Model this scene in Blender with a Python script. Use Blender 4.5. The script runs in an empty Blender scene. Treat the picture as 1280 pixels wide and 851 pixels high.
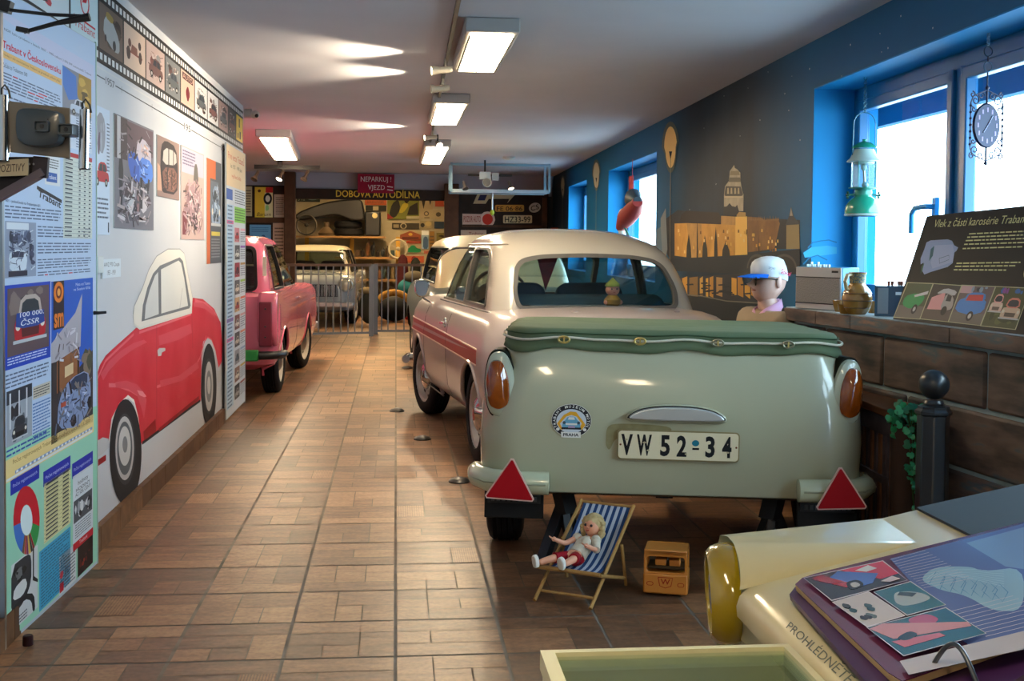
FIXE = 15.0
EXPO = 1.8
import bpy, bmesh, math, random
from mathutils import Vector, Matrix
from mathutils.geometry import tessellate_polygon
random.seed(7)
PI = math.pi
SC = bpy.context.scene
COL = SC.collection
# ------------------------------------------------------------------ camera
F = 1430.0
YAW, PIT, ROL, EYE = math.radians(5.8), math.radians(2.0), math.radians(0.54), 1.25
fw = Vector((math.sin(YAW)*math.cos(PIT), math.cos(YAW)*math.cos(PIT), -math.sin(PIT)))
rt0 = Vector((math.cos(YAW), -math.sin(YAW), 0))
up0 = rt0.cross(fw)
rt = rt0*math.cos(ROL) + up0*math.sin(ROL)
upv = up0*math.cos(ROL) - rt0*math.sin(ROL)
EYEP = Vector((0, 0, EYE))
PCX, PCY = 640.0, 359.0
cam_d = bpy.data.cameras.new('camera')
cam = bpy.data.objects.new('camera', cam_d)
COL.objects.link(cam)
m = Matrix.Identity(4)
for i in range(3):
    m[i][0] = rt[i]; m[i][1] = upv[i]; m[i][2] = -fw[i]; m[i][3] = EYEP[i]
cam.matrix_world = m
cam_d.sensor_width = 36
cam_d.lens = F/1280*36
cam_d.shift_y = (PCY-425.5)/1280.0
cam_d.clip_start = 0.02
SC.camera = cam

def ray(u, v): return fw + rt*((u-PCX)/F) - upv*((v-PCY)/F)
def PZ(u, v, z=0.0):
    d = ray(u, v); return EYEP + d*((z-EYE)/d.z)
def PYD(u, v, y):
    d = ray(u, v); return EYEP + d*(y/d.y)
def PX(u, v, x):
    d = ray(u, v); return EYEP + d*(x/d.x)
def PPL(u, v, o, n):
    d = ray(u, v); return EYEP + d*((o-EYEP).dot(n)/d.dot(n))

# ------------------------------------------------------------------ materials
def lin(c): return c/12.92 if c <= 0.04045 else ((c+0.055)/1.055)**2.4
def rgb(h):
    h = h.lstrip('#')
    return tuple(lin(int(h[i:i+2], 16)/255) for i in (0, 2, 4)) + (1.0,)
MATS = {}
def mat(h, rough=0.55, metal=0.0, coat=0.0, emit=0.0, spec=0.5, noise=None, bump=0.0, nscale=8.0, alpha=None):
    """solid colour h; noise=(other colour, amount) mottles it"""
    key = (h, rough, metal, coat, emit, spec, noise, bump, nscale, alpha)
    if key in MATS: return MATS[key]
    mt = bpy.data.materials.new('paint_' + h.strip('#'))
    mt.use_nodes = True
    nt = mt.node_tree; b = nt.nodes['Principled BSDF']
    b.inputs['Base Color'].default_value = rgb(h)
    b.inputs['Roughness'].default_value = rough
    b.inputs['Metallic'].default_value = metal
    b.inputs['Coat Weight'].default_value = coat
    b.inputs['Coat Roughness'].default_value = 0.06
    b.inputs['Specular IOR Level'].default_value = spec if rough < .46 else spec*.35
    if emit:
        b.inputs['Emission Color'].default_value = rgb(h)
        b.inputs['Emission Strength'].default_value = emit
    if noise or bump:
        tc = nt.nodes.new('ShaderNodeTexCoord')
        nz = nt.nodes.new('ShaderNodeTexNoise'); nz.inputs['Scale'].default_value = nscale
        nz.inputs['Detail'].default_value = 5
        nt.links.new(tc.outputs['Object'], nz.inputs['Vector'])
        if noise:
            cr = nt.nodes.new('ShaderNodeValToRGB')
            cr.color_ramp.elements[0].position = 0.5-noise[1]/2
            cr.color_ramp.elements[1].position = 0.5+noise[1]/2
            cr.color_ramp.elements[0].color = rgb(h)
            cr.color_ramp.elements[1].color = rgb(noise[0])
            nt.links.new(nz.outputs['Fac'], cr.inputs['Fac'])
            nt.links.new(cr.outputs['Color'], b.inputs['Base Color'])
        if bump:
            bp = nt.nodes.new('ShaderNodeBump'); bp.inputs['Strength'].default_value = bump
            bp.inputs['Distance'].default_value = 0.01
            nt.links.new(nz.outputs['Fac'], bp.inputs['Height'])
            nt.links.new(bp.outputs['Normal'], b.inputs['Normal'])
    MATS[key] = mt
    return mt
def glass(name, h='#e8f2f2', rough=0.0, mixf=0.04, tint=None):
    """thin pane: mostly clear, with a mirror-like sheen growing at grazing angles (same from both sides)"""
    mt = bpy.data.materials.new(name); mt.use_nodes = True
    nt = mt.node_tree; nt.nodes.clear(); L = nt.links
    o = nt.nodes.new('ShaderNodeOutputMaterial')
    t = nt.nodes.new('ShaderNodeBsdfTransparent'); t.inputs['Color'].default_value = rgb(tint or h)
    g = nt.nodes.new('ShaderNodeBsdfGlossy'); g.inputs['Roughness'].default_value = rough
    ge = nt.nodes.new('ShaderNodeNewGeometry'); dt = nt.nodes.new('ShaderNodeVectorMath'); dt.operation = 'DOT_PRODUCT'
    L.new(ge.outputs['Normal'], dt.inputs[0]); L.new(ge.outputs['Incoming'], dt.inputs[1])
    ab = nt.nodes.new('ShaderNodeMath'); ab.operation = 'ABSOLUTE'; L.new(dt.outputs['Value'], ab.inputs[0])
    iv = nt.nodes.new('ShaderNodeMath'); iv.operation = 'SUBTRACT'; iv.inputs[0].default_value = 1.0; L.new(ab.outputs[0], iv.inputs[1])
    pw = nt.nodes.new('ShaderNodeMath'); pw.operation = 'POWER'; pw.inputs[1].default_value = 5.0; L.new(iv.outputs[0], pw.inputs[0])
    ad = nt.nodes.new('ShaderNodeMath'); ad.operation = 'MULTIPLY_ADD'; ad.inputs[1].default_value = 0.85; ad.inputs[2].default_value = mixf
    L.new(pw.outputs[0], ad.inputs[0])
    mx = nt.nodes.new('ShaderNodeMixShader')
    L.new(ad.outputs[0], mx.inputs[0]); L.new(t.outputs[0], mx.inputs[1]); L.new(g.outputs[0], mx.inputs[2]); L.new(mx.outputs[0], o.inputs['Surface'])
    return mt
CHROME = mat('#c9cdd0', 0.14, 1.0)
STEEL = mat('#9a9ea2', 0.32, 1.0)
RUBBER = mat('#16161a', 0.7)
BLACK = mat('#0c0d10', 0.45)
GLASS = glass('clear_glass')
CARGLASS = glass('car_glass', '#e6efef')

# ------------------------------------------------------------------ mesh builder
class MB:
    def __init__(s): s.v = []; s.f = []; s.mi = []; s.ms = []
    def slot(s, m):
        if m not in s.ms: s.ms.append(m)
        return s.ms.index(m)
    def add(s, vs, fs, m, M=None):
        b = len(s.v); k = s.slot(m)
        for p in vs:
            p = Vector(p); s.v.append(M @ p if M else p)
        for f in fs: s.f.append(tuple(b+i for i in f)); s.mi.append(k)
        return s
    def box(s, c, d, m, rz=0.0, M=None, taper=None):
        x, y, z = (q/2 for q in d); tx, ty = taper or (1, 1)
        vs = [(-x, -y, -z), (x, -y, -z), (x, y, -z), (-x, y, -z), (-x*tx, -y*ty, z), (x*tx, -y*ty, z), (x*tx, y*ty, z), (-x*tx, y*ty, z)]
        T = Matrix.Translation(Vector(c)) @ Matrix.Rotation(rz, 4, 'Z')
        if M: T = M @ T
        return s.add(vs, [(0, 3, 2, 1), (4, 5, 6, 7), (0, 1, 5, 4), (1, 2, 6, 5), (2, 3, 7, 6), (3, 0, 4, 7)], m, T)
    def bx(s, x0, x1, y0, y1, z0, z1, m, M=None):
        return s.box(((x0+x1)/2, (y0+y1)/2, (z0+z1)/2), (x1-x0, y1-y0, z1-z0), m, M=M)
    def beam(s, a, b, w, h, m, up=(0, 0, 1)):
        a = Vector(a); b = Vector(b); d = b-a; L = d.length; d.normalize()
        u = Vector(up); sx = d.cross(u)
        if sx.length < 1e-4: sx = d.cross(Vector((1, 0, 0)))
        sx.normalize(); sz = sx.cross(d)
        M = Matrix.Identity(4)
        for i in range(3):
            M[i][0] = sx[i]; M[i][1] = d[i]; M[i][2] = sz[i]; M[i][3] = ((a+b)/2)[i]
        return s.box((0, 0, 0), (w, L, h), m, M=M)
    def tube(s, pts, r, m, n=10, closed=False, M=None):
        pts = [Vector(p) for p in pts]; rs = r if isinstance(r, (list, tuple)) else [r]*len(pts)
        vs = []; fs = []; k = len(pts); prev = None
        for i, p in enumerate(pts):
            if closed: t = pts[(i+1) % k]-pts[i-1]
            else: t = pts[min(i+1, k-1)]-pts[max(i-1, 0)]
            t.normalize()
            if prev is None:
                a = Vector((0, 0, 1)) if abs(t.z) < 0.9 else Vector((1, 0, 0))
                a = (a - t*a.dot(t)).normalized()
            else:
                a = prev - t*prev.dot(t)
                a = a.normalized() if a.length > 1e-6 else prev
            prev = a; c = t.cross(a)
            for j in range(n):
                an = 2*PI*j/n
                vs.append(p + (a*math.cos(an)+c*math.sin(an))*rs[i])
        for i in range(k if closed else k-1):
            for j in range(n):
                i2 = (i+1) % k
                fs.append((i*n+j, i*n+(j+1) % n, i2*n+(j+1) % n, i2*n+j))
        if not closed:
            fs.append(tuple(range(n-1, -1, -1))); fs.append(tuple((k-1)*n+j for j in range(n)))
        return s.add(vs, fs, m, M)
    def lathe(s, prof, m, n=28, M=None, sx=1.0, sy=1.0):
        """prof: (r, z) list, spun round z"""
        vs = []; fs = []; k = len(prof)
        for r, z in prof:
            for j in range(n):
                a = 2*PI*j/n; vs.append((r*math.cos(a)*sx, r*math.sin(a)*sy, z))
        for i in range(k-1):
            for j in range(n): fs.append((i*n+j, i*n+(j+1) % n, (i+1)*n+(j+1) % n, (i+1)*n+j))
        if prof[0][0] > 1e-6: fs.append(tuple(range(n-1, -1, -1)))
        if prof[-1][0] > 1e-6: fs.append(tuple((k-1)*n+j for j in range(n)))
        return s.add(vs, fs, m, M)
    def ball(s, c, r, m, n=18, sc=(1, 1, 1), M=None):
        k = n//2; prof = [(r*math.sin(PI*i/k), -r*math.cos(PI*i/k)) for i in range(k+1)]
        T = Matrix.Translation(Vector(c)) @ Matrix.Diagonal((sc[0], sc[1], sc[2], 1))
        if M: T = M @ T
        return s.lathe(prof, m, n, T)
    def prism(s, poly, d, m, M=None):
        """poly in xy, extruded z 0..d (M places it)"""
        n = len(poly)
        ar = sum(poly[i][0]*poly[(i+1) % n][1]-poly[(i+1) % n][0]*poly[i][1] for i in range(n))
        if ar < 0: poly = poly[::-1]
        vs = [(p[0], p[1], 0) for p in poly]+[(p[0], p[1], d) for p in poly]
        fs = [tuple(range(n-1, -1, -1)), tuple(range(n, 2*n))]+[(i, (i+1) % n, n+(i+1) % n, n+i) for i in range(n)]
        return s.add(vs, fs, m, M)
    def build(s, name, parent=None, smooth=True, bevel=0.0, angle=38, seg=2):
        me = bpy.data.meshes.new(name)
        me.from_pydata([tuple(v) for v in s.v], [], s.f)
        for mt in s.ms: me.materials.append(mt)
        me.polygons.foreach_set('material_index', s.mi)
        o = bpy.data.objects.new(name, me); COL.objects.link(o)
        fin(o, smooth, angle)
        if parent: o.parent = parent
        if bevel:
            bv = o.modifiers.new('bevel', 'BEVEL'); bv.width = bevel; bv.segments = seg
            bv.limit_method = 'ANGLE'; bv.angle_limit = math.radians(35)
        return o
def fin(o, smooth=True, angle=38):
    me = o.data
    bm = bmesh.new(); bm.from_mesh(me)
    bmesh.ops.remove_doubles(bm, verts=bm.verts, dist=1e-6)
    bmesh.ops.recalc_face_normals(bm, faces=bm.faces)
    bm.to_mesh(me); bm.free()
    if smooth:
        me.shade_smooth(); me.set_sharp_from_angle(angle=math.radians(angle))
    me.update()
def thing(name, label, cat, loc=(0, 0, 0), rz=0.0, group=None, rot=None):
    o = bpy.data.objects.new(name, None); COL.objects.link(o)
    o.location = loc; o.rotation_euler = rot or (0, 0, rz)
    o.empty_display_size = 0.1
    return tag(o, label, cat, group)
def tag(o, label, cat, group=None):
    o['label'] = label; o['category'] = cat
    if group: o['group'] = group
    return o
def struct(o):
    o['kind'] = 'structure'; return o
def dup(root, loc=None, rz=None, label=None, group=None):
    def cp(o, par):
        c = o.copy(); COL.objects.link(c); c.parent = par
        for ch in list(kids[o.name]): cp(ch, c)
        return c
    kids = {}
    def walk(o):
        kids[o.name] = list(o.children)
        for ch in o.children: walk(ch)
    walk(root)
    r = cp(root, None)
    if loc is not None: r.location = loc
    if rz is not None: r.rotation_euler = (0, 0, rz)
    if label: r['label'] = label
    if group: r['group'] = group
    return r

# text as mesh --------------------------------------------------------------
_TC = {}
def text_geo(t, shear=0.0, bold=0.0):
    k = (t, shear, bold)
    if k in _TC: return _TC[k]
    c = bpy.data.curves.new('txt', 'FONT'); c.body = t; c.size = 1.0; c.shear = shear; c.offset = bold
    c.resolution_u = 3
    o = bpy.data.objects.new('txt', c); COL.objects.link(o)
    dg = bpy.context.evaluated_depsgraph_get()
    me = bpy.data.meshes.new_from_object(o.evaluated_get(dg))
    vs = [(v.co.x, v.co.y) for v in me.vertices]; fs = [tuple(p.vertices) for p in me.polygons]
    bpy.data.objects.remove(o); bpy.data.curves.remove(c); bpy.data.meshes.remove(me)
    x0 = min(v[0] for v in vs); x1 = max(v[0] for v in vs); y0 = min(v[1] for v in vs); y1 = max(v[1] for v in vs)
    _TC[k] = ([((x-x0)/(x1-x0), (y-y0)/(y1-y0)) for x, y in vs], fs)
    return _TC[k]

class Art:
    """flat printed / painted surface on a plane; coordinates in metres (a,b) or photo pixels projected on that plane"""
    def __init__(s, o, e1, e2):
        s.o = Vector(o); s.e1 = Vector(e1).normalized(); s.e2 = Vector(e2).normalized()
        s.n = s.e1.cross(s.e2).normalized(); s.mb = MB(); s.k = 0; s.step = 0.00004
    def px(s, u, v):
        p = PPL(u, v, s.o, s.n) - s.o
        return (p.dot(s.e1), p.dot(s.e2))
    def w(s, a, b, h=0.0): return s.o + s.e1*a + s.e2*b + s.n*(h if h else s.k*s.step)
    def poly(s, pts, m, px=False, up=True):
        if px: pts = [s.px(*p) for p in pts]
        if up: s.k += 1
        tri = tessellate_polygon([[Vector((a, b, 0)) for a, b in pts]])
        s.mb.add([s.w(a, b) for a, b in pts], [tuple(t) for t in tri], m)
        return s
    def rect(s, a0, b0, a1, b1, m, up=True): return s.poly([(a0, b0), (a1, b0), (a1, b1), (a0, b1)], m, up=up)
    def oval(s, a, b, ra, rb, m, n=24, t0=0, t1=2*PI, up=True):
        return s.poly([(a+ra*math.cos(t0+(t1-t0)*i/n), b+rb*math.sin(t0+(t1-t0)*i/n)) for i in range(n+(0 if t1-t0 > 6.28 else 1))], m, up=up)
    def ring(s, a, b, ra, rb, wd, m, n=28, t0=0.0, t1=2*PI):
        s.k += 1
        vs = []; fs = []
        for i in range(n+1):
            t = t0+(t1-t0)*i/n
            vs += [s.w(a+ra*math.cos(t), b+rb*math.sin(t)), s.w(a+(ra-wd)*math.cos(t), b+(rb-wd)*math.sin(t))]
        for i in range(n): fs.append((2*i, 2*i+1, 2*i+3, 2*i+2))
        s.mb.add(vs, fs, m); return s
    def line(s, pts, wd, m, px=False, up=True):
        if px: pts = [s.px(*p) for p in pts]
        if up: s.k += 1
        pts = [Vector((p[0], p[1])) for p in pts]; vs = []; fs = []
        for i, p in enumerate(pts):
            t = (pts[min(i+1, len(pts)-1)]-pts[max(i-1, 0)]).normalized(); q = Vector((-t.y, t.x))*wd/2
            vs += [s.w(*(p+q)), s.w(*(p-q))]
        for i in range(len(pts)-1): fs.append((2*i, 2*i+1, 2*i+3, 2*i+2))
        s.mb.add(vs, fs, m); return s
    def text(s, t, quad, m, px=False, shear=0.0, bold=0.0):
        """quad: bottom-left, bottom-right, top-right, top-left"""
        if px: quad = [s.px(*p) for p in quad]
        s.k += 1
        vs, fs = text_geo(t, shear, bold)
        q = [Vector(p) for p in quad]
        out = []
        for x, y in vs:
            p = (q[0]*(1-x)+q[1]*x)*(1-y)+(q[3]*(1-x)+q[2]*x)*y
            out.append(s.w(p.x, p.y))
        s.mb.add(out, fs, m); return s
    def t(s, t, a, b, h, wdt, m, **k): return s.text(t, [(a, b), (a+wdt, b), (a+wdt, b+h), (a, b+h)], m, **k)
    def lines(s, a0, b0, a1, b1, n, m, fill=0.42, ragged=0.12, accent=None):
        """a block of fine print: n rows of words"""
        s.k += 1
        rr = random.Random(int((a0+b0+a1)*1e4)+n)
        hh = (b1-b0)/n
        for i in range(n):
            y = b1-(i+0.5)*hh; x = a0; end = a1-(a1-a0)*ragged*rr.random()
            if i == n-1: end = a0+(a1-a0)*0.6
            while x < end-0.001:
                wd = min(hh*(0.9+2.6*rr.random()), end-x)
                mm = accent if accent and rr.random() < 0.03 else m
                s.rect(x, y-hh*fill/2, x+wd, y+hh*fill/2, mm, up=False)
                x += wd+hh*0.42
        return s
    def build(s, name, parent=None):
        o = s.mb.build(name, None, smooth=False)
        if parent:
            o.parent = parent; bpy.context.view_layer.update()
            o.matrix_parent_inverse = parent.matrix_world.inverted()
        return o
INK = mat('#1c1e26', 0.6); WHITE = mat('#e4e2dc', 0.6); RED = mat('#c0152b', 0.55)

# solid modelling -----------------------------------------------------------
def boolean(a, b, op='DIFFERENCE'):
    md = a.modifiers.new('b', 'BOOLEAN'); md.object = b; md.operation = op; md.solver = 'EXACT'
    try: md.material_mode = 'TRANSFER'
    except Exception: pass
    dg = bpy.context.evaluated_depsgraph_get(); dg.update()
    me = bpy.data.meshes.new_from_object(a.evaluated_get(dg))
    old = a.data; a.modifiers.clear(); a.data = me
    bpy.data.meshes.remove(old)
    return a
def drop(o):
    me = o.data; bpy.data.objects.remove(o); bpy.data.meshes.remove(me)
def ring_pts(hw, y0, y1, rr, rf, nc=7, ns=8, ex=2.0, ne=6):
    """closed plan outline, rounded corners; rear = y0. starts mid rear, goes to +x"""
    def arc(cx, cy, rx, ry, a0, a1):
        return [(cx+rx*math.cos(a0+(a1-a0)*i/nc), cy+ry*math.sin(a0+(a1-a0)*i/nc)) for i in range(nc+1)]
    pts = []
    for i in range(ne): pts.append(((hw-rr)*i/ne, y0))
    pts += arc(hw-rr, y0+rr, rr, rr, -PI/2, 0)
    ya, yb = y0+rr, y1-rf
    for i in range(1, ns*3): pts.append((hw, ya+(yb-ya)*i/(ns*3)))
    pts += arc(hw-rf, y1-rf, rf, rf, 0, PI/2)
    for i in range(1, ne): pts.append(((hw-rf)*(1-i/ne), y1))
    half = pts + [(0.0, y1)]
    left = [(-x, y) for x, y in half[1:-1]][::-1]
    return half + left
def loft(rings, close_top=True, close_bot=True):
    n = len(rings[0]); vs = [p for r in rings for p in r]; fs = []
    for i in range(len(rings)-1):
        for j in range(n): fs.append((i*n+j, i*n+(j+1) % n, (i+1)*n+(j+1) % n, (i+1)*n+j))
    if close_bot: fs.append(tuple(range(n-1, -1, -1)))
    if close_top: fs.append(tuple((len(rings)-1)*n+j for j in range(n)))
    return vs, fs
def rrect(x0, y0, x1, y1, r, n=6):
    out = []
    rs = r if isinstance(r, (list, tuple)) else [r]*4   # bl, br, tr, tl
    for (cx, cy, a, q) in ((x0+rs[0], y0+rs[0], PI, rs[0]), (x1-rs[1], y0+rs[1], 1.5*PI, rs[1]), (x1-rs[2], y1-rs[2], 0, rs[2]), (x0+rs[3], y1-rs[3], PI/2, rs[3])):
        for i in range(n+1):
            t = a+PI/2*i/n; out.append((cx+q*math.cos(t), cy+q*math.sin(t)))
    return out
def offset_poly(p, d):
    n = len(p); out = []
    ar = sum(p[i][0]*p[(i+1) % n][1]-p[(i+1) % n][0]*p[i][1] for i in range(n))
    sg = 1 if ar > 0 else -1
    for i in range(n):
        a = Vector(p[i-1]); b = Vector(p[i]); c = Vector(p[(i+1) % n])
        e1 = (b-a); e2 = (c-b)
        e1 = e1.normalized() if e1.length > 1e-7 else e2.normalized(); e2 = e2.normalized() if e2.length > 1e-7 else e1
        nn = Vector((e1.y, -e1.x))+Vector((e2.y, -e2.x))
        nn = nn.normalized() if nn.length > 1e-6 else Vector((e1.y, -e1.x))
        out.append(tuple(b+nn*d*sg))
    return out
def smooth_poly(p, it=2):
    for _ in range(it):
        q = []
        for i in range(len(p)):
            a = Vector(p[i]); b = Vector(p[(i+1) % len(p)])
            q += [tuple(a*.78+b*.22), tuple(a*.22+b*.78)]
        p = q
    return p
def round_poly(p, r, n=5):
    out = []; N = len(p)
    rs = r if isinstance(r, (list, tuple)) else [r]*N
    for i in range(N):
        a = Vector(p[i-1]); b = Vector(p[i]); c = Vector(p[(i+1) % N]); q = rs[i]
        u = (a-b); v = (c-b); q = min(q, u.length*.48, v.length*.48); u.normalize(); v.normalize()
        A = b+u*q; C = b+v*q
        for k in range(n+1):
            t = k/n; out.append(tuple(A*(1-t)**2+b*2*t*(1-t)+C*t*t))
    return out
def skin(name, joints, edges, m, parent=None, sub=2, root=0):
    """joints: list of (co, radius); continuous surface grown over the edges"""
    me = bpy.data.meshes.new(name); me.from_pydata([tuple(j[0]) for j in joints], edges, [])
    o = bpy.data.objects.new(name, me); COL.objects.link(o)
    md = o.modifiers.new('s', 'SKIN'); md.use_smooth_shade = True
    ly = me.skin_vertices[0].data if me.skin_vertices else None
    if ly is None:
        bm = bmesh.new(); bm.from_mesh(me); bm.verts.layers.skin.verify(); bm.to_mesh(me); bm.free(); ly = me.skin_vertices[0].data
    for i, j in enumerate(joints):
        r = j[1]; ly[i].radius = (r, r) if not isinstance(r, tuple) else r
        ly[i].use_root = (i == root)
    sb = o.modifiers.new('u', 'SUBSURF'); sb.levels = sub; sb.render_levels = sub
    dg = bpy.context.evaluated_depsgraph_get(); dg.update()
    nm = bpy.data.meshes.new_from_object(o.evaluated_get(dg))
    o.modifiers.clear(); o.data = nm; nm.materials.clear(); nm.materials.append(m); nm.shade_smooth()
    bpy.data.meshes.remove(me)
    if parent: o.parent = parent
    return o
# ================================================================== ROOM
CZ = 2.35
def RW(y): return 2.062+0.02*y          # right wall face
LW = -1.215                             # left wall face
# --- floor: modules of rustic tiles over grey grout
def floor_material():
    mt = bpy.data.materials.new('rustic_tile'); mt.use_nodes = True
    nt = mt.node_tree; b = nt.nodes['Principled BSDF']; L = nt.links
    at = nt.nodes.new('ShaderNodeAttribute'); at.attribute_name = 'tone'
    geo = nt.nodes.new('ShaderNodeNewGeometry')
    nz = nt.nodes.new('ShaderNodeTexNoise'); nz.inputs['Scale'].default_value = 9; nz.inputs['Detail'].default_value = 8
    mp = nt.nodes.new('ShaderNodeMapping'); mp.inputs['Scale'].default_value = (1.0, 2.6, 1.0)
    L.new(geo.outputs['Position'], mp.inputs['Vector']); L.new(mp.outputs['Vector'], nz.inputs['Vector'])
    n2 = nt.nodes.new('ShaderNodeTexNoise'); n2.inputs['Scale'].default_value = 55; n2.inputs['Detail'].default_value = 4
    L.new(geo.outputs['Position'], n2.inputs['Vector'])
    ad = nt.nodes.new('ShaderNodeMath'); ad.operation = 'ADD'
    L.new(at.outputs['Fac'], ad.inputs[0]); L.new(nz.outputs['Fac'], ad.inputs[1])
    sc = nt.nodes.new('ShaderNodeMath'); sc.operation = 'MULTIPLY'; sc.inputs[1].default_value = 0.5
    L.new(ad.outputs[0], sc.inputs[0])
    cr = nt.nodes.new('ShaderNodeValToRGB'); e = cr.color_ramp.elements
    e[0].position = 0.18; e[0].color = rgb('#4b392b'); e[1].position = 0.92; e[1].color = rgb('#b58d66')
    x = e.new(0.42); x.color = rgb('#6e4e38'); x = e.new(0.6); x.color = rgb('#8e6647')
    L.new(sc.outputs[0], cr.inputs['Fac'])
    mx = nt.nodes.new('ShaderNodeMixRGB'); mx.blend_type = 'MULTIPLY'; mx.inputs[0].default_value = 0.55
    c2 = nt.nodes.new('ShaderNodeValToRGB'); c2.color_ramp.elements[0].position = 0.3; c2.color_ramp.elements[0].color = (0.42, 0.38, 0.36, 1)
    c2.color_ramp.elements[1].position = 0.62; c2.color_ramp.elements[1].color = (1, 1, 1, 1)
    L.new(n2.outputs['Fac'], c2.inputs['Fac']); L.new(cr.outputs['Color'], mx.inputs[1]); L.new(c2.outputs['Color'], mx.inputs[2])
    L.new(mx.outputs[0], b.inputs['Base Color'])
    b.inputs['Roughness'].default_value = 0.42
    bp = nt.nodes.new('ShaderNodeBump'); bp.inputs['Strength'].default_value = 0.35; bp.inputs['Distance'].default_value = 0.004
    L.new(nz.outputs['Fac'], bp.inputs['Height']); L.new(bp.outputs['Normal'], b.inputs['Normal'])
    return mt
TILE = floor_material()
GROUT = mat('#8a8278', 0.8, noise=('#6c655c', 0.5))
def make_floor():
    S = 0.3385; x0 = -4.2; x1 = 3.2; y0 = -2.9; y1 = 22.1
    vs = []; fs = []; tone = []
    def q(a, b, c, d, t, ribs=False):
        g = 0.0022
        a += g; b -= g; c += g; d -= g
        if ribs:
            n = 12
            for i in range(n):
                xa = a+(b-a)*i/n; xb = a+(b-a)*(i+0.6)/n
                k = len(vs); vs.extend([(xa, c, 0.0015), (xb, c, 0.0015), (xb, d, 0.0015), (xa, d, 0.0015)]); fs.append((k, k+1, k+2, k+3)); tone.append(min(1, t+.35))
        k = len(vs); vs.extend([(a, c, 0), (b, c, 0), (b, d, 0), (a, d, 0)]); fs.append((k, k+1, k+2, k+3)); tone.append(t)
    rr = random.Random(3)
    i0 = int(math.floor((x0-0.005)/S)); i1 = int(math.ceil(x1/S)); j0 = int(math.floor(y0/S)); j1 = int(math.ceil(y1/S))
    for i in range(i0, i1):
        for j in range(j0, j1):
            X = 0.005+i*S; Y = j*S+0.08; base = rr.uniform(.25, .75)
            def T(): return max(0, min(1, base+rr.uniform(-.3, .3)))
            g = 0.0035
            def Q(a, b, c, d, ribs=False):   # thirds
                q(X+(g if a == 0 else 0)+S*a/3, X+S*b/3-(g if b == 3 else 0), Y+(g if c == 0 else 0)+S*c/3, Y+S*d/3-(g if d == 3 else 0), T(), ribs)
            kind = rr.randrange(9)
            if kind == 0: Q(0, 1, 0, 3) if rr.random() < .5 else (Q(0, 1, 0, 2), Q(0, 1, 2, 3)); Q(1, 3, 0, 1); Q(1, 2, 1, 2); Q(2, 3, 1, 2); Q(1, 3, 2, 3)
            elif kind == 1: Q(0, 3, 0, 1); Q(0, 1, 1, 3); Q(1, 2, 1, 3); Q(2, 3, 1, 3)
            elif kind == 2: Q(0, 3, 2, 3); Q(0, 2, 1, 2); Q(2, 3, 0, 2); Q(0, 1, 0, 1); Q(1, 2, 0, 1)
            elif kind == 3: Q(0, 3, 0, 1); Q(0, 1.5, 1, 2); Q(1.5, 3, 1, 2); Q(0, 3, 2, 3)
            elif kind == 4: Q(0, 1.2, 0, 3); Q(1.2, 3, 1.5, 3); Q(1.2, 2, 0, 1.5); Q(2, 3, 0, 1.5)
            elif kind == 5: Q(0, 2, 0, 2); Q(2, 3, 0, 2, rr.random() < .35); Q(0, 3, 2, 3)
            elif kind == 6: Q(0, 1, 0, 1.5); Q(1, 2, 0, 1.5); Q(2, 3, 0, 1.5); Q(0, 2, 1.5, 3); Q(2, 3, 1.5, 3)
            elif kind == 7: Q(0, 1.2, 1, 3, rr.random() < .35); Q(1.2, 3, 2, 3); Q(1.2, 3, 1, 2); Q(0, 3, 0, 1)
            else: Q(0, 3, 2, 3); Q(0, 1, 1, 2); Q(1, 3, 1, 2); Q(0, 3, 0, 1)
    k = len(vs); vs.extend([(x0-.3, y0-.3, -.0025), (x1+.3, y0-.3, -.0025), (x1+.3, y1+.3, -.0025), (x0-.3, y1+.3, -.0025)]); fs.append((k, k+1, k+2, k+3)); tone.append(0)
    me = bpy.data.meshes.new('floor'); me.from_pydata(vs, [], fs)
    me.materials.append(TILE); me.materials.append(GROUT)
    me.polygons[-1].material_index = 1
    at = me.attributes.new('tone', 'FLOAT', 'FACE'); at.data.foreach_set('value', tone)
    o = bpy.data.objects.new('floor', me); COL.objects.link(o); return struct(o)
make_floor()
CEILM = mat('#c4c8d2', 0.75, noise=('#b9bdc8', 0.6), nscale=1.5, bump=0.06)
b = MB(); b.bx(-4.4, 3.3, -3.1, 17.55, CZ, CZ+.1, CEILM); struct(b.build('ceiling', smooth=False))
b = MB(); b.bx(-4.4, 3.3, 17.55, 22.4, 2.62, 2.72, mat('#8f8a82', .8)); struct(b.build('ceiling_workshop', smooth=False))
# --- left wall (ends where the pink car's bay opens)
LWM = mat('#c6cad2', 0.7, noise=('#bdc1c9', 0.6), nscale=1.2)
b = MB(); b.bx(LW-.14, LW, -3.0, 9.29, 0, CZ, LWM); struct(b.build('wall_left', smooth=False))
b = MB()
rr = random.Random(5); y = -2.9
while y < 8.15:
    w_ = rr.choice((.11, .2, .33)); w_ = min(w_, 8.16-y)
    b.bx(LW, LW+.028, y+.002, y+w_-.002, 0.0, .1, mat(rr.choice(('#7d5a40', '#8c674a', '#6a4a36', '#5b4030')), .5, noise=('#4f382a', .7), nscale=14))
    y += w_
b.bx(LW, LW+.024, -2.9, 8.16, 0, .098, GROUT)
struct(b.build('baseboard_left', smooth=False))
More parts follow.
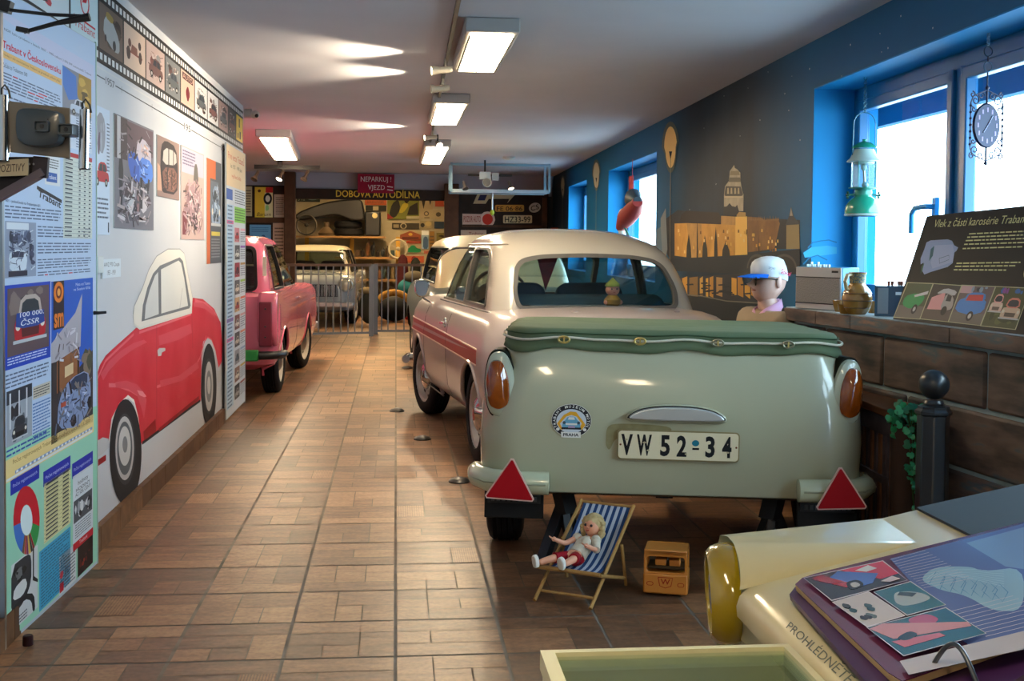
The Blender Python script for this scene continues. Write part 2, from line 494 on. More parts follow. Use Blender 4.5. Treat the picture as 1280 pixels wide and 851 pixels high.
# back wall of the bay, far walls, wall behind the camera
b = MB(); b.bx(-4.3, LW-.14, 8.9, 9.0, 0, CZ, LWM); b.bx(-4.4, -4.3, 8.9, 22.3, 0, 2.7, mat('#8b8378', .8)); struct(b.build('wall_bay', smooth=False))
b = MB(); b.bx(-4.4, 3.3, 22.2, 22.3, 0, 2.7, mat('#b3a98f', .8, noise=('#9c927a', .6), nscale=3)); struct(b.build('wall_back', smooth=False))
b = MB(); b.bx(-1.4, 3.3, -3.1, -3.0, 0, CZ, LWM); struct(b.build('wall_front', smooth=False))
# --- right wall: dark painted night sky, deep openings
def wall_paint():
    mt = bpy.data.materials.new('night_mural_paint'); mt.use_nodes = True
    nt = mt.node_tree; bb = nt.nodes['Principled BSDF']; L = nt.links
    geo = nt.nodes.new('ShaderNodeNewGeometry'); nz = nt.nodes.new('ShaderNodeTexNoise'); nz.inputs['Scale'].default_value = 1.7; nz.inputs['Detail'].default_value = 6
    L.new(geo.outputs['Position'], nz.inputs['Vector'])
    cr = nt.nodes.new('ShaderNodeValToRGB'); e = cr.color_ramp.elements
    e[0].position = .35; e[0].color = rgb('#14283a'); e[1].position = .7; e[1].color = rgb('#203a50')
    L.new(nz.outputs['Fac'], cr.inputs['Fac'])
    # clear blue round the windows: blue paint plus daylight glow in the colour
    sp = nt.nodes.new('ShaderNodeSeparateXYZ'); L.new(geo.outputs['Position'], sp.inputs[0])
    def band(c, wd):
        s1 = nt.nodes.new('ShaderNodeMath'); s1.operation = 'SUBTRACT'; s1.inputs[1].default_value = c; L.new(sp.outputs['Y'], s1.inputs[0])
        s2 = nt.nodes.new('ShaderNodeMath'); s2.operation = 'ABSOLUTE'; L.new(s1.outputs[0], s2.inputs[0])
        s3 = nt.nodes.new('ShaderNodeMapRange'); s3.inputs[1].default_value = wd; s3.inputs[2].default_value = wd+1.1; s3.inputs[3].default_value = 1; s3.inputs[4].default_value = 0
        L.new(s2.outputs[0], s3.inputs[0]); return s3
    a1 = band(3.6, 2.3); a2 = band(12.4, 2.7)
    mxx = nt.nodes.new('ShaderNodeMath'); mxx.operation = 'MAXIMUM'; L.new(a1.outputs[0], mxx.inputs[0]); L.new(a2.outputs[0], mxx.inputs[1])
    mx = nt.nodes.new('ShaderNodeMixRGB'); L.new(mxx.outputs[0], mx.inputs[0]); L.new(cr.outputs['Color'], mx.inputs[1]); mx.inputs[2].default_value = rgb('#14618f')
    L.new(mx.outputs[0], bb.inputs['Base Color']); bb.inputs['Roughness'].default_value = .6; bb.inputs['Specular IOR Level'].default_value = .15
    return mt
NIGHT = wall_paint(); BLUEREV = mat('#1788c8', .55)
REC = .22
def slab(b, ya, yb, z0, z1, m, t=.35):
    xa, xb = RW(ya), RW(yb)
    b.add([(xa, ya, z0), (xa+t, ya, z0), (xb+t, yb, z0), (xb, yb, z0), (xa, ya, z1), (xa+t, ya, z1), (xb+t, yb, z1), (xb, yb, z1)],
          [(0, 3, 2, 1), (4, 5, 6, 7), (0, 1, 5, 4), (1, 2, 6, 5), (2, 3, 7, 6), (3, 0, 4, 7)], m)
W1 = (1.7, 5.853); W2 = (9.84, 12.4); W3 = (14.02, 15.75); WT = 2.1; SILL = .955
b = MB()
slab(b, -3.0, 17.62, WT, CZ, NIGHT)
slab(b, -3.0, W1[0], 0, WT, NIGHT); slab(b, W1[1], W2[0], 0, WT, NIGHT); slab(b, W2[1], W3[0], 0, WT, NIGHT); slab(b, W3[1], 17.62, 0, WT, NIGHT)
slab(b, W2[0], W2[1], 0, SILL, NIGHT); slab(b, W3[0], W3[1], 0, SILL, NIGHT)
# bright blue linings of the openings
def lining(b, w, zb=SILL):
    t = .35
    for y, s in ((w[1], -1), (w[0], 1)):
        x = RW(y); ya, yb = sorted((y, y+s*.006)); b.bx(x+.001, x+t, ya, yb, zb, WT, BLUEREV)
    y0, y1 = w; b.add([(RW(y0)+.001, y0, WT), (RW(y0)+t, y0, WT), (RW(y1)+t, y1, WT), (RW(y1)+.001, y1, WT),
                       (RW(y0)+.001, y0, WT-.006), (RW(y0)+t, y0, WT-.006), (RW(y1)+t, y1, WT-.006), (RW(y1)+.001, y1, WT-.006)],
                      [(0, 3, 2, 1), (4, 5, 6, 7), (0, 1, 5, 4), (1, 2, 6, 5), (2, 3, 7, 6), (3, 0, 4, 7)], BLUEREV)
for w_ in (W1, W2, W3): lining(b, w_)
struct(b.build('wall_right', smooth=False))
b = MB(); b.bx(1.9, 3.3, 17.62, 17.7, 0, CZ, mat('#5a5f66', .8)); b.bx(2.9, 3.3, 17.7, 22.3, 0, 2.7, mat('#8b8378', .8)); struct(b.build('wall_workshop_side', smooth=False))
# windows ------------------------------------------------------------
BLUEF = mat('#0f6ea8', .35)
def window(n, w, panes, zb, ft=.07, xoff=REC):
    y0, y1 = w; ys = [y0]+[p for p in panes]+[y1]
    o = bpy.data.objects.new('window_%d' % n, None); COL.objects.link(o); struct(o)
    b = MB()
    def X(y): return RW(y)+xoff
    def bar(ya, yb, z0, z1, d=.06, dx=0):
        xa, xb = X(ya)+dx, X(yb)+dx
        b.add([(xa, ya, z0), (xa+d, ya, z0), (xb+d, yb, z0), (xb, yb, z0), (xa, ya, z1), (xa+d, ya, z1), (xb+d, yb, z1), (xb, yb, z1)],
              [(0, 3, 2, 1), (4, 5, 6, 7), (0, 1, 5, 4), (1, 2, 6, 5), (2, 3, 7, 6), (3, 0, 4, 7)], BLUEF)
    top = WT-.006
    bar(y0, y1, top-ft, top); bar(y0, y1, zb, zb+ft)
    for i, y in enumerate(ys):
        a, c = (y, y+ft) if i == 0 else ((y-ft, y) if i == len(ys)-1 else (y-ft*.55, y+ft*.55))
        bar(a, c, zb, top)
    fr = b.build('window_frame', o, bevel=.004)
    for i in range(len(ys)-1):
        b = MB(); a = ys[i]+(ft if i == 0 else ft*.55); c = ys[i+1]-(ft if i == len(ys)-2 else ft*.55)
        for (p, q, z0, z1) in ((a, c, top-ft-.055, top-ft), (a, c, zb+ft, zb+ft+.055), (a, a+.05, zb+ft, top-ft), (c-.05, c, zb+ft, top-ft)):
            bar(p, q, z0, z1, .05, -.018)
        b.build('window_sash', o, bevel=.006)
        b = MB(); a += .05; c -= .05
        b.add([(X(a)+.02, a, zb+ft+.05), (X(c)+.02, c, zb+ft+.05), (X(c)+.02, c, top-ft-.05), (X(a)+.02, a, top-ft-.05)], [(0, 1, 2, 3)], GLASS)
        b.build('window_glass', o, smooth=False)
    return o, X
wo, WX1 = window(1, W1, [2.9, 4.66], SILL)
window(2, W2, [10.35], SILL)
window(3, W3, [], SILL)
# casement handle on the mullion
b = MB(); yy = 4.80; xx = WX1(yy)-.02
hb = PYD(1158, 268, yy)
b.box((xx-.012, yy, 1.40), (.02, .03, .17), mat('#2a9ae0', .3)); b.tube([(xx-.02, yy, 1.445), (xx-.055, yy, 1.445), (xx-.06, yy+.03, 1.445), (xx-.06, yy+.10, 1.44), (xx-.058, yy+.135, 1.415), (xx-.055, yy+.14, 1.33)], .012, mat('#2a9ae0', .3))
h = b.build('window_handle', wo)
# outside: pale rendered house wall across the yard, eave above the window and the yard itself
b = MB(); ez = PX(1110, 158, 2.85).z; b.bx(2.80, 2.86, -1.5, 9.0, ez, ez+.9, mat('#3f86ad', .8)); b.bx(2.5, 2.86, -1.5, 9.0, ez+.9, ez+.95, mat('#3f86ad', .8)); struct(b.build('exterior_eave', smooth=False))
b = MB(); b.bx(3.4, 14, -8, 25, -.3, -.2, mat('#b9b9b4', .9)); struct(b.build('exterior_ground', smooth=False))

# ---------------------------------------------------------------- lower right wall: painted stone blocks and ledge
A_ = Vector((2.188, 3.841, 0)); B_ = Vector((2.000, 5.70, 0)); dv = (A_-B_).normalized()
def LWp(t, z, off=0.0):   # t metres from far corner towards the camera
    n = Vector((-dv.y, dv.x, 0)); n = n if n.x < 0 else -n
    p = B_+dv*t+n*off; return Vector((p.x, p.y, z))
b = MB(); SB = mat('#4c6a75', .8, noise=('#2c2a2c', .5), nscale=5)
Ltot = 3.4
def wedge(b, t0, t1, z0, z1, f, bk, m):
    p = [LWp(t0, z0, f), LWp(t1, z0, f), LWp(t1, z0, bk), LWp(t0, z0, bk)]
    b.add(p+[Vector((q.x, q.y, z1)) for q in p], [(0, 3, 2, 1), (4, 5, 6, 7), (0, 1, 5, 4), (1, 2, 6, 5), (2, 3, 7, 6), (3, 0, 4, 7)], m)
wedge(b, .04, Ltot, 0, .9, -.012, -.45, mat('#a3b6ba', .85, noise=('#6f8288', .7), nscale=9))
def stone_mat():
    mt = bpy.data.materials.new('painted_stone'); mt.use_nodes = True
    nt = mt.node_tree; bb = nt.nodes['Principled BSDF']; L = nt.links
    geo = nt.nodes.new('ShaderNodeNewGeometry'); mp = nt.nodes.new('ShaderNodeMapping'); mp.inputs['Scale'].default_value = (1.2, 1.2, 5)
    L.new(geo.outputs['Position'], mp.inputs['Vector'])
    nz = nt.nodes.new('ShaderNodeTexNoise'); nz.inputs['Scale'].default_value = 2.6; nz.inputs['Detail'].default_value = 8; L.new(mp.outputs[0], nz.inputs['Vector'])
    cr = nt.nodes.new('ShaderNodeValToRGB'); e = cr.color_ramp.elements
    e[0].position = .34; e[0].color = rgb('#2a2a2c'); e[1].position = .72; e[1].color = rgb('#94705c')
    x = e.new(.46); x.color = rgb('#54463f'); x = e.new(.57); x.color = rgb('#6e5a50'); x = e.new(.64); x.color = rgb('#4a5c64')
    L.new(nz.outputs['Fac'], cr.inputs['Fac']); L.new(cr.outputs[0], bb.inputs['Base Color']); bb.inputs['Roughness'].default_value = .62
    bp = nt.nodes.new('ShaderNodeBump'); bp.inputs['Strength'].default_value = .3; bp.inputs['Distance'].default_value = .01; L.new(nz.outputs['Fac'], bp.inputs['Height']); L.new(bp.outputs[0], bb.inputs['Normal'])
    return mt
STONE = stone_mat()
def TJ(u, v, z):
    n_ = Vector((-dv.y, dv.x, 0)); p_ = PPL(u, v, B_, n_); return (p_-B_).dot(dv)
rows = [(.665, .885, [.04, .42, TJ(1103, 440, .78), TJ(1232, 480, .78), 2.5, 3.4]), (.655, .42, [.04, .5, 1.15, 2.45, 3.4]), (.41, .2, [.04, .3, .9, 1.42, 2.2, 3.4]), (.19, 0, [.04, .5, 1.2, 1.9, 3.4])]
for za, zc, ts in rows:
    za, zc = sorted((za, zc))
    for i in range(len(ts)-1): wedge(b, ts[i]+.007, ts[i+1]-.007, za, zc-.006, 0, -.03, STONE)
struct(b.build('wall_right_lower', bevel=.012))
b = MB(); ts = [.03, .38, .72, 1.5, 2.6, Ltot]
for i in range(len(ts)-1): wedge(b, ts[i]+.002, ts[i+1]-.002, .895, .955, .03, -.44, STONE)
wedge(b, .035, Ltot, .955, .961, .022, -.44, mat('#aebfc6', .5, noise=('#8698a0', .5)))
struct(b.build('trim_window_ledge', bevel=.006))
# ================================================================== CARS
def ring3(r, **k):
    z, hw, y0, y1, rr, rf = r[:6]
    pts = ring_pts(hw, y0, y1, rr, rf, **k)
    fn = r[6] if len(r) > 6 else None
    return [(x, y, z+(fn(x, y) if fn else 0.0)) for x, y in pts]
def interp(rings, z):
    if z <= rings[0][0]: return rings[0][:6]
    for a, b in zip(rings, rings[1:]):
        if a[0] <= z <= b[0] and b[0] > a[0]:
            t = (z-a[0])/(b[0]-a[0]); return tuple(a[i]*(1-t)+b[i]*t for i in range(6))
    return rings[-1][:6]
def side_x(rings, y, z):
    """half width of the body at (y, z)"""
    _, hw, y0, y1, rr, rf = interp(rings, z)
    if y < y0+rr: d = (y0+rr-y)/rr; return hw-rr+rr*math.sqrt(max(0, 1-d*d))
    if y > y1-rf: d = (y-(y1-rf))/rf; return hw-rf+rf*math.sqrt(max(0, 1-d*d))
    return hw
def end_y(rings, x, z, rear=True):
    _, hw, y0, y1, rr, rf = interp(rings, z); x = abs(x)
    if rear:
        if x > hw-rr: d = min(1, (x-(hw-rr))/rr); return y0+rr-rr*math.sqrt(1-d*d)
        return y0
    if x > hw-rf: d = min(1, (x-(hw-rf))/rf); return y1-rf+rf*math.sqrt(1-d*d)
    return y1
def solid_body(name, rings, m, well, arches, parent, ar=.305, az=.285, depth=.24):
    b = MB(); vs, fs = loft([ring3(r) for r in rings]); b.add(vs, fs, m)
    o = b.build(name); 
    for y in arches:
        for s in (1, -1):
            c = MB(); pr = [(0.0001, 0), (ar, 0), (ar, .6), (0.0001, .6)]
            hw = interp(rings, .4)[1]
            M = Matrix.Translation((s*(hw-depth), y, az)) @ Matrix.Rotation(s*PI/2, 4, 'Y')
            c.lathe([(ar, 0), (ar, .6)], well, 40, M); co = c.build('cutter', smooth=False)
            boolean(o, co); drop(co)
    fin(o); o.parent = parent
    return o
def arch_lips(rings, m, arches, parent, ar=.305, az=.285, t=.018, a0=-.35, a1=PI+.35, name='wheel_arch'):
    for y in arches:
        for s in (1, -1):
            pts = []
            for i in range(23):
                a = a0+(a1-a0)*i/22; yy = y+math.cos(a)*ar; zz = az+math.sin(a)*ar
                pts.append((s*(side_x(rings, yy, zz)-.004), yy, zz))
            b = MB(); b.tube(pts, t, m, 8); b.build(name, parent)
def cabin(rings, wins, m, parent, gm, gask=.022, gasket=True, inner=None, glassm=None):
    """hollow shell with window holes; wins: (kind, name, polygon, span)"""
    T = .035
    outer = [ring3(r) for r in rings]
    inr = [ring3((r[0]-(T if r[0] > rings[0][0]+.25 else 0)*min(1, (r[0]-rings[0][0]-.25)/.1), max(.05, r[1]-T), r[2]+T, r[3]-T, max(.02, r[4]-T), max(.02, r[5]-T))) for r in rings]
    def shell(oa, ob, ma, name, mb_in=None):
        b = MB(); n = len(oa[0]); vs, fs = loft(oa, True, False); b.add(vs, fs, ma)
        vs2, fs2 = loft(ob, True, False); b.add(vs2, [tuple(reversed(f)) for f in fs2], mb_in or ma)
        vs3 = list(oa[0])+list(ob[0]); b.add(vs3, [(j, n+j, n+(j+1) % n, (j+1) % n) for j in range(n)], ma)
        return b.build(name)
    sh = shell(outer, inr, m, 'cabin_shell', inner or m)
    def inset(d):
        return [ring3((r[0]-(d if r is rings[-1] else d*max(0, (r[0]-rings[0][0])/(rings[-1][0]-rings[0][0]))**3), max(.02, r[1]-d), r[2]+d, r[3]-d, max(.02, r[4]-d), max(.02, r[5]-d))) for r in rings]
    def cutter(kind, poly, hole=None, span=None):
        c = MB(); 
        a, d = span
        if kind == 'x': M = Matrix(((0, 0, 1, a), (1, 0, 0, 0), (0, 1, 0, 0), (0, 0, 0, 1)))
        else: M = Matrix(((1, 0, 0, 0), (0, 0, 1, a), (0, 1, 0, 0), (0, 0, 0, 1)))
        if hole is None: c.prism(poly, d, gm, M)
        else:
            n = len(poly); vs = []
            for h in (0, d): vs += [(p[0], p[1], h) for p in poly]+[(p[0], p[1], h) for p in hole]
            fs = []
            for i in range(n):
                j = (i+1) % n
                fs += [(i, j, n+j, n+i), (2*n+i, 3*n+i, 3*n+j, 2*n+j), (i, 2*n+i, 2*n+j, j), (n+i, n+j, 3*n+j, 3*n+i)]
            c.add(vs, fs, gm, M)
        return c.build('cutter', smooth=False)
    thin = None
    for kind, name, poly, span in wins:
        c = cutter(kind, poly, None, span); boolean(sh, c)
        g = shell(inset(.012), inset(.017), glassm or CARGLASS, name); boolean(g, c, 'INTERSECT'); drop(c)
        g.data.materials.clear(); g.data.materials.append(glassm or CARGLASS); fin(g); g.parent = parent
        for p in g.data.polygons: p.material_index = 0
        if gasket:
            gk = shell(inset(-.007), inset(.03), gm, 'window_gasket')
            gw = gask if kind == 'y' else gask*.6
            c = cutter(kind, offset_poly(poly, .002), offset_poly(poly, -gw), span); boolean(gk, c, 'INTERSECT'); drop(c)
            gk.data.materials.clear(); gk.data.materials.append(gm)
            for p in gk.data.polygons: p.material_index = 0
            fin(gk, angle=30); gk.parent = parent
    fin(sh); sh.name = 'cabin_shell'; sh.parent = parent
    return sh
def wheel(parent, x, y, z, s, steer=0.0, R=.285, W=.15, rimc=None, cap=None, capc=None, camber=0.0):
    """s=+1 right side, -1 left; wheel face looks outward"""
    rimc = rimc or mat('#c9c6bd', .4)
    o = bpy.data.objects.new('wheel', None); COL.objects.link(o); o.parent = parent
    o.location = (x, y, z); o.rotation_euler = (0, camber, steer)
    T = Matrix.Rotation(s*PI/2, 4, 'Y')
    h = W/2
    b = MB()
    pr = [(R*.67, -h*.7), (R*.70, -h*.95), (R*.84, -h), (R*.95, -h*.86), (R*.985, -h*.7)]
    for i in range(5):
        q = -h*.62+h*1.24*i/4; pr += [(R, q-.008), (R, q+.004), (R*.975, q+.006), (R*.975, q+.01)] if i < 4 else [(R, q)]
    pr += [(R*.985, h*.7), (R*.95, h*.86), (R*.84, h), (R*.70, h*.95), (R*.67, h*.7)]
    b.lathe(pr+[pr[0]], RUBBER, 40, T); b.build('tyre', o)
    b = MB(); b.lathe([(0.001, h*.35), (R*.22, h*.38), (R*.40, h*.55), (R*.47, h*.3), (R*.60, h*.32), (R*.64, h*.75), (R*.69, h*.84), (R*.695, h*.7), (R*.67, h*.2), (R*.67, -h*.7)], rimc, 36, T)
    for i in range(10):
        a = 2*PI*i/10; b.box((0, 0, 0), (.018, .03, .004), BLACK, M=T @ Matrix.Rotation(a, 4, 'Z') @ Matrix.Translation((R*.535, 0, h*.325)))
    b.build('rim', o)
    b = MB(); b.lathe([(R*.36, h*.5), (R*.34, h*.72), (R*.24, h*.92), (R*.1, h*1.02), (0.001, h*1.04)], cap or CHROME, 30, T)
    if capc: b.lathe([(R*.13, h*1.01), (0.001, h*1.08)], capc, 20, T)
    b.build('hubcap', o)
    return o
def strip_on(rings, z0f, z1f, ya, yb, off, m, s, n=40):
    """painted band lying on the body side between heights z0f(y)..z1f(y)"""
    b = MB(); vs = []; fs = []
    for i in range(n+1):
        y = ya+(yb-ya)*i/n
        for z in (z0f(y), z1f(y)): vs.append((s*(side_x(rings, y, z)+off), y, z))
        for z in (z1f(y), z0f(y)): vs.append((s*(side_x(rings, y, z)-.01), y, z))
    for i in range(n):
        a, c = 4*i, 4*i+4
        fs += [(a, a+1, c+1, c), (a+1, a+2, c+2, c+1), (a+3, a, c, c+3)]
    fs += [(0, 3, 2, 1), (4*n, 4*n+1, 4*n+2, 4*n+3)]
    return b.add(vs, fs, m)
def gap_line(rings, yf, z0, z1, s, m, w=.007, n=24):
    b = MB(); pts = []
    vs = []; fs = []
    for i in range(n+1):
        z = z0+(z1-z0)*i/n; y = yf(z); 
        for yy in (y-w/2, y+w/2):
            x = side_x(rings, yy, z); vs += [(s*(x+.0012), yy, z), (s*(x-.02), yy, z)]
    for i in range(n):
        a, c = 4*i, 4*i+4
        fs += [(a, a+2, c+2, c), (a, c, c+1, a+1), (a+2, a+3, c+3, c+2)]
    return b.add(vs, fs, m)
def seat(parent, x, y, m, z=.55, h=.62, w=.46):
    b = MB(); b.prism(rrect(-w/2, 0, w/2, h, .08), .1, m, Matrix.Translation((x, y+.05, z)) @ Matrix.Rotation(math.radians(80), 4, 'X'))
    return b.build('seat_back', parent, bevel=.025, seg=3)

# ---------------------------------------------------------------- the light saloon with the red stripe
CREAM = mat('#aea4a2', .28, coat=.5, noise=('#a39998', .8), nscale=2.0)
ROOFC = mat('#b3aea4', .25, coat=.6)
P50 = [(.22, .60, .14, 3.18, .15, .2), (.27, .68, .07, 3.27, .18, .3), (.36, .725, .03, 3.32, .22, .38), (.52, .742, .0, 3.35, .25, .42),
       (.66, .742, .01, 3.34, .26, .42), (.76, .727, .04, 3.31, .26, .40), (.825, .70, .09, 3.25, .26, .38), (.862, .665, .15, 3.17, .26, .36),
       (.885, .61, .24, 3.02, .25, .34), (.90, .50, .36, 2.85, .24, .32), (.908, .3, .5, 2.6, .2, .25)]
P50C = [(.862, .622, .50, 2.46, .12, .2), (.93, .612, .53, 2.40, .13, .22), (1.05, .590, .60, 2.28, .14, .24), (1.15, .568, .69, 2.18, .15, .26),
        (1.215, .550, .77, 2.10, .17, .28), (1.265, .530, .86, 2.02, .20, .28), (1.30, .505, .96, 1.93, .27, .28), (1.335, .43, 1.06, 1.83, .25, .25),
        (1.36, .32, 1.18, 1.7, .2, .2), (1.372, .16, 1.3, 1.55, .1, .1)]
GASK = mat('#5c5a57', .5)
car = thing('saloon_car', 'light cream two-door saloon with a red side stripe, parked in front of the green trailer', 'car', (1.235, 6.02, 0), math.radians(7.2))
WELL = mat('#121110', .9)
solid_body('car_body', P50, CREAM, WELL, (.64, 2.66), car)
arch_lips(P50, CREAM, (.64, 2.66), car, t=.014)
rw_poly = round_poly([(-.485, .893), (.485, .893), (.500, 1.00), (.455, 1.175), (.30, 1.208), (0, 1.218), (-.30, 1.208), (-.455, 1.175), (-.500, 1.00)], [.07, .07, .04, .11, .1, .1, .1, .11, .04])
q_poly = round_poly([(.76, .895), (1.43, .895), (1.43, 1.247), (1.02, 1.247), (.87, 1.17)], [.05, .03, .03, .16, .12])
d_poly = round_poly([(1.49, .895), (2.38, .895), (2.12, 1.247), (1.49, 1.247)], [.03, .04, .06, .03])
ws_poly = round_poly([(-.53, .90), (.53, .90), (.47, 1.21), (-.47, 1.21)], .08)
cabin(P50C, [('y', 'rear_window', rw_poly, (.2, .75)), ('x', 'quarter_window', q_poly, (-.9, .9)), ('x', 'quarter_window', q_poly, (0, .9)), ('x', 'door_window', d_poly, (-.9, .9)), ('x', 'door_window', d_poly, (0, .9)), ('y', 'windscreen', ws_poly, (1.85, .8))],
      ROOFC, car, GASK, inner=mat('#8d8778', .8))
b = MB()       # drip rail over windows
pts = []
for i in range(41):
    t = i/40; 
    a = -PI*.0+PI*2*t
rr_ = ring3((1.268, .5305, .866, 2.012, .20, .28))
rail = [(p[0]*1.004, p[1], p[2]-.022*(1 if p[1] < .9 else 0)*(1-(abs(p[0])/.54)**2*0)+.0) for p in rr_]
b.tube(rail, .0055, mat('#8c8378', .35), 6, closed=True); b.build('drip_rail', car)
b = MB()       # chrome belt line round the cabin foot
bl = ring3((.868, .634, .488, 2.47, .12, .21)); b.tube([(x, y, z) for x, y, z in bl], .009, CHROME, 8, closed=True); b.build('belt_moulding', car)
b = MB(); b.add(*loft([ring3((.90, .60, .56, 2.36, .16, .2)), ring3((.906, .59, .57, 2.35, .16, .2))]), mat('#262b31', .9)); b.build('cabin_floor', car)  # dark lid on the solid body, stands for the shaded cabin depth
STR = mat('#9a2f26', .35, coat=.3)
for s in (1, -1):
    strip_on(P50, lambda y: .595+.012*(y-.3), lambda y: .675+.012*(y-.3), .42, 3.02, .0022, STR, s).build('side_stripe', car)
    for zo in (-.006, .083):
        strip_on(P50, lambda y: .595+.012*(y-.3)+zo-.003, lambda y: .595+.012*(y-.3)+zo+.004, .42, 3.05, .005, mat('#d8c8b4', .3), s).build('stripe_moulding', car)
    gap_line(P50, lambda z: 1.43-.0*z, .29, .868, s, BLACK).build('door_gap', car)
    gap_line(P50, lambda z: 2.36, .29, .868, s, BLACK).build('door_gap', car)
    b = MB(); b.bx(s*.748-.004, s*.748+.004, 1.43, 2.36, .284, .29, BLACK); b.build('door_gap', car)
    hx = side_x(P50, 1.56, .755); b = MB(); M = Matrix.Translation((s*(hx-.002), 1.52, .755)) @ Matrix.Rotation(s*PI/2, 4, 'Y')
    b.lathe([(.034, 0), (.036, .006), (.026, .012), (0.001, .012)], CHROME, 20, M); b.beam((s*(hx+.014), 1.50, .755), (s*(hx+.02), 1.62, .752), .014, .02, CHROME)
    b.build('door_handle', car, bevel=.003)
    # tail lamp pod
    b = MB(); b.ball((s*.66, .085, .66), .035, mat('#8f2a18', .25), sc=(.8, .6, 1.6)); b.build('tail_lamp', car)
    b = MB(); b.ball((s*.58, 3.30, .67), .085, CHROME, sc=(1, .5, 1)); b.build('headlamp', car)
    for y in (.64, 2.66):
        wheel(car, s*.635, y, .285, s, steer=(math.radians(9) if y > 2 else 0), camber=0, rimc=mat('#b9b7b2', .35, .4), capc=mat('#b04038', .4) if y < 2 else None)
b = MB()
for s in (-1, 1): b.tube([(s*.3, -.03, .36), (s*.6, -.02, .36), (s*.73, .06, .36), (s*.765, .2, .36)], .032, CHROME, 12)
b.tube([(-.32, -.03, .36), (.32, -.03, .36)], .032, CHROME, 12); b.build('rear_bumper', car)
b = MB(); b.tube([(-.765, 3.15, .36), (-.72, 3.34, .36), (-.5, 3.42, .36), (.5, 3.42, .36), (.72, 3.34, .36), (.765, 3.15, .36)], .032, CHROME, 12); b.build('front_bumper', car)
# lid hinges seen below the rear window
for x in (-.235, .365):
    b = MB(); b.beam((x, .50, .888), (x+.035, .30, .893), .035, .012, CREAM); b.build('lid_hinge', car, bevel=.005)
SEATM = mat('#2a3f52', .8)
for x in (-.27, .27): seat(car, x, 1.55, SEATM, z=.55, h=.46)
b = MB(); b.prism(rrect(-.52, 0, .52, .36, .08), .12, mat('#3b4d56', .8), Matrix.Translation((0, .86, .6)) @ Matrix.Rotation(math.radians(78), 4, 'X')); b.build('rear_bench', car, bevel=.03, seg=3)
b = MB(); b.tube([(-.27+.19*math.cos(a), 1.97+.1*math.sin(a)*.4, .93+.19*math.sin(a)*.85) for a in [2*PI*i/24 for i in range(24)]], .011, BLACK, 8, closed=True)
b.tube([(-.27, 1.97, .93), (-.27, 2.2, .8)], .018, BLACK, 8); b.beam((-.45, 1.97, .93), (-.09, 1.97, .93), .012, .02, BLACK); b.build('steering_wheel', car)
# left door mirror on its stalk
b = MB(); M = Matrix.Translation((-.745, 2.46, .945)) @ Matrix.Rotation(math.radians(90), 4, 'X') @ Matrix.Rotation(math.radians(0), 4, 'Y')
mp = smooth_poly([(-.05, -.06), (.035, -.065), (.06, .06), (-.062, .07)], 2)
b.prism(mp, .03, CHROME, M); mr = b.build('door_mirror', car, bevel=.006)
b = MB(); b.prism(offset_poly(mp, -.010), .004, mat('#7f94b0', .25, .3), M @ Matrix.Translation((0, 0, .0285))); b.build('mirror_glass', mr, smooth=False)
b = MB(); b.tube([(-.745, 2.45, .89), (-.73, 2.45, .87), (-.68, 2.43, .84)], .007, CHROME, 8); b.build('mirror_stalk', mr)
# small pennant hanging inside the rear window
pn = MB(); pn.add([(-.28, .88, 1.19), (-.15, .88, 1.19), (-.225, .88, .99), (-.28, .884, 1.19), (-.15, .884, 1.19), (-.225, .884, .99)], [(0, 1, 2), (5, 4, 3), (0, 3, 4, 1), (1, 4, 5, 2), (2, 5, 3, 0)], mat('#7d1f28', .8, noise=('#26202a', .6), nscale=20))
o = pn.build('pennant'); o.matrix_world = car.matrix_basis.copy(); tag(o, 'small dark red pennant hanging inside the rear window of the cream saloon', 'pennant')

# ---------------------------------------------------------------- pink saloon in the left bay
PINK = mat('#e0708c', .22, coat=.8)
T6 = [(.24, .60, .12, 3.4, .1, .2), (.29, .70, .05, 3.48, .12, .25), (.40, .735, .03, 3.52, .10, .28), (.55, .745, .04, 3.54, .09, .3),
      (.70, .742, .06, 3.54, .08, .3), (.80, .735, .08, 3.50, .08, .3), (.865, .71, .10, 3.42, .08, .3), (.885, .66, .14, 3.32, .08, .28), (.90, .5, .3, 3.1, .08, .2), (.905, .3, .5, 2.8, .08, .2)]
T6C = [(.865, 0.625, .34, 2.50, .10, .15), (.95, 0.610, .39, 2.42, .11, .16), (1.10, 0.575, .50, 2.28, .12, .18), (1.24, 0.535, .60, 2.14, .13, .2),
       (1.31, 0.510, .68, 2.05, .14, .2), (1.36, 0.460, .78, 1.95, .14, .2), (1.39, 0.400, .9, 1.82, .12, .15), (1.405, 0.200, 1.1, 1.6, .08, .1)]
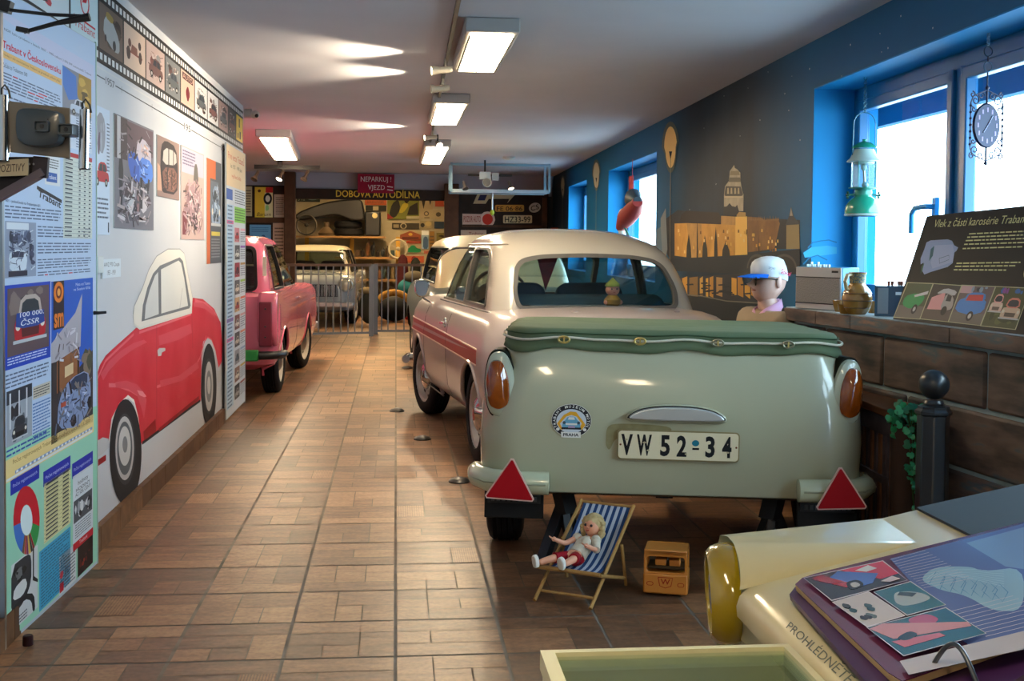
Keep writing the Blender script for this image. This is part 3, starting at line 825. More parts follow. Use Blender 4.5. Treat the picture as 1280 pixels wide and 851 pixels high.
def saloon601(name, label, loc, rz, paint, roof, bump, front_detail=False, ax=(.64, 2.66), zs=1.0):
    c = thing(name, label, 'car', loc, rz)
    c.scale = (1, 1, zs)
    solid_body('car_body', T6, paint, WELL, ax, c)
    arch_lips(T6, paint, ax, c, t=.012)
    rwp = round_poly([(-.53, .90), (.53, .90), (.47, 1.30), (-.47, 1.30)], .07)
    qp = round_poly([(.70, .90), (1.37, .90), (1.37, 1.315), (.90, 1.315)], .04)
    dp = round_poly([(1.43, .90), (2.36, .90), (2.04, 1.315), (1.43, 1.315)], .04)
    wp = round_poly([(-.54, .92), (.54, .92), (.49, 1.29), (-.49, 1.29)], .06)
    cabin(T6C, [('y', 'rear_window', rwp, (.1, .8)), ('x', 'quarter_window', qp, (-.9, .9)), ('x', 'quarter_window', qp, (0, .9)), ('x', 'door_window', dp, (-.9, .9)), ('x', 'door_window', dp, (0, .9)), ('y', 'windscreen', wp, (1.85, .8))],
          roof, c, BLACK, inner=mat('#6b6863', .9), gask=.025)
    b = MB(); b.add(*loft([ring3((.90, .60, .46, 2.4, .1, .15)), ring3((.908, .59, .47, 2.39, .1, .15))]), mat('#1f2022', .9)); b.build('cabin_floor', c)  # same dark sheet: interior shade put into its colour
    for x in (-.27, .27): seat(c, x, 1.5, mat('#3a2c2c', .8), z=.55, h=.55)
    for s in (1, -1):
        for yy in (1.40, 2.42): gap_line(T6, lambda z: yy, .30, .88, s, BLACK).build('door_gap', c)
        hx = side_x(T6, 1.55, .79); b = MB(); b.beam((s*(hx+.012), 1.47, .80), (s*(hx+.016), 1.60, .80), .014, .022, CHROME); b.box((s*hx, 1.48, .80), (.02, .02, .02), CHROME); b.build('door_handle', c, bevel=.003)
        # upright tail fin with lamp
        b = MB(); fp = smooth_poly([(-.012, .43), (-.012, .80), (.03, .90), (.12, .915), (.50, .885), (.40, .43)], 2)
        b.prism(fp, .16, paint, Matrix(((0, 0, 1, s*.655-.08), (1, 0, 0, .0), (0, 1, 0, 0), (0, 0, 0, 1)))); b.build('tail_fin', c, bevel=.03, seg=3)
        b = MB(); b.box((s*.645, -.014, .64), (.105, .02, .38), mat('#7d2338', .4)); tl = b.build('tail_lamp', c, bevel=.01)
        for zz in (.53, .62, .77):
            b = MB(); b.ball((s*.645, -.026, zz), .008, BLACK, 8); b.build('screw', tl)
        b = MB(); b.tube([(s*.60, -.07, .38), (s*.70, -.06, .38), (s*.775, .02, .38), (s*.78, .16, .38)], [.035, .035, .035, .03], mat('#17181c', .4), 10); b.build('bumper_corner', c)
        for y in ax: wheel(c, s*.64, y, .285, s, steer=(math.radians(-8) if y > 2 else 0), rimc=mat('#cfcabf', .35), cap=STEEL)
    b = MB(); b.box((0, -.075, .38), (1.20, .05, .095), bump); b.build('rear_bumper', c, bevel=.012)
    b = MB(); b.box((0, 3.58, .38), (1.46, .06, .09), mat('#b9bcc0', .3, .8)); b.build('front_bumper', c, bevel=.02)
    if front_detail:
        for s in (1, -1):
            b = MB(); M = Matrix.Translation((s*.60, 3.44, .72)) @ Matrix.Rotation(-PI/2, 4, 'X')
            b.lathe([(.125, -.12), (.125, .06), (.118, .09), (.098, .10), (.098, .085)], paint, 32, M); hd = b.build('headlamp_housing', c)
            b = MB(); b.lathe([(.10, .10), (.092, .115), (.088, .10)], CHROME, 32, M); b.lathe([(.09, .10), (.05, .118), (.001, .122)], mat('#b8b2a2', .1, .3), 28, M); b.build('headlamp', hd)
        b = MB()
        for i in range(26): b.box((-.47+.94*i/25, 3.545, .62), (.012, .03, .19), mat('#7d8490', .4, .5))
        b.box((0, 3.53, .62), (.97, .02, .21), mat('#3c4048', .6)); b.build('grille', c)
        b = MB(); b.add([(-.45, 2.62, .912), (.45, 2.62, .912), (.40, 3.3, .90), (-.40, 3.3, .90), (-.45, 2.62, .935), (.45, 2.62, .935), (.40, 3.3, .905), (-.40, 3.3, .905)], [(0, 3, 2, 1), (4, 5, 6, 7), (0, 1, 5, 4), (1, 2, 6, 5), (2, 3, 7, 6), (3, 0, 4, 7)], paint); b.build('bonnet', c, bevel=.02)
    return c
pink = saloon601('pink_saloon', 'pink saloon seen from behind, parked in the left bay beyond the panels', (-1.69, 9.40, 0), math.radians(-1.5), PINK, PINK, mat('#2f9146', .4), ax=(.50, 2.45), zs=.955)
b = MB(); b.box((.570, .475, 1.12), (.03, .012, .17), mat('#d8dccc', .6)); o = b.build('window_sticker', pink)
grey = saloon601('grey_saloon', 'grey-blue saloon facing the room behind the barrier fence', (-1.28, 21.30, 0), math.radians(178.5), mat('#8a9198', .25, coat=.6), mat('#a09a88', .3, coat=.5), mat('#888888', .4), True, zs=.90)

# ---------------------------------------------------------------- another pale car ahead of the saloon
r2 = thing('van', 'pale cream vehicle parked ahead of the saloon, only its cabin edge showing', 'car', (1.02, 10.3, 0), math.radians(3))
solid_body('car_body', P50, mat('#4d5a55', .35, coat=.4), WELL, (.64, 2.66), r2)
C2 = [(r[0], r[1]+.02, r[2]-.25 if r[0] < 1.3 else r[2]-.1, r[3], r[4], r[5]) for r in P50C]
cabin(C2, [('x', 'side_window', round_poly([(.45, .90), (1.95, .90), (1.9, 1.25), (.55, 1.25)], .05), (-.9, .9)), ('x', 'side_window', round_poly([(.45, .90), (1.95, .90), (1.9, 1.25), (.55, 1.25)], .05), (0, .9))], mat('#c6b894', .35, coat=.4), r2, BLACK, inner=mat('#777', .9) if False else mat('#777267', .9))
for s in (1, -1):
    for y in (.64, 2.66): wheel(r2, s*.635, y, .285, s)
# ================================================================== GREEN TRAILER
TGREEN = mat('#aeb097', .25, coat=.7, noise=('#a5a78e', .8), nscale=1.6)
tc = PYD(846, 500, 4.33)
trl = thing('car_trailer', 'pale green car-tail trailer with green canvas cover and number plate before the saloon', 'trailer', (tc.x-.018, 4.33, 0), 0, rot=(0, math.radians(.55), math.radians(-8.3)))
TR = [(.275, .70, .05, .98, .16, .12), (.29, .735, .02, 1.0, .17, .12), (.36, .757, .005, 1.02, .17, .12), (.50, .76, .0, 1.03, .17, .12), (.64, .750, .004, 1.03, .17, .12),
      (.74, .724, .015, 1.02, .17, .12), (.81, .685, .03, 1.01, .16, .12), (.86, .655, .045, 1.0, .15, .12), (.885, .640, .055, .99, .14, .12)]
TR = [(z, hw, y0-.014*math.sin(min(1, max(0, (z-.28)/.64))*PI), y1, rr, rf) for z, hw, y0, y1, rr, rf in TR]
body = solid_body('trailer_body', TR, TGREEN, WELL, (.42,), trl, ar=.30, az=.27, depth=.22)
# canvas cover: top and wavy skirt
CAN = mat('#66755a', .85, noise=('#55664d', .7), nscale=6, bump=.5)
def cover_ring(z, o_, wave, phase=0):
    _, hw, y0, y1, rr, rf = interp(TR, min(z, .90)); pts = ring_pts(hw+o_, y0-o_, y1+o_, rr+o_, rf+o_, nc=9, ns=14, ne=16)
    out = []; n = len(pts); rr2 = random.Random(4); ph = [rr2.uniform(0, 6) for _ in range(5)]
    for i, (x, y) in enumerate(pts):
        s = i/n*2*PI
        wv = wave*(math.sin(9*s+ph[0])+.6*math.sin(17*s+ph[1])+.5*math.sin(29*s+ph[2]))
        d = 1+wv*.9
        out.append((x*(1+wv*.35), y+(y-.5)*wv*.35, z+wave*.45*(math.sin(13*s+ph[3])+.6*math.sin(23*s+ph[4]))+(y-.0)*(-.03)*(z-.8)*10*.5))
    return out
b = MB(); rgs = [cover_ring(.846, .012, .017), cover_ring(.865, .018, .014), cover_ring(.885, .018, .008), cover_ring(.900, .020, .006), cover_ring(.916, .018, .005), cover_ring(.928, .008, .003)]
for k, f in enumerate((.95, .85, .7, .5, .3, .12, .02)):
    z = .931-.002*k
    rgs.append([(x*f, .5+(y-.5)*f, z-(y*.012)) for x, y, _ in rgs[5]])
b.add(*loft(rgs, True, False), CAN); cv = b.build('canvas_cover', trl, angle=70)
sol = cv.modifiers.new('s', 'SOLIDIFY'); sol.thickness = .004; sol.offset = -1
# seam, rope and lacing hooks
b = MB(); sm = cover_ring(.912, .024, .005); b.tube(sm[::1], .0028, mat('#3b5038', .9), 6, closed=True); b.build('cover_seam', cv)
b = MB(); rp = cover_ring(.888, .036, .010); b.tube([(x, y, z+.004) for x, y, z in rp], .0048, mat('#cfcbb8', .8, bump=.3, nscale=300), 8, closed=True); b.build('rope', trl)
for x in (-.43, -.135, .165, .435):
    b = MB(); yy = end_y(TR, x, .885)-.046
    b.tube([(x+.021*math.cos(a), yy, .889+.012*math.sin(a)) for a in [2*PI*i/20 for i in range(20)]], .0042, mat('#c9b26a' if x < .1 else '#8d8a70', .35, .7), 8, closed=True)
    b.box((x, yy-.002, .889), (.006, .008, .02), mat('#c9b26a', .35, .7)); b.build('lacing_hook', trl)
# tail lamps: chrome-grey pods on the corners with amber lenses
POD = mat('#a9b09c', .3, coat=.6); AMB = mat('#a04e0a', .12, coat=1.0, noise=('#6a2a05', .5), nscale=14)
for s in (-1, 1):
    op = smooth_poly([(-.052, -.10), (0, -.128), (.05, -.10), (.056, .02), (.030, .112), (-.028, .112), (-.058, .02)], 3)
    op = [(x*s, y) for x, y in op]
    def pod(scale_, y0, d, m, nm, par=trl, dome=.012, dx=0, dz=0):
        b = MB(); M = Matrix.Translation(((.668 if s > 0 else -.676), y0, .711)) @ Matrix.Rotation(math.radians(11 if s > 0 else -4), 4, 'Z') @ Matrix.Rotation(PI/2, 4, 'X') @ Matrix.Rotation(s*math.radians(-4), 4, 'Z')
        rgsp = []
        for f, h in ((1, -.10), (1, d*.6), (.96, d*.9), (.85, d), (.6, d+dome*.7), (.3, d+dome)):
            rgsp.append([(x*scale_*1.1*f+dx, y*scale_*1.1*f+dz, h) for x, y in op])
        b.add(*loft(rgsp), m, M); return b.build(nm, par, angle=50)
    p = pod(1.0, .045, .03, POD, 'lamp_housing')
    pod(1.075, .048, .014, mat('#15180f', .7), 'housing_gasket', p, dome=.0)
    pod(.76, .040, .044, AMB, 'lamp_lens', p, dome=.020, dx=s*.008)
# corner bumpers
BMP = mat('#b9c2a6', .25, coat=.7)
for s in (-1, 1):
    b = MB(); z = .335
    b.tube([(s*.475, -.045, z), (s*.477, -.045, z), (s*.60, -.045, z), (s*.70, -.015, z), (s*.755, .06, z), (s*.772, .16, z), (s*.772, .20, z)], [.034, .045, .046, .046, .044, .040, .034], BMP, 16)
    bp = b.build('corner_bumper', trl)
    b = MB(); b.tube([(s*.49, -.091, z+.002), (s*.60, -.091, z+.002), (s*.728, -.052, z+.002), (s*.797, .055, z+.002)], .004, mat('#8d957c', .4), 6); b.build('bumper_crease', bp)
    # warning triangle
    b = MB(); R_ = .098
    tri = [(-.100, -.080), (.100, -.080), (0, .088)]
    tri = [tuple(Vector(tri[i])*(1-t)+Vector(tri[j])*t) for i, j, t in ((0, 1, .06), (0, 1, .94), (1, 2, .06), (1, 2, .94), (2, 0, .06), (2, 0, .94))]
    M = Matrix.Translation((s*.622, -.108, .362)) @ Matrix.Rotation(s*math.radians(-3), 4, 'Y') @ Matrix.Rotation(PI/2, 4, 'X')
    b.prism(tri, .008, mat('#d9b7ab', .5), M); tr = b.build('warning_triangle', trl)
    b = MB(); b.prism(offset_poly(tri, -.006), .002, mat('#a00a18', .5), M @ Matrix.Translation((0, 0, .0085)))
    b.build('reflector', tr)
    # mudguard plate with embossed lettering, behind the bumper
    b = MB(); b.box((s*.615, .07, .232), (.235, .012, .125), mat('#1d1f20', .5)); mg = b.build('mud_flap', trl, bevel=.004)
    b = MB(); b.box((s*.615, .061, .248), (.21, .006, .034), mat('#2b2d2e', .4, .4))
    for i in range(9): b.box((s*.615-.084+.021*i, .056, .248), (.012, .004, .018), mat('#4d5050', .35, .6))
    b.build('embossed_band', mg)
# number plate
b = MB(); yp = end_y(TR, 0, .55)-.006
M = Matrix.Translation((.018, yp-.004, .491)) @ Matrix.Rotation(math.radians(.2), 4, 'Y') @ Matrix.Rotation(PI/2, 4, 'X')
b.prism(rrect(-.235, -.058, .235, .058, .016), .006, mat('#8a7d58', .5), M); pl = b.build('number_plate', trl)
b = MB(); b.prism(rrect(-.230, -.053, .230, .053, .013), .002, mat('#d9cfae', .45), M @ Matrix.Translation((0, 0, .0062))); b.build('plate_face', pl)
bpy.context.view_layer.update()
def local_art(parent, M):
    """art plane in the parent's local frame"""
    o = M @ Vector((0, 0, 0)); e1 = (M @ Vector((1, 0, 0)))-o; e2 = (M @ Vector((0, 1, 0)))-o
    return Art(o, e1, e2)
def attach(art, name, parent):
    o = art.mb.build(name, None, smooth=False); o.parent = parent; return o
a = local_art(trl, M @ Matrix.Translation((0, 0, .0088))); PI_ = mat('#191b1f', .5)
for ch, x_, w_ in (('V', -.220, .045), ('W', -.160, .058), ('5', -.069, .037), ('2', -.006, .038)): a.t(ch, x_, -.041, .082, w_, PI_, bold=.035)
a.oval(.066, .013, .014, .012, mat('#1f6f86', .5)); a.rect(.054, -.013, .08, -.005, PI_)
a.t('3', .104, -.041, .082, .036, PI_, bold=.035); a.t('4', .168, -.041, .082, .036, PI_, bold=.035)
for xx in (-.222, .222): a.oval(xx, 0, .004, .004, mat('#6b3a22', .6))
for (xx, yy, r) in ((-.20, .02, .006), (-.13, .01, .007), (-.115, -.02, .006), (.19, -.02, .006), (.03, -.03, .005)): a.oval(xx, yy, r, r*.6, mat('#b5a988', .6), 7)
attach(a, 'plate_characters', pl)
# rusty halo of old plate, chips at the lower edge
a = local_art(trl, Matrix.Translation((-.06, yp+.0035, .512)) @ Matrix.Rotation(PI/2, 4, 'X'))
OLD = mat('#8f8a66', .6, noise=('#7d7450', .6), nscale=30)
a.poly(smooth_poly([(-.20, -.03), (-.20, .04), (-.17, .06), (.04, .055), (.06, .03), (-.1, .02), (-.165, -.0), (-.185, -.05)], 2), OLD); attach(a, 'worn_paint', body)
# plate lamp hood
b = MB(); hp = smooth_poly([(-.165, 0), (.165, 0), (.16, .018), (.12, .042), (.05, .054), (-.05, .054), (-.12, .042), (-.16, .018)], 2)
hp = [(x*1.16, y*1.1) for x, y in hp]
M = Matrix.Translation((.008, yp+.008, .585)) @ Matrix.Rotation(PI/2, 4, 'X')
b.prism(offset_poly(hp, .007), .022, TGREEN, M); lh = b.build('plate_lamp', trl, bevel=.008, seg=3)
b = MB(); b.prism([(x, y+.003) for x, y in offset_poly(hp, -.001)], .003, BLACK, M @ Matrix.Translation((0, 0, .022))); b.build('lamp_gasket', lh)
b = MB(); b.prism([(x*.96, y*.86+.006) for x, y in hp], .022, mat('#c4c7c8', .3, .55), M @ Matrix.Translation((0, 0, .022))); b.build('lamp_cover', lh, bevel=.012, seg=4)
# round museum sticker
M = Matrix.Translation((-.395, end_y(TR, .395, .6)-.0035-.002, .5765)) @ Matrix.Rotation(PI/2, 4, 'X')
a = local_art(trl, M); BK = mat('#24242a', .5); WH = mat('#dcdcd6', .5)
a.oval(0, 0, .0775, .0775*.84+.0, WH, 36); a.oval(0, 0, .0760, .0635, BK, 36); a.oval(0, -.002, .0585, .047, mat('#c3ccd4', .5), 32)
YEL = mat('#d9a02e', .5); BLU = mat('#5f9dbb', .4)
a.poly([(-.056, -.012), (-.03, .022), (-.005, .036), (.018, .034), (.03, .018), (.045, .0), (.055, -.015), (.04, -.036), (.03, -.03), (.04, -.01), (.02, .016), (0, .022), (-.02, .016), (-.044, -.012), (-.032, -.036), (-.04, -.036)], YEL)
a.poly(smooth_poly([(-.036, -.03), (-.034, -.008), (-.022, .004), (-.014, .016), (.014, .016), (.022, .004), (.034, -.008), (.036, -.03)], 1), BLU)
a.poly([(-.014, .004), (-.010, .014), (.010, .014), (.014, .004)], WH); a.rect(-.022, -.017, .022, -.010, WH)
for q in (-.028, .028): a.oval(q, -.008, .006, .006, mat('#2c4250', .4), 12)
a.rect(-.038, -.034, .038, -.026, BK); a.rect(-.012, -.028, .014, -.020, mat('#a38fb0', .5))
a.rect(-.039, -.066, .037, -.044, WH); a.t('PRAHA', -.031, -.061, .012, .060, BK, bold=.03)
st = 'TRABANT MUZEUM MOTOL'; n = len(st)
for i, ch in enumerate(st):
    if ch == ' ': continue
    t = math.radians(205-230*i/(n-1)); r1 = .0605; c_ = Vector((math.cos(t)*.0665, math.sin(t)*.0555)); up_ = Vector((math.cos(t), math.sin(t)*.9)).normalized(); rx = Vector((up_.y, -up_.x))
    hw_ = .0042 if ch != 'M' else .0056; hh = .0050
    a.text(ch, [tuple(c_-rx*hw_-up_*hh), tuple(c_+rx*hw_-up_*hh), tuple(c_+rx*hw_+up_*hh), tuple(c_-rx*hw_+up_*hh)], WH, bold=.02)
for q in (-.052, .052): a.oval(q, -.034, .007, .006, WH, 12)
attach(a, 'round_sticker', trl)
# wheels, axle, drawbar, jack legs
for s in (-1, 1): wheel(trl, s*.66, .42, .285, s, W=.15)
b = MB(); b.tube([(-.6, .42, .27), (.6, .42, .27)], .03, BLACK, 12); b.beam((0, .3, .24), (0, 1.25, .30), .07, .05, BLACK); b.ball((0, 1.27, .32), .04, BLACK); b.build('axle', trl)
for s in (-1, 1):
    b = MB(); b.beam((s*.44, .16, .33), (s*.40, .12, .18), .07, .05, BLACK); b.beam((s*.42, .14, .22), (s*.50, .05, .0), .045, .03, BLACK); b.beam((s*.42, .14, .22), (s*.36, .22, .0), .06, .03, BLACK); b.beam((s*.42, .14, .24), (s*.38, .02, .0), .03, .03, BLACK)
    b.build('support_stand', trl)
b = MB(); b.tube([(-.05, .30, .27), (.20, .30, .275)], .045, mat('#7d6e64', .6, noise=('#5c5048', .6)), 14); b.build('exhaust_can', trl)

# ---------------------------------------------------------------- toy deckchair, doll, toy van
WOOD = mat('#b08a55', .55, noise=('#93703f', .7), nscale=30)
dk = thing('deckchair', 'child-size wooden deckchair with blue and white striped canvas under the trailer', 'deckchair', (0, 0, 0))
fl, fr_ = PZ(668, 751, .006), PZ(738, 762, .006)
wv = (fr_-fl); wl = wv.length; wd = wv.normalized(); bk = Vector((-wd.y, wd.x, 0)); bk = bk if bk.y > 0 else -bk
def D(a_, b_, z): return fl + wd*a_ + bk*b_ + Vector((0, 0, z))
hT = .275; bT = .43
# long frame
for a_ in (0, wl):
    b = MB(); b.tube([D(a_, 0, .003), D(a_, bT, hT)], .0068, WOOD, 8); b.build('long_rail', dk)
for t in (.10, .985):
    b = MB(); b.tube([D(-.004, bT*t, hT*t), D(wl+.004, bT*t, hT*t)], .0055, WOOD, 8); b.build('crossbar', dk)
# seat frame: from front seat bar back down to the rear feet
sf = (-.035, .135); rf = (.245, .004)
for a_ in (-.012, wl+.012):
    b = MB(); b.tube([D(a_, sf[0]+.0, sf[1]), D(a_, .18, .215*.3+.02)], .006, WOOD, 8) if False else b.tube([D(a_, .055, .105), D(a_, .30, .035)], .006, WOOD, 8); b.build('seat_rail', dk)
    b = MB(); b.tube([D(a_, .27, .165), D(a_, .32, .003)], .006, WOOD, 8); b.build('rear_leg', dk)
b = MB(); b.tube([D(-.028, .055, .107), D(wl+.012, .055, .107)], .008, WOOD, 8); b.build('front_bar', dk)
b = MB(); b.tube([D(-.015, .30, .035), D(wl+.015, .30, .035)], .0055, WOOD, 8); b.build('rear_bar', dk)
STB = mat('#27406b', .85); STW = mat('#a9b4c4', .85)
b = MB(); n = 15; prof = []
for i in range(15):
    t = i/14
    p0 = Vector((bT*.985, hT*.985)); p3 = Vector((.06, .112)); p1 = Vector((.30, .165)); p2 = Vector((.17, .055))
    q = p0*(1-t)**3+p1*3*t*(1-t)**2+p2*3*t*t*(1-t)+p3*t**3; prof.append(q)
for k in range(n):
    a0 = .012+(wl-.024)*k/n; a1 = .012+(wl-.024)*(k+1)/n; vs = []
    for q in prof: vs += [D(a0, q.x, q.y), D(a1, q.x, q.y), D(a1, q.x+.001, q.y-.002), D(a0, q.x+.001, q.y-.002)]
    fs = []
    for i in range(len(prof)-1):
        c0, c1 = 4*i, 4*i+4; fs += [(c0, c0+1, c1+1, c1), (c0+2, c0+3, c1+3, c1+2)]
    b.add(vs, fs, STB if k % 2 == 0 else STW)
b.build('striped_canvas', dk)
# doll sitting in it
SK = mat('#d99b7c', .45); HAIR = mat('#cdb98c', .8, noise=('#a38c5c', .7), nscale=60, bump=.6)
def on_prof(t): 
    i = min(13, int(t*14)); f = t*14-i; return prof[i]*(1-f)+prof[i+1]*f
hp_ = on_prof(.76); cx_ = wl*.45
dl = thing('doll', 'blonde doll in a white blouse and red trousers sitting in the small deckchair', 'doll')
def DD(a_, b_, z): return D(a_, b_, z)
hip = DD(cx_, hp_.x+.0, hp_.y+.028); chest = DD(cx_+.010, hp_.x+.052, hp_.y+.058); neck = DD(cx_+.018, hp_.x+.076, hp_.y+.080); head = DD(cx_+.024, hp_.x+.080, hp_.y+.112)
kneeL = DD(cx_-.035, hp_.x-.06, hp_.y+.040); footL = DD(cx_-.075, hp_.x-.115, hp_.y+.030)
kneeR = DD(cx_+.022, hp_.x-.055, hp_.y+.042); footR = DD(cx_+.005, hp_.x-.105, hp_.y+.032)
shL = DD(cx_-.020, hp_.x+.062, hp_.y+.074); elL = DD(cx_-.045, hp_.x+.02, hp_.y+.062); haL = DD(cx_-.070, hp_.x-.008, hp_.y+.080)
shR = DD(cx_+.044, hp_.x+.062, hp_.y+.074); elR = DD(cx_+.062, hp_.x+.018, hp_.y+.055); haR = DD(cx_+.040, hp_.x-.008, hp_.y+.072)
J = [(hip, .022), (chest, .021), (neck, .010), (head, .012), (kneeL, .0135), (footL, .010), (kneeR, .0135), (footR, .010), (shL, .011), (elL, .0085), (haL, .007), (shR, .011), (elR, .0085), (haR, .007)]
E_ = [(0, 1), (1, 2), (2, 3), (0, 4), (4, 5), (0, 6), (6, 7), (1, 8), (8, 9), (9, 10), (1, 11), (11, 12), (12, 13)]
skin('doll_body', J, E_, SK, dl)
def limb(pts, rs, m, nm, n=10):
    b = MB(); b.tube(pts, rs, m, n); return b.build(nm, dl)
b = MB(); b.ball(hip+Vector((0, 0, -.002)), .027, mat('#8e1220', .7), sc=(1.15, 1, .9)); b.tube([hip, hip.lerp(kneeL, .6), kneeL.lerp(footL, .15)], [.022, .019, .017], mat('#8e1220', .7), 12); b.tube([hip, hip.lerp(kneeR, .6), kneeR.lerp(footR, .15)], [.022, .019, .017], mat('#8e1220', .7), 12); b.build('trousers', dl)
BL = mat('#d6d0c0', .8, noise=('#b8b09c', .7), nscale=70, bump=.5)
b = MB(); b.tube([hip+(chest-hip)*.1, hip.lerp(chest, .6), chest, chest.lerp(neck, .8)], [.030, .028, .029, .014], BL, 14); b.ball(shL, .016, BL); b.ball(shR, .017, BL); b.tube([shR, elR], [.015, .013], BL, 10); b.ball(chest+Vector((0, -.02, .012)), .018, BL); b.build('blouse', dl)
hv = (head-neck).normalized()
hb = MB(); hb.ball(head, .030, SK, 24, sc=(.92, .95, 1.08)); fd = (-bk*.9-wd*.15+Vector((0, 0, .15))).normalized(); rr2 = fd.cross(Vector((0, 0, 1))).normalized(); uu = rr2.cross(fd)
hb.ball(head+fd*.0285-uu*.003, .0042, SK, 10); hb.build('head', dl)
b = MB()
for s in (-1, 1): b.ball(head+fd*.0255+rr2*s*.0105+uu*.004, .0048, mat('#1a1416', .3), 10)
b.build('eye', dl)
b = MB(); b.ball(head+fd*.0268-uu*.0125, .0035, mat('#b04a40', .5), 10, sc=(1.6, .7, .6)); b.build('mouth', dl)
b = MB(); rr3 = random.Random(2)
b.ball(head-fd*.008+uu*.010, .0335, HAIR, 20, sc=(1.02, .98, .98))
for i in range(60):
    t = rr3.uniform(-.2, 1.2)*PI; fr3 = rr3.uniform(-.5, .5)
    p = head+rr2*math.cos(t)*.036+uu*(math.sin(t)*.031+ (-.018 if math.sin(t) < .3 else 0)*rr3.random())-fd*(.004+.012*fr3)
    if (p-head).dot(fd) > .012: continue
    b.ball(p, rr3.uniform(.0065, .010), HAIR, 8)
b.build('curly_hair', dl)
for f_, k_ in ((footL, kneeL), (footR, kneeR)):
    b = MB(); d_ = (f_-k_).normalized(); M = Matrix.Translation(f_+d_*.003+Vector((0, 0, .008))) @ d_.to_track_quat('Z', 'Y').to_matrix().to_4x4(); b.prism(smooth_poly([(-.012, -.02), (.012, -.02), (.014, .012), (0, .022), (-.014, .012)], 2), .014, mat('#dedcd4', .4), M); b.build('shoe', dl, bevel=.003)
for h_, e_ in ((haL, elL), (haR, elR)):
    b = MB(); d_ = (h_-e_).normalized(); sd = d_.cross(Vector((0, 0, 1))).normalized(); b.ball(h_, .0078, SK, 10)
    for i in range(4): b.tube([h_+sd*(i-1.5)*.003, h_+sd*(i-1.5)*.0042+d_*.012, h_+sd*(i-1.5)*.0045+d_*(.018 if i in (1, 2) else .015)+Vector((0, 0, .003))], [.0022, .002, .0014], SK, 6)
    b.tube([h_-sd*.005, h_-sd*.011+d_*.007], [.0024, .0018], SK, 6); b.build('hand', dl)
DS = 1.15; dl.scale = (DS, DS, DS); dl.location = hip*(1-DS)+Vector((0, 0, .006))
# orange toy van with an open back
vl, vr = PZ(803, 744, 0), PZ(860, 748, 0); wv_ = vr-vl; vw = wv_.length; ang = math.atan2(wv_.y, wv_.x)
tv = thing('toy_van', 'orange plastic toy van with W badge on its nose, beside the deckchair', 'toy van', (vl.x, vl.y, 0), ang)
OR = mat('#b9742a', .4, coat=.3)
b = MB(); zz = .010
def vpr(poly, y0, d, m): b.prism(poly, d, m, Matrix.Translation((0, y0+d, zz)) @ Matrix.Rotation(PI/2, 4, 'X'))
low = rrect(.001, 0, vw-.001, .082, .010); vpr(low, 0, .13, OR)
b.build('van_body', tv, bevel=.006)
b = MB(); outer = rrect(0.003, .08, vw-.003, .178, [.002, .002, .022, .022]); inner = rrect(.014, .088, vw-.014, .150, .012)
n_ = len(outer)
for y0, d in ((.0, .012), (.115, .012)):
    M = Matrix.Translation((0, y0+d, zz)) @ Matrix.Rotation(PI/2, 4, 'X'); vs = []
    for h in (0, d): vs += [(x, y, h) for x, y in outer]+[(x, y, h) for x, y in inner]
    k_ = n_; fs = []
    for i in range(k_):
        j = (i+1) % k_; fs += [(i, j, k_+j, k_+i), (2*k_+i, 3*k_+i, 3*k_+j, 2*k_+j), (i, 2*k_+i, 2*k_+j, j), (k_+i, k_+j, 3*k_+j, 3*k_+i)]
    b.add(vs, fs, OR, M)
b.box((vw/2, .0635, zz+.166), (vw-.008, .127, .022), OR); b.build('van_roof', tv, bevel=.004)
b = MB(); b.box((vw/2, .065, zz+.10), (vw-.03, .09, .012), mat('#3a2a18', .6)); b.box((vw/2-.02, .06, zz+.115), (.04, .05, .03), OR); b.box((vw/2+.03, .06, zz+.115), (.04, .05, .03), OR); b.build('van_seats', tv, bevel=.004)
for x in (.035, vw-.035):
    b = MB(); M = Matrix.Translation((x, .03, .012)) @ Matrix.Rotation(PI/2, 4, 'Y'); b.lathe([(.012, -.008), (.012, .008)], BLACK, 16, M); b.build('wheel', tv)
a = Art((0, -.0006, 0), (1, 0, 0), (0, 0, 1)); RD = mat('#8d2a1c', .5)
def stroke_poly(p, w_): a.line(p+[p[0]], w_, RD)
stroke_poly([(vw/2-.026, .078), (vw/2+.026, .078), (vw/2+.020, .044), (vw/2, .036), (vw/2-.020, .044)], .003)
a.t('W', vw/2-.017, .050, .022, .034, RD, bold=.015)
for s in (-1, 1): stroke_poly(rrect(vw/2+s*.055-.011, .044, vw/2+s*.055+.011, .058, .006), .0024)
attach(a, 'van_badge', tv); tv.scale = (1, 1, .9)
# floor lamps set in the tiles
for i, (u, v) in enumerate(((496, 514), (528, 549), (574, 602), (509, 460), (511, 449))):
    p = PZ(u, v, 0); b = MB(); b.lathe([(.057, 0), (.057, .006), (.045, .017), (.03, .022), (.001, .022)], mat('#22201f', .4), 28); b.lathe([(.030, .0221), (.02, .026), (.001, .027)], mat('#39393b', .3), 20)
    if i == 0:
        proto = b.build('floor_stud', None); o = proto
    else: o = proto.copy(); COL.objects.link(o)
    o.location = p
    tag(o, ['black domed stud on the floor beside the front wheel of the cream saloon', 'black domed stud on the floor, middle one beside the cream saloon', 'black domed stud on the floor nearest the trailer bumper', 'black floor stud farther up the aisle near the second parked car', 'farthest black floor stud, towards the barrier fence'][i], 'floor stud', 'black floor studs along the aisle')
p = PZ(35, 806, 0); b = MB(); b.lathe([(.0155, 0), (.016, .004), (.0155, .028), (.013, .031), (.001, .031)], mat('#2a1418', .5), 20); o = b.build('rubber_stop'); o.location = p; tag(o, 'small dark round rubber stop on the floor by the foot of the tall text panel', 'rubber stop')
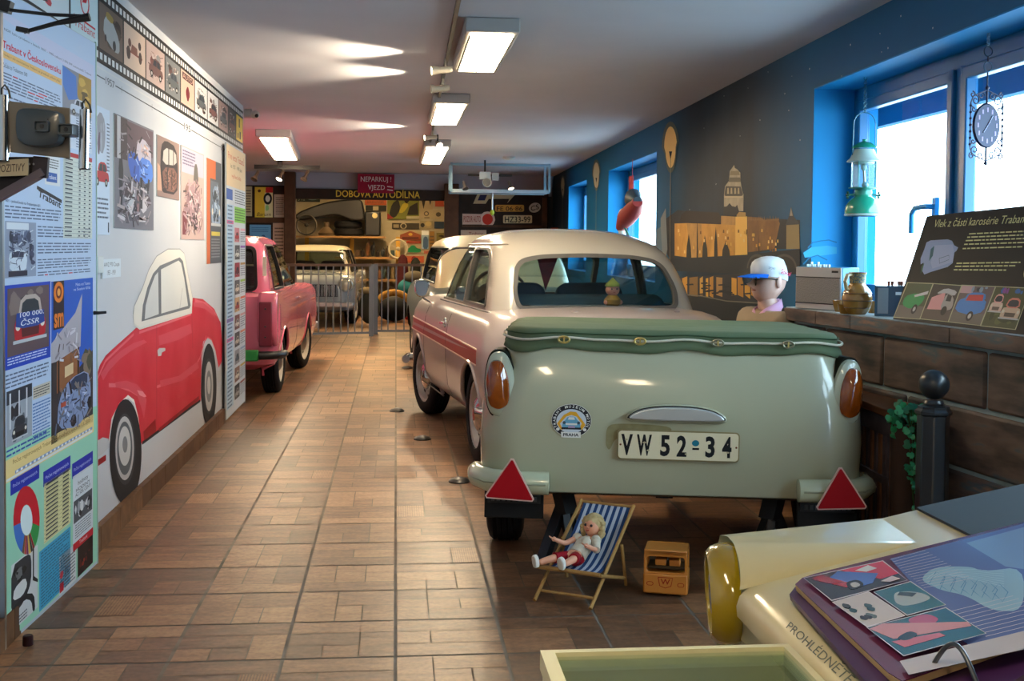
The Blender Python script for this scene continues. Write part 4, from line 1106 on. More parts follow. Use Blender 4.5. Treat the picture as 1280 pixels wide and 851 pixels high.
# ================================================================== FOREGROUND DISPLAY DESK
DC = mat('#bab28c', .3, coat=.5)
def deckz(x): return .62+.2*(x-.65)
desk = thing('display_desk', 'cream display desk shaped like a car nose, with yellow-rimmed headlamp, in the foreground', 'display desk', (0, 0, 0))
b = MB(); lip = []
XS = [.640, .642, .650, .665, .70, .80, .90, 1.00, 1.10, 1.25, 1.5, 1.9]
YS = [1.1, 1.25, 1.4, 1.55, 1.7, 1.85, 2.0, 2.054]
def xs_shift(y): return 0.0
vs = []; fs = []
top = [(.636, -.050), (.634, -.030), (.640, -.012), (.652, -.003)]+[(x, 0) for x in (.68, .75, .85, .95, 1.05, 1.2, 1.5, 1.9)]
prof2 = [(x, (deckz(x)+dz)) for x, dz in top]
for y in YS:
    for x, z in prof2: vs.append((x, y, z))
n = len(prof2)
for j in range(len(YS)-1):
    for i in range(n-1): fs.append((j*n+i, j*n+i+1, (j+1)*n+i+1, (j+1)*n+i))
b.add(vs, fs, DC); dt = b.build('desk_top', desk)
# fender: bulge from the lamp tapering to a point, with its flat shoulder behind
def bez(p0, p1, p2, t): return p0*(1-t)**2+p1*2*t*(1-t)+p2*t*t
Fv = Vector((.640, 2.054, .617)); Fc = Vector((.664, 2.202, .680)); Fo = Vector((.662, 2.264, .666))
Tp = Vector((1.000, 2.088, deckz(1.0))); To = Vector((1.01, 2.275, deckz(1.0)+.003))
vs = []; fs = []; NS, NT = 22, 22
for i in range(NS+1):
    s = i/NS; v_ = Fv.lerp(Tp, s); c_ = Fc.lerp(Tp, s); o_ = Fo.lerp(To, s)
    for j in range(NT+1):
        t = j/NT
        if t < .55:
            u = t/.55; mid = Vector(((v_.x+c_.x)/2, (v_.y*.86+c_.y*.14), v_.z+(c_.z-v_.z)*.80)); p = bez(v_, mid, c_, u)
            # rounded crest
            p.z -= .006*(1-s)*max(0, (u-.8)/.2)**2
        else:
            u = (t-.55)/.45; p = c_.lerp(o_, u); p.z -= .006*(1-s)*(1-u)**6; 
        vs.append(p)
for i in range(NS):
    for j in range(NT): a_ = i*(NT+1)+j; fs.append((a_, a_+1, a_+NT+2, a_+NT+1))
b = MB(); b.add(vs, fs, DC)
k0 = [tuple(vs[i*(NT+1)+NT]) for i in range(NS+1)]; out = []; f2 = []
for i, p in enumerate(k0): out += [p, (p[0], p[1]+.012, p[2]-.02), (p[0], p[1]+.014, p[2]-.10), (p[0], p[1]+.012, 0.02)]
for i in range(NS):
    for j in range(3): f2.append((4*i+j, 4*i+j+1, 4*i+j+5, 4*i+j+4))
b.add(out, f2, DC)
# deck strip behind the tip, out to the far edge
q = [Tp, To, Vector((1.9, 2.32, deckz(1.9))), Vector((1.9, 2.054, deckz(1.9))), Vector((.64, 2.054, .617))]
b.add([Tp, To, Vector((1.9, 2.33, deckz(1.9))), Vector((1.9, 2.054, deckz(1.9))), Vector((1.0, 2.054, deckz(1.0))), Vector((.80, 2.054, deckz(.80))), Fv], [(0, 1, 2, 3, 4), (0, 4, 5, 6)], DC)
b.add([To, Vector((1.9, 2.33, deckz(1.9))), Vector((1.9, 2.34, .02)), Vector((1.01, 2.289, .02))], [(0, 1, 2, 3)], DC)
b.build('fender', desk, angle=50)
b = MB(); b.bx(.685, 1.88, 1.1, 2.27, .0, .565, mat('#b5ad86', .4)); b.bx(.66, .70, 1.1, 2.24, .50, .585, mat('#a9a17b', .4)); b.build('desk_body', desk, bevel=.006)
# windscreen block at the right
b = MB(); w0 = PZ(1180, 638, .735); w1 = PZ(1236, 664, .735)
dz_ = lambda x, h: deckz(x)+h
b.add([(x, y, dz_(x, h)) for h in (.0015, .0065) for x, y in ((w0.x, w0.y+.12), (w0.x, w1.y-.9), (1.88, w1.y-.9), (1.88, w0.y+.12))],
      [(0, 3, 2, 1), (4, 5, 6, 7), (0, 1, 5, 4), (1, 2, 6, 5), (2, 3, 7, 6), (3, 0, 4, 7)], mat('#1c262e', .5)); b.build('windscreen_panel', desk, smooth=False)
# headlamp
lc = Vector((.668, 2.178, .572)); YR = mat('#8f7a10', .15, coat=1.0)
ax = Vector((-1, .19, -.06)).normalized(); M = Matrix.Translation(lc) @ ax.to_track_quat('Z', 'Y').to_matrix().to_4x4()
b = MB(); b.lathe([(.085, -.008), (.0965, -.004), (.1005, .008), (.099, .024), (.093, .042), (.083, .052), (.076, .050), (.074, .040)], YR, 48, M); hr = b.build('headlamp_rim', desk)
b = MB(); b.lathe([(.076, .036), (.06, .043), (.035, .048), (.001, .050)], mat('#c6cbd0', .06, .25, coat=1.0), 36, M); b.build('headlamp_lens', hr)
# lettering down the front edge
dn = Vector((-.2, 0, 1)).normalized(); e2 = Vector((1, 0, .2)).normalized(); e1 = e2.cross(dn)
e1 = Vector((0, -1, 0)); 
A0 = Vector((.65, 0, deckz(.65)+.0006))
a = Art(A0, Vector((0, -1, 0)), Vector((1, 0, .2)))
if a.n.z < 0: a = Art(A0, Vector((0, 1, 0)), Vector((1, 0, .2)))
def cq(pts, ox=860, oy=600, s=.3281): return [(ox+x*s, oy+y*s) for x, y in pts]
GT = mat('#5d665f', .5)
# whole word runs on beyond the frame edge: baseline along the lip
st = 'PROHLÉDNĚTE'
# the crop shows P at (372,560) to E at (640,765)
a.text(st, cq([(372, 562), (606, 778), (652, 742), (398, 530)]), GT, px=True)
a.build('lettering', desk)
# ---- binder of laminated pages
bp0 = Vector((.684, 1.919, .662)); nrm = Vector((-.2, 0, 1)).normalized()
a = Art(bp0, Vector((0, -1, 0)), Vector((1, 0, .2)))
SIGN = 1
if a.n.z < 0:
    a = Art(bp0, Vector((0, 1, 0)), Vector((1, 0, .2)))
pg = [(994, 730), (1003, 722), (1018, 717), (1280, 652), (1420, 617), (1330, 780), (1128, 851), (1110, 840)]
def slab_from(poly_px, h0, h1, m, name, par, o=None):
    p = [Vector(a.px(*q)) for q in poly_px]
    b = MB(); n = len(p); vs = [a.o+a.e1*x+a.e2*y+a.n*h0 for x, y in p]+[a.o+a.e1*x+a.e2*y+a.n*h1 for x, y in p]
    b.add(vs, [tuple(range(n)), tuple(range(n, 2*n))[::-1]]+[(i, (i+1) % n, n+(i+1) % n, n+i) for i in range(n)], m); ob = b.build(name, par, smooth=False); return ob
bd = thing('ring_binder', 'open ring binder of purple picture pages lying on the cream desk', 'binder', (0, 0, 0))
slab_from([(985, 733), (992, 724), (1010, 718), (1280, 648), (1440, 610), (1330, 800), (1150, 905), (1090, 851)], -.024, -.014, mat('#3a1f4d', .4), 'back_cover', bd)
slab_from(pg, -.012, -.002, mat('#b59a72', .6), 'page_stack', bd)
PGM = mat('#5f2746', .18, coat=1.0)
slab_from(pg, -.0015, 0, PGM, 'top_page', bd)
a.k = 2; a.step = .00012
LB = mat('#7592b8', .18, coat=1.0); LT = mat('#c9c3cf', .2, coat=1.0)
a.poly(cq([(770, 300), (1280, 165), (1500, 120), (1500, 560), (1130, 680), (985, 560), (850, 390)]), mat('#5b6ea3', .18, coat=1.0), px=True)
a.poly(cq([(1060, 240), (1280, 180), (1280, 340), (1210, 330)]), LB, px=True)
a.poly(cq(smooth_poly([(880, 380), (940, 330), (1080, 330), (1120, 350), (1280, 330), (1280, 500), (1160, 500), (1060, 440), (960, 420)], 2)), mat('#8fb4cc', .18, coat=1.0), px=True)
for i in range(7):
    a.line(cq(smooth_poly([(900+i*14, 385-i*3), (950+i*12, 345+i*4), (1080+i*6, 340+i*8), (1180, 350+i*9), (1290, 345+i*14)], 1)[:-3]), .0016, mat('#a9cbe0', .2, coat=1.0), px=True)
    a.line(cq([(920+i*40, 395+i*6), (945+i*40, 350+i*8), (980+i*40, 372+i*10), (960+i*40, 420+i*8), (925+i*40, 400+i*6)]), .0014, mat('#5f8fb4', .2, coat=1.0), px=True)
for i in range(14): a.line(cq([(770+i*10, 308+i*8.5), (905+i*14, 272+i*8.5)]), .0012, LT, px=True)
for i in range(10): a.line(cq([(960+i*22, 520+i*11), (1240+i*22, 450+i*11)]), .0012, LT, px=True)
def photo_quad(q, cols, seed):
    a.poly(cq(offset_poly(q, 4)), LT, px=True); a.poly(cq(q), mat(cols[0], .2, coat=1.0), px=True)
    P = [Vector(p) for p in q]
    def U(x, y): return tuple((P[3]*(1-x)+P[2]*x)*(1-y)+(P[0]*(1-x)+P[1]*x)*y)
    return U
def up(U, pts, c): a.poly(cq([U(*p) for p in pts]), mat(c, .2, coat=1.0), px=True)
U = photo_quad([(445, 384), (743, 320), (836, 392), (550, 468)], ['#23222c'], 1)
up(U, [(.45, 1), (1, 1), (1, .35), (.75, .3)], '#c03a55'); up(U, [(.2, .75), (.42, .98), (.8, .55), (.62, .22), (.35, .2)], '#4a6bb4'); up(U, [(.05, .9), (.2, .98), (.42, .35), (.3, .3)], '#a82a3c')
up(U, smooth_poly([(.3, .15), (.52, .2), (.52, .5), (.35, .5)], 2), '#17181c'); up(U, smooth_poly([(.36, .2), (.48, .24), (.47, .42), (.38, .42)], 2), '#a6a8ac'); up(U, [(.6, .85), (.8, .95), (.85, .75), (.7, .7)], '#cfcfd4'); up(U, [(.72, .2), (.9, .3), (.95, .1), (.8, .08)], '#c8b8bc')
U = photo_quad([(712, 440), (850, 402), (982, 489), (838, 528)], ['#2c6878'], 2)
up(U, smooth_poly([(.1, .5), (.4, .85), (.9, .6), (.95, .3), (.5, .25), (.15, .3)], 2), '#9fa8ac'); up(U, [(.35, .7), (.5, .78), (.8, .6), (.6, .52)], '#314450')
U = photo_quad([(555, 480), (690, 442), (828, 532), (686, 573)], ['#b9b3b4'], 3)
for k_ in range(9):
    cx0, cy0 = random.uniform(.1, .85), random.uniform(.2, .85); up(U, smooth_poly([(cx0-.1, cy0), (cx0, cy0+.12), (cx0+.12, cy0), (cx0, cy0-.1)], 1), random.choice(('#23424c', '#2e2e38', '#5a6a72')))
U = photo_quad([(687, 581), (985, 507), (1137, 604), (826, 688)], ['#1f5f7c'], 4)
up(U, smooth_poly([(.45, .95), (.75, 1), (.8, .7), (.5, .6)], 2), '#b05a7c'); up(U, [(.0, .95), (.2, 1), (1, .45), (.98, .3), (.1, .5)], '#c08a94'); up(U, [(.05, .45), (.6, .35), (.62, .22), (.1, .2)], '#b8687e'); up(U, smooth_poly([(.12, .5), (.35, .62), (.4, .45), (.2, .35)], 2), '#16334a')
a.poly(cq([(810, 712), (1500, 545), (1500, 620), (845, 765)]), mat('#a9a6ae', .25, coat=1.0), px=True)
a.build('page_print', bd)
hc = PPL(1165, 834, bp0, nrm); pa = hc; 
b = MB(); pb = hc+Vector((.02, -.085, .01)); pts = []
for i in range(17):
    t = i/16; p = pa.lerp(pb, t); p = p+Vector((0, 0, .042*math.sin(PI*t))); pts.append(p)
pts = [pa+Vector((0, 0, -.008))]+pts
b.tube(pts, .0035, mat('#50545a', .3, .9), 10); b.build('binder_ring', bd)
b = MB(); b.lathe([(.007, .0005), (.001, .0006)], mat('#2a2024', .8), 16, Matrix.Translation(hc) @ nrm.to_track_quat('Z', 'Y').to_matrix().to_4x4()); b.build('punched_hole', bd)
# ---- glass-topped display case in front of the desk
cs = thing('display_case', 'low glass-topped case with pale cream frame in front of the desk', 'display case', (0, 0, 0))
FRM = mat('#d3cfa6', .35, coat=.3); KH = mat('#bdb68c', .7)
x0, x1, y0, y1, zt = .228, .629, 1.15, 1.757, .62
b = MB(); b.bx(x0, x1, y1-.013, y1, zt-.03, zt, FRM); b.bx(x0, x0+.022, y0, y1-.013, zt-.03, zt, FRM); b.bx(x0, x1, y0, y0+.02, zt-.03, zt, FRM); b.bx(x1-.012, x1, y0+.02, y1-.013, zt-.03, zt, FRM); b.build('case_frame', cs, bevel=.002)
b = MB(); b.bx(x0+.004, x0+.012, y0, y1-.004, 0, zt-.03, FRM); b.bx(x0+.012, x1, y1-.012, y1-.004, 0, zt-.03, KH); b.bx(x1-.01, x1, y0, y1-.012, 0, zt-.03, KH); b.bx(x0+.012, x1-.01, y0, y0+.008, 0, zt-.03, FRM); b.bx(x0+.012, x1-.01, y0+.008, y1-.012, .30, .31, KH); b.build('case_body', cs)
b = MB(); b.bx(x0+.02, x1-.01, y0+.018, y1-.011, zt-.012, zt-.007, GLASS); b.build('case_glass', cs, smooth=False)
b = MB(); b.tube([(.33, 1.70, .53), (.38, 1.675, .51), (.46, 1.66, .503), (.54, 1.675, .512), (.60, 1.71, .53)], [.006, .012, .013, .012, .006], CHROME, 12); b.bx(.36, .37, 1.66, 1.74, .31, .51, mat('#7b7550', .6)); b.bx(.55, .56, 1.67, 1.74, .31, .51, mat('#7b7550', .6)); tag(b.build('chrome_trim'), 'curved chrome trim strip displayed inside the glass-topped case', 'chrome trim')
b = MB(); b.bx(.30, .47, 1.45, 1.60, .311, .318, mat('#cfcab8', .6)); tag(b.build('paper_card'), 'pale card lying on the bottom of the glass-topped case', 'card')
# small red-brown pot glimpsed behind the headlamp
p = PZ(893, 742, 0)
b = MB(); b.lathe([(.03, 0), (.042, .03), (.045, .10), (.048, .105), (.042, .108), (.035, .04), (.001, .03)], mat('#7b2f1d', .5), 24); o = b.build('clay_pot'); o.location = (p.x+.03, p.y+.02, 0); tag(o, 'small red-brown pot on the floor, half hidden by the headlamp of the cream desk', 'pot')
# ================================================================== LEFT WALL: mural, posters, film strip
WA = Art((LW, 0, 0), (0, 1, 0), (0, 0, 1))
VPX, VPY = 510.0, 307.0
def hv(y, xa, xb): return VPY+(y-VPY)*(VPX-xb)/(VPX-xa)
def RQ(x0, x1, yt, yb):
    """photo quad of a level rectangle on the left wall; yt, yb at x0 -> bl, br, tr, tl"""
    return [(x0, yb), (x1, hv(yb, x0, x1)), (x1, hv(yt, x0, x1)), (x0, yt)]
class Q:
    """unit square -> art quad"""
    def __init__(s, a, quad, px=True, rough=.5):
        s.a = a; q = [a.px(*p) if px else p for p in quad]; s.q = [Vector(p) for p in q]; s.rg = rough
    def U(s, x, y): return tuple((s.q[0]*(1-x)+s.q[1]*x)*(1-y)+(s.q[3]*(1-x)+s.q[2]*x)*y)
    def m(s, c): return mat(c, s.rg) if isinstance(c, str) else c
    def bg(s, c): s.a.poly([tuple(p) for p in s.q], s.m(c)); return s
    def p(s, pts, c, sm=0):
        if sm: pts = smooth_poly(pts, sm)
        s.a.poly([s.U(*p) for p in pts], s.m(c)); return s
    def r(s, x0, y0, x1, y1, c): return s.p([(x0, y0), (x1, y0), (x1, y1), (x0, y1)], c)
    def o(s, x, y, rx, ry, c, n=18): return s.p([(x+rx*math.cos(2*PI*i/n), y+ry*math.sin(2*PI*i/n)) for i in range(n)], c)
    def t(s, st, x0, y0, x1, y1, c, **k): s.a.text(st, [s.U(x0, y0), s.U(x1, y0), s.U(x1, y1), s.U(x0, y1)], s.m(c), **k); return s
    def lines(s, x0, y0, x1, y1, n, c, acc=None):
        s.a.k += 1; rr = random.Random(int(x0*999+y0*77+n)); h = (y1-y0)/n
        for i in range(n):
            y = y1-(i+.5)*h; e = x1-(x1-x0)*(.25*rr.random() if i % 4 == 3 else .03*rr.random()); x = x0
            while x < e-.004:
                w_ = min((x1-x0)*rr.uniform(.05, .16), e-x); cc = acc if acc and rr.random() < .03 else c
                s.a.poly([s.U(x, y-h*.2), s.U(x+w_, y-h*.2), s.U(x+w_, y+h*.2), s.U(x, y+h*.2)], s.m(cc), up=False); x += w_+(x1-x0)*.018
        return s
    def blobs(s, cols, n, seed, x0=0, y0=0, x1=1, y1=1, sz=.14):
        rr = random.Random(seed)
        for i in range(n):
            w_ = sz*rr.uniform(.4, 1.2); h_ = sz*rr.uniform(.3, 1.0); cx = rr.uniform(x0+w_, x1-w_); cy = rr.uniform(y0+h_, y1-h_)
            s.p([(cx+w_*math.cos(t_)*rr.uniform(.6, 1), cy+h_*math.sin(t_)*rr.uniform(.6, 1)) for t_ in [2*PI*k/8 for k in range(8)]], rr.choice(cols))
        return s
    def detail(s, n, seed, cols, x0=0, y0=0, x1=1, y1=1, sz=.05):
        rr = random.Random(seed); s.a.k += 1
        for i in range(n):
            cx, cy = rr.uniform(x0+sz, x1-sz), rr.uniform(y0+sz*.5, y1-sz*.5); an = rr.uniform(0, PI); L_ = sz*rr.uniform(.4, 1); w_ = L_*rr.uniform(.12, .4)
            dx, dy = math.cos(an)*L_, math.sin(an)*L_*.6; ex, ey = -math.sin(an)*w_, math.cos(an)*w_*.6
            if i % 12 == 0: s.a.k += 1
            s.a.poly([s.U(cx-dx-ex, cy-dy-ey), s.U(cx+dx-ex*.4, cy+dy-ey*.4), s.U(cx+dx+ex, cy+dy+ey), s.U(cx-dx+ex*.5, cy-dy+ey*.5)], s.m(rr.choice(cols)), up=False)
        return s
    def car(s, x0, y0, x1, y1, body, roof=None, glass='#2a3440', flip=False, tyre='#17171a'):
        def m_(x, y): x = 1-x if flip else x; return (x0+(x1-x0)*x, y0+(y1-y0)*y)
        s.p([m_(*p) for p in smooth_poly([(.0, .18), (.02, .50), (.10, .58), (.30, .60), (.92, .60), (1.0, .45), (1.0, .18)], 1)], body)
        s.p([m_(*p) for p in smooth_poly([(.20, .55), (.32, .95), (.78, .97), (.90, .57)], 1)], roof or body)
        s.p([m_(*p) for p in [(.29, .60), (.37, .88), (.53, .89), (.53, .60)]], glass); s.p([m_(*p) for p in [(.57, .60), (.57, .89), (.74, .88), (.81, .60)]], glass)
        for cx in (.2, .8):
            s.p([m_(cx+.10*math.cos(t_), .17+.17*math.sin(t_)) for t_ in [2*PI*k/14 for k in range(14)]], tyre); s.p([m_(cx+.05*math.cos(t_), .17+.085*math.sin(t_)) for t_ in [2*PI*k/10 for k in range(10)]], '#b9b9b6')
        return s
    def front(s, x0, y0, x1, y1, body, grille='#30363c', roof=None):
        def m_(x, y): return (x0+(x1-x0)*x, y0+(y1-y0)*y)
        s.p([m_(*p) for p in smooth_poly([(.04, .12), (.0, .4), (.1, .58), (.9, .58), (1, .4), (.96, .12)], 1)], body)
        s.p([m_(*p) for p in smooth_poly([(.12, .55), (.22, .95), (.78, .95), (.88, .55)], 1)], roof or body); s.p([m_(*p) for p in smooth_poly([(.2, .6), (.27, .87), (.73, .87), (.8, .6)], 1)], '#27303a')
        s.p([m_(*p) for p in [(.24, .2), (.22, .36), (.78, .36), (.76, .2)]], grille)
        for cx in (.12, .88): s.p([m_(cx+.07*math.cos(t_), .4+.075*math.sin(t_)) for t_ in [2*PI*k/12 for k in range(12)]], '#d6d3c4')
        s.p([m_(*p) for p in [(-.02, .1), (1.02, .1), (1.02, .16), (-.02, .16)]], '#b9bcc0'); return s
def new_wall_art(off=0.0): return Art((LW+off, 0, 0), (0, 1, 0), (0, 0, 1))
# ---- painted red coupe
mp_ = thing('car_mural', 'red coupe with white top painted on the white wall', 'wall painting', (LW, 6.2, 0))
a = new_wall_art(.0006)
def mc(pts): return [(120+.399*x, 300+.399*y) for x, y in pts]
RDB = mat('#c4182f', .5, noise=('#d13a4a', .5), nscale=3); RDL = mat('#dd6672', .5); RDD = mat('#94101f', .5); CHR = mat('#b9babd', .5); DK = mat('#22252b', .6); GRL = mat('#8b9099', .6)
a.poly(mc([(-14, 500), (0, 430), (12, 392), (30, 362), (70, 325), (115, 285), (125, 275), (300, 225), (300, 180), (335, 185), (370, 215), (390, 258), (396, 330), (394, 380), (384, 400), (374, 345), (362, 312), (350, 303), (336, 318), (330, 370), (327, 505), (145, 640), (138, 628), (130, 560), (119, 505), (100, 490), (72, 515), (48, 560), (40, 636), (-14, 680)]), RDB, px=True)
for pts, w_, m_ in (([(2, 440), (30, 378), (75, 335), (118, 295)], .012, RDL), ([(40, 455), (70, 455), (110, 470), (132, 485), (150, 488)], .018, RDL), ([(190, 460), (235, 445), (300, 415), (325, 370), (345, 300)], .014, RDL), ([(135, 290), (200, 268), (298, 232)], .012, RDL), ([(310, 190), (345, 200), (378, 235)], .02, RDL), ([(190, 270), (190, 590)], .006, RDD), ([(300, 228), (303, 340)], .005, RDD), ([(145, 636), (326, 503)], .016, DK), ([(119, 505), (132, 560), (140, 628)], .014, WHITE), ([(40, 636), (50, 560), (74, 514), (100, 490), (119, 505)], .014, WHITE), ([(328, 505), (331, 380), (338, 320), (350, 304), (362, 312), (376, 350)], .010, RDL)):
    a.line(mc(pts), w_, m_, px=True)
PK = mat('#e58a92', .5); PK2 = mat('#d24a5a', .5)
a.poly(mc([(14, 420), (40, 380), (80, 345), (118, 322), (150, 312), (160, 320), (120, 340), (75, 372), (40, 410), (22, 440)]), PK2, px=True)
a.poly(mc([(60, 445), (95, 440), (128, 452), (150, 478), (158, 500), (150, 560), (140, 520), (128, 486), (100, 466), (62, 462)]), PK2, px=True); a.poly(mc([(128, 470), (146, 474), (158, 490), (150, 492), (136, 486)]), PK, px=True)
a.poly(mc([(196, 300), (296, 262), (300, 290), (260, 312), (198, 330)]), PK2, px=True); a.poly(mc([(200, 440), (260, 425), (318, 380), (322, 400), (270, 440), (202, 460)]), PK2, px=True); a.poly(mc([(305, 195), (335, 196), (368, 222), (372, 240), (340, 215), (306, 208)]), PK2, px=True)
a.poly(mc([(186, 560), (188, 600), (150, 628), (148, 600)]), RDD, px=True); a.poly(mc([(196, 590), (322, 488), (322, 500), (196, 600)]), RDD, px=True)
a.poly(mc([(192, 345), (198, 338), (216, 338), (217, 346), (206, 352), (204, 362), (194, 364)]), CHR, px=True)
# hood / soft top
a.poly(mc([(116, 232), (120, 205), (145, 150), (165, 92), (190, 50), (225, 28), (262, 28), (276, 42), (288, 110), (302, 180), (300, 226), (135, 278), (118, 262)]), mat('#d8d6d0', .6), px=True)
a.line(mc([(116, 232), (120, 205), (145, 150), (165, 92), (190, 50), (225, 28), (262, 28), (276, 42), (288, 110), (302, 180)]), .005, GRL, px=True)
a.poly(mc([(142, 255), (146, 205), (160, 150), (178, 105), (200, 80), (262, 54), (272, 66), (282, 120), (296, 205), (292, 214)]), mat('#6c7178', .6), px=True)
a.poly(mc([(152, 248), (155, 205), (168, 155), (184, 112), (194, 100), (196, 232)]), mat('#c2c6c9', .6), px=True)
a.poly(mc([(204, 230), (203, 92), (258, 64), (266, 72), (276, 120), (288, 206)]), mat('#cfd1d0', .6), px=True)
a.line(mc([(262, 215), (270, 150)]), .006, GRL, px=True); a.line(mc([(118, 262), (136, 277), (300, 226)]), .012, mat('#cfcfca', .5), px=True)
def ell(cx, cy, rx, ry, m_, n=28): a.poly(mc([(cx+rx*math.cos(2*PI*i/n), cy+ry*math.sin(2*PI*i/n)) for i in range(n)]), m_, px=True)
ell(92, 664, 50, 166, DK, 36); ell(90, 655, 33, 112, mat('#3a3e44', .6)); ell(89, 652, 29, 100, CHR); ell(89, 652, 24, 84, mat('#5a5f66', .6)); ell(89, 645, 19, 62, mat('#c4c6c8', .5)); ell(90, 640, 8, 26, mat('#7b8087', .5), 18)
ell(353, 456, 24, 132, DK, 36); ell(353, 458, 16, 88, mat('#3a3e44', .6)); ell(353, 458, 13, 78, CHR); ell(353, 458, 9, 50, mat('#7b8087', .5)); ell(353, 455, 5, 28, mat('#c4c6c8', .5), 18)
a.poly(mc([(-14, 640), (20, 618), (38, 622), (40, 650), (18, 672), (-14, 690)]), CHR, px=True); a.poly(mc([(-14, 700), (30, 672), (30, 690), (-14, 722)]), RDD, px=True)
a.poly(mc([(380, 410), (392, 405), (392, 440), (382, 450)]), CHR, px=True)
a.poly(mc([(60, 842), (95, 818), (125, 785), (180, 735), (175, 765), (240, 690), (330, 585), (350, 590), (390, 530), (393, 555), (330, 622), (250, 690), (170, 770), (110, 815), (75, 845)]), mat('#2b2e34', .7), px=True)
a.build('painting', mp_)
# ---- film strip with picture frames
fs_ = thing('film_strip_border', 'black film-strip border with old car pictures along the top of the white wall', 'film strip', (LW, 6.0, 2.1))
a = new_wall_art(.0006); FZ0, FZ1 = 1.99, 2.305
a.rect(2.6, FZ0, 9.285, FZ1, mat('#1d1e22', .5)); PFM = mat('#cdd2d6', .5)
y = 2.63
a.k += 1
while y < 9.26:
    for z0, z1 in ((FZ0+.018, FZ0+.046), (FZ1-.046, FZ1-.018)): a.rect(y, z0, y+.042, z1, PFM, up=False)
    y += .068
a.line([(2.6, FZ0-.02), (9.285, FZ0-.02)], .006, mat('#c8cacc', .5))
xs = [(u, PX(u, 0 if False else VPY-(VPX-u)*.70, LW).y) for u in (28, 87, 123, 154, 182, 206, 225.5, 243, 259, 273, 285, 295, 307)]
ys = [2.7]+[p[1] for p in xs]; ys[-1] = 9.275
bgs = ['#d9d5d6', '#c9d0d6', '#bcd0d8', '#6a5a52', '#c9b2a2', '#b9a29c', '#6d7276', '#cfa596', '#bfc2c6', '#c4c6ca', '#8f7a78', '#45403f', '#d9b83a']
bp_ = []
for i in range(len(ys)-1):
    a.k = 4; q = Q(a, [(ys[i]+.012, FZ0+.062), (ys[i+1]-.012, FZ0+.062), (ys[i+1]-.012, FZ1-.062), (ys[i]+.012, FZ1-.062)], px=False).bg(bgs[i])
    if i == 0: q.blobs(['#5a3a3a', '#8a2a30'], 6, 1, sz=.2)
    elif i == 1: q.blobs(['#a82034', '#3a2a2c', '#c24a54'], 9, 2, .2, .1, .9, .9, .16).p([(.1, .9), (.3, .5), (.5, .2), (.3, .15)], '#2a2c30')
    elif i == 2:
        q.o(.5, .72, .17, .26, RED).o(.5, .72, .13, .22, '#c9d6da').p([(.40, .68), (.55, .72), (.60, .84), (.45, .80)], RED).r(.1, .30, .9, .34, RED).t('Trabant', .12, .12, .88, .29, RED, shear=.1)
    elif i == 3: q.blobs(['#3d312c', '#4c4038'], 5, 4, sz=.3).p([(.15, .35), (.2, .75), (.45, .85), (.85, .45), (.85, .15), (.6, .12)], '#9fa4a8', 1).p([(.25, .75), (.3, .92), (.6, .85), (.55, .7)], '#9a8246', 1).o(.62, .25, .07, .12, '#2a2a2c').o(.25, .3, .04, .08, '#2a2a2c')
    elif i == 4: q.r(.1, .38, .85, .43, '#8a3a34').o(.2, .35, .09, .16, '#3a2a2c').o(.75, .4, .08, .15, '#3a2a2c').p([(.3, .4), (.35, .6), (.6, .58), (.62, .4)], '#7a4a40').o(.72, .68, .07, .1, '#3a2a2c').o(.25, .6, .07, .1, '#5a3a34')
    elif i == 7: q.r(.1, .75, .9, .95, '#4a3234').t('AUTO', .14, .78, .86, .92, '#c9a596').p([(.5, .65), (.68, .4), (.5, .1), (.32, .4)], '#6a1f28', 1)
    elif i == 12: q.r(.38, .55, .55, .9, '#3a2f14').r(.2, .1, .35, .3, '#3a2f14').r(.5, .1, .7, .4, '#3a2f14')
    else: q.detail(40, i, ['#5b3d3c', '#2a2628', '#a58a84', '#cfc6c2', '#7a5c58'], .05, .05, .95, .9, .12).blobs(['#5b3d3c', '#3a3236', '#7a4a48', '#8d8a8c'], 10, i, .1, .08, .9, .9, .17).car(.12, .15, .9, .7, ['#51565b', '#6b4a48'][i % 2])
a.build('film_print', fs_)
# time line under the strip
a = new_wall_art(.0008); TLB = mat('#4a4c52', .6)
tl = thing('timeline', 'thin hand-drawn timeline with year numbers under the film strip', 'wall drawing', (LW, 7, 1.9))
ya, yb = PX(118, 92, LW), PX(274, 183, LW)
def ty(u): return PX(u, 92+(u-118)*.583, LW)
def seg(u0, u1): p, q = ty(u0), ty(u1); a.line([(p.y, p.z), (q.y, q.z)], .005, TLB)
seg(118, 131); seg(144, 230); seg(239, 276)
for st, u0, u1, h in (('1957', 132, 143, 9), ('195', 230, 238, 8), ('19', 276, 281, 7)):
    v0 = 92+(u0-118)*.583; v1 = 92+(u1-118)*.583; a.text(st, [(u0, v0+h/2), (u1, v1+h/2), (u1, v1-h/2), (u0, v0-h/2)], TLB, px=True)
for u in (152, 190): v = 92+(u-118)*.583; a.line([(u, v-4), (u, v+4)], .004, TLB, px=True)
a.build('timeline_drawing', tl)
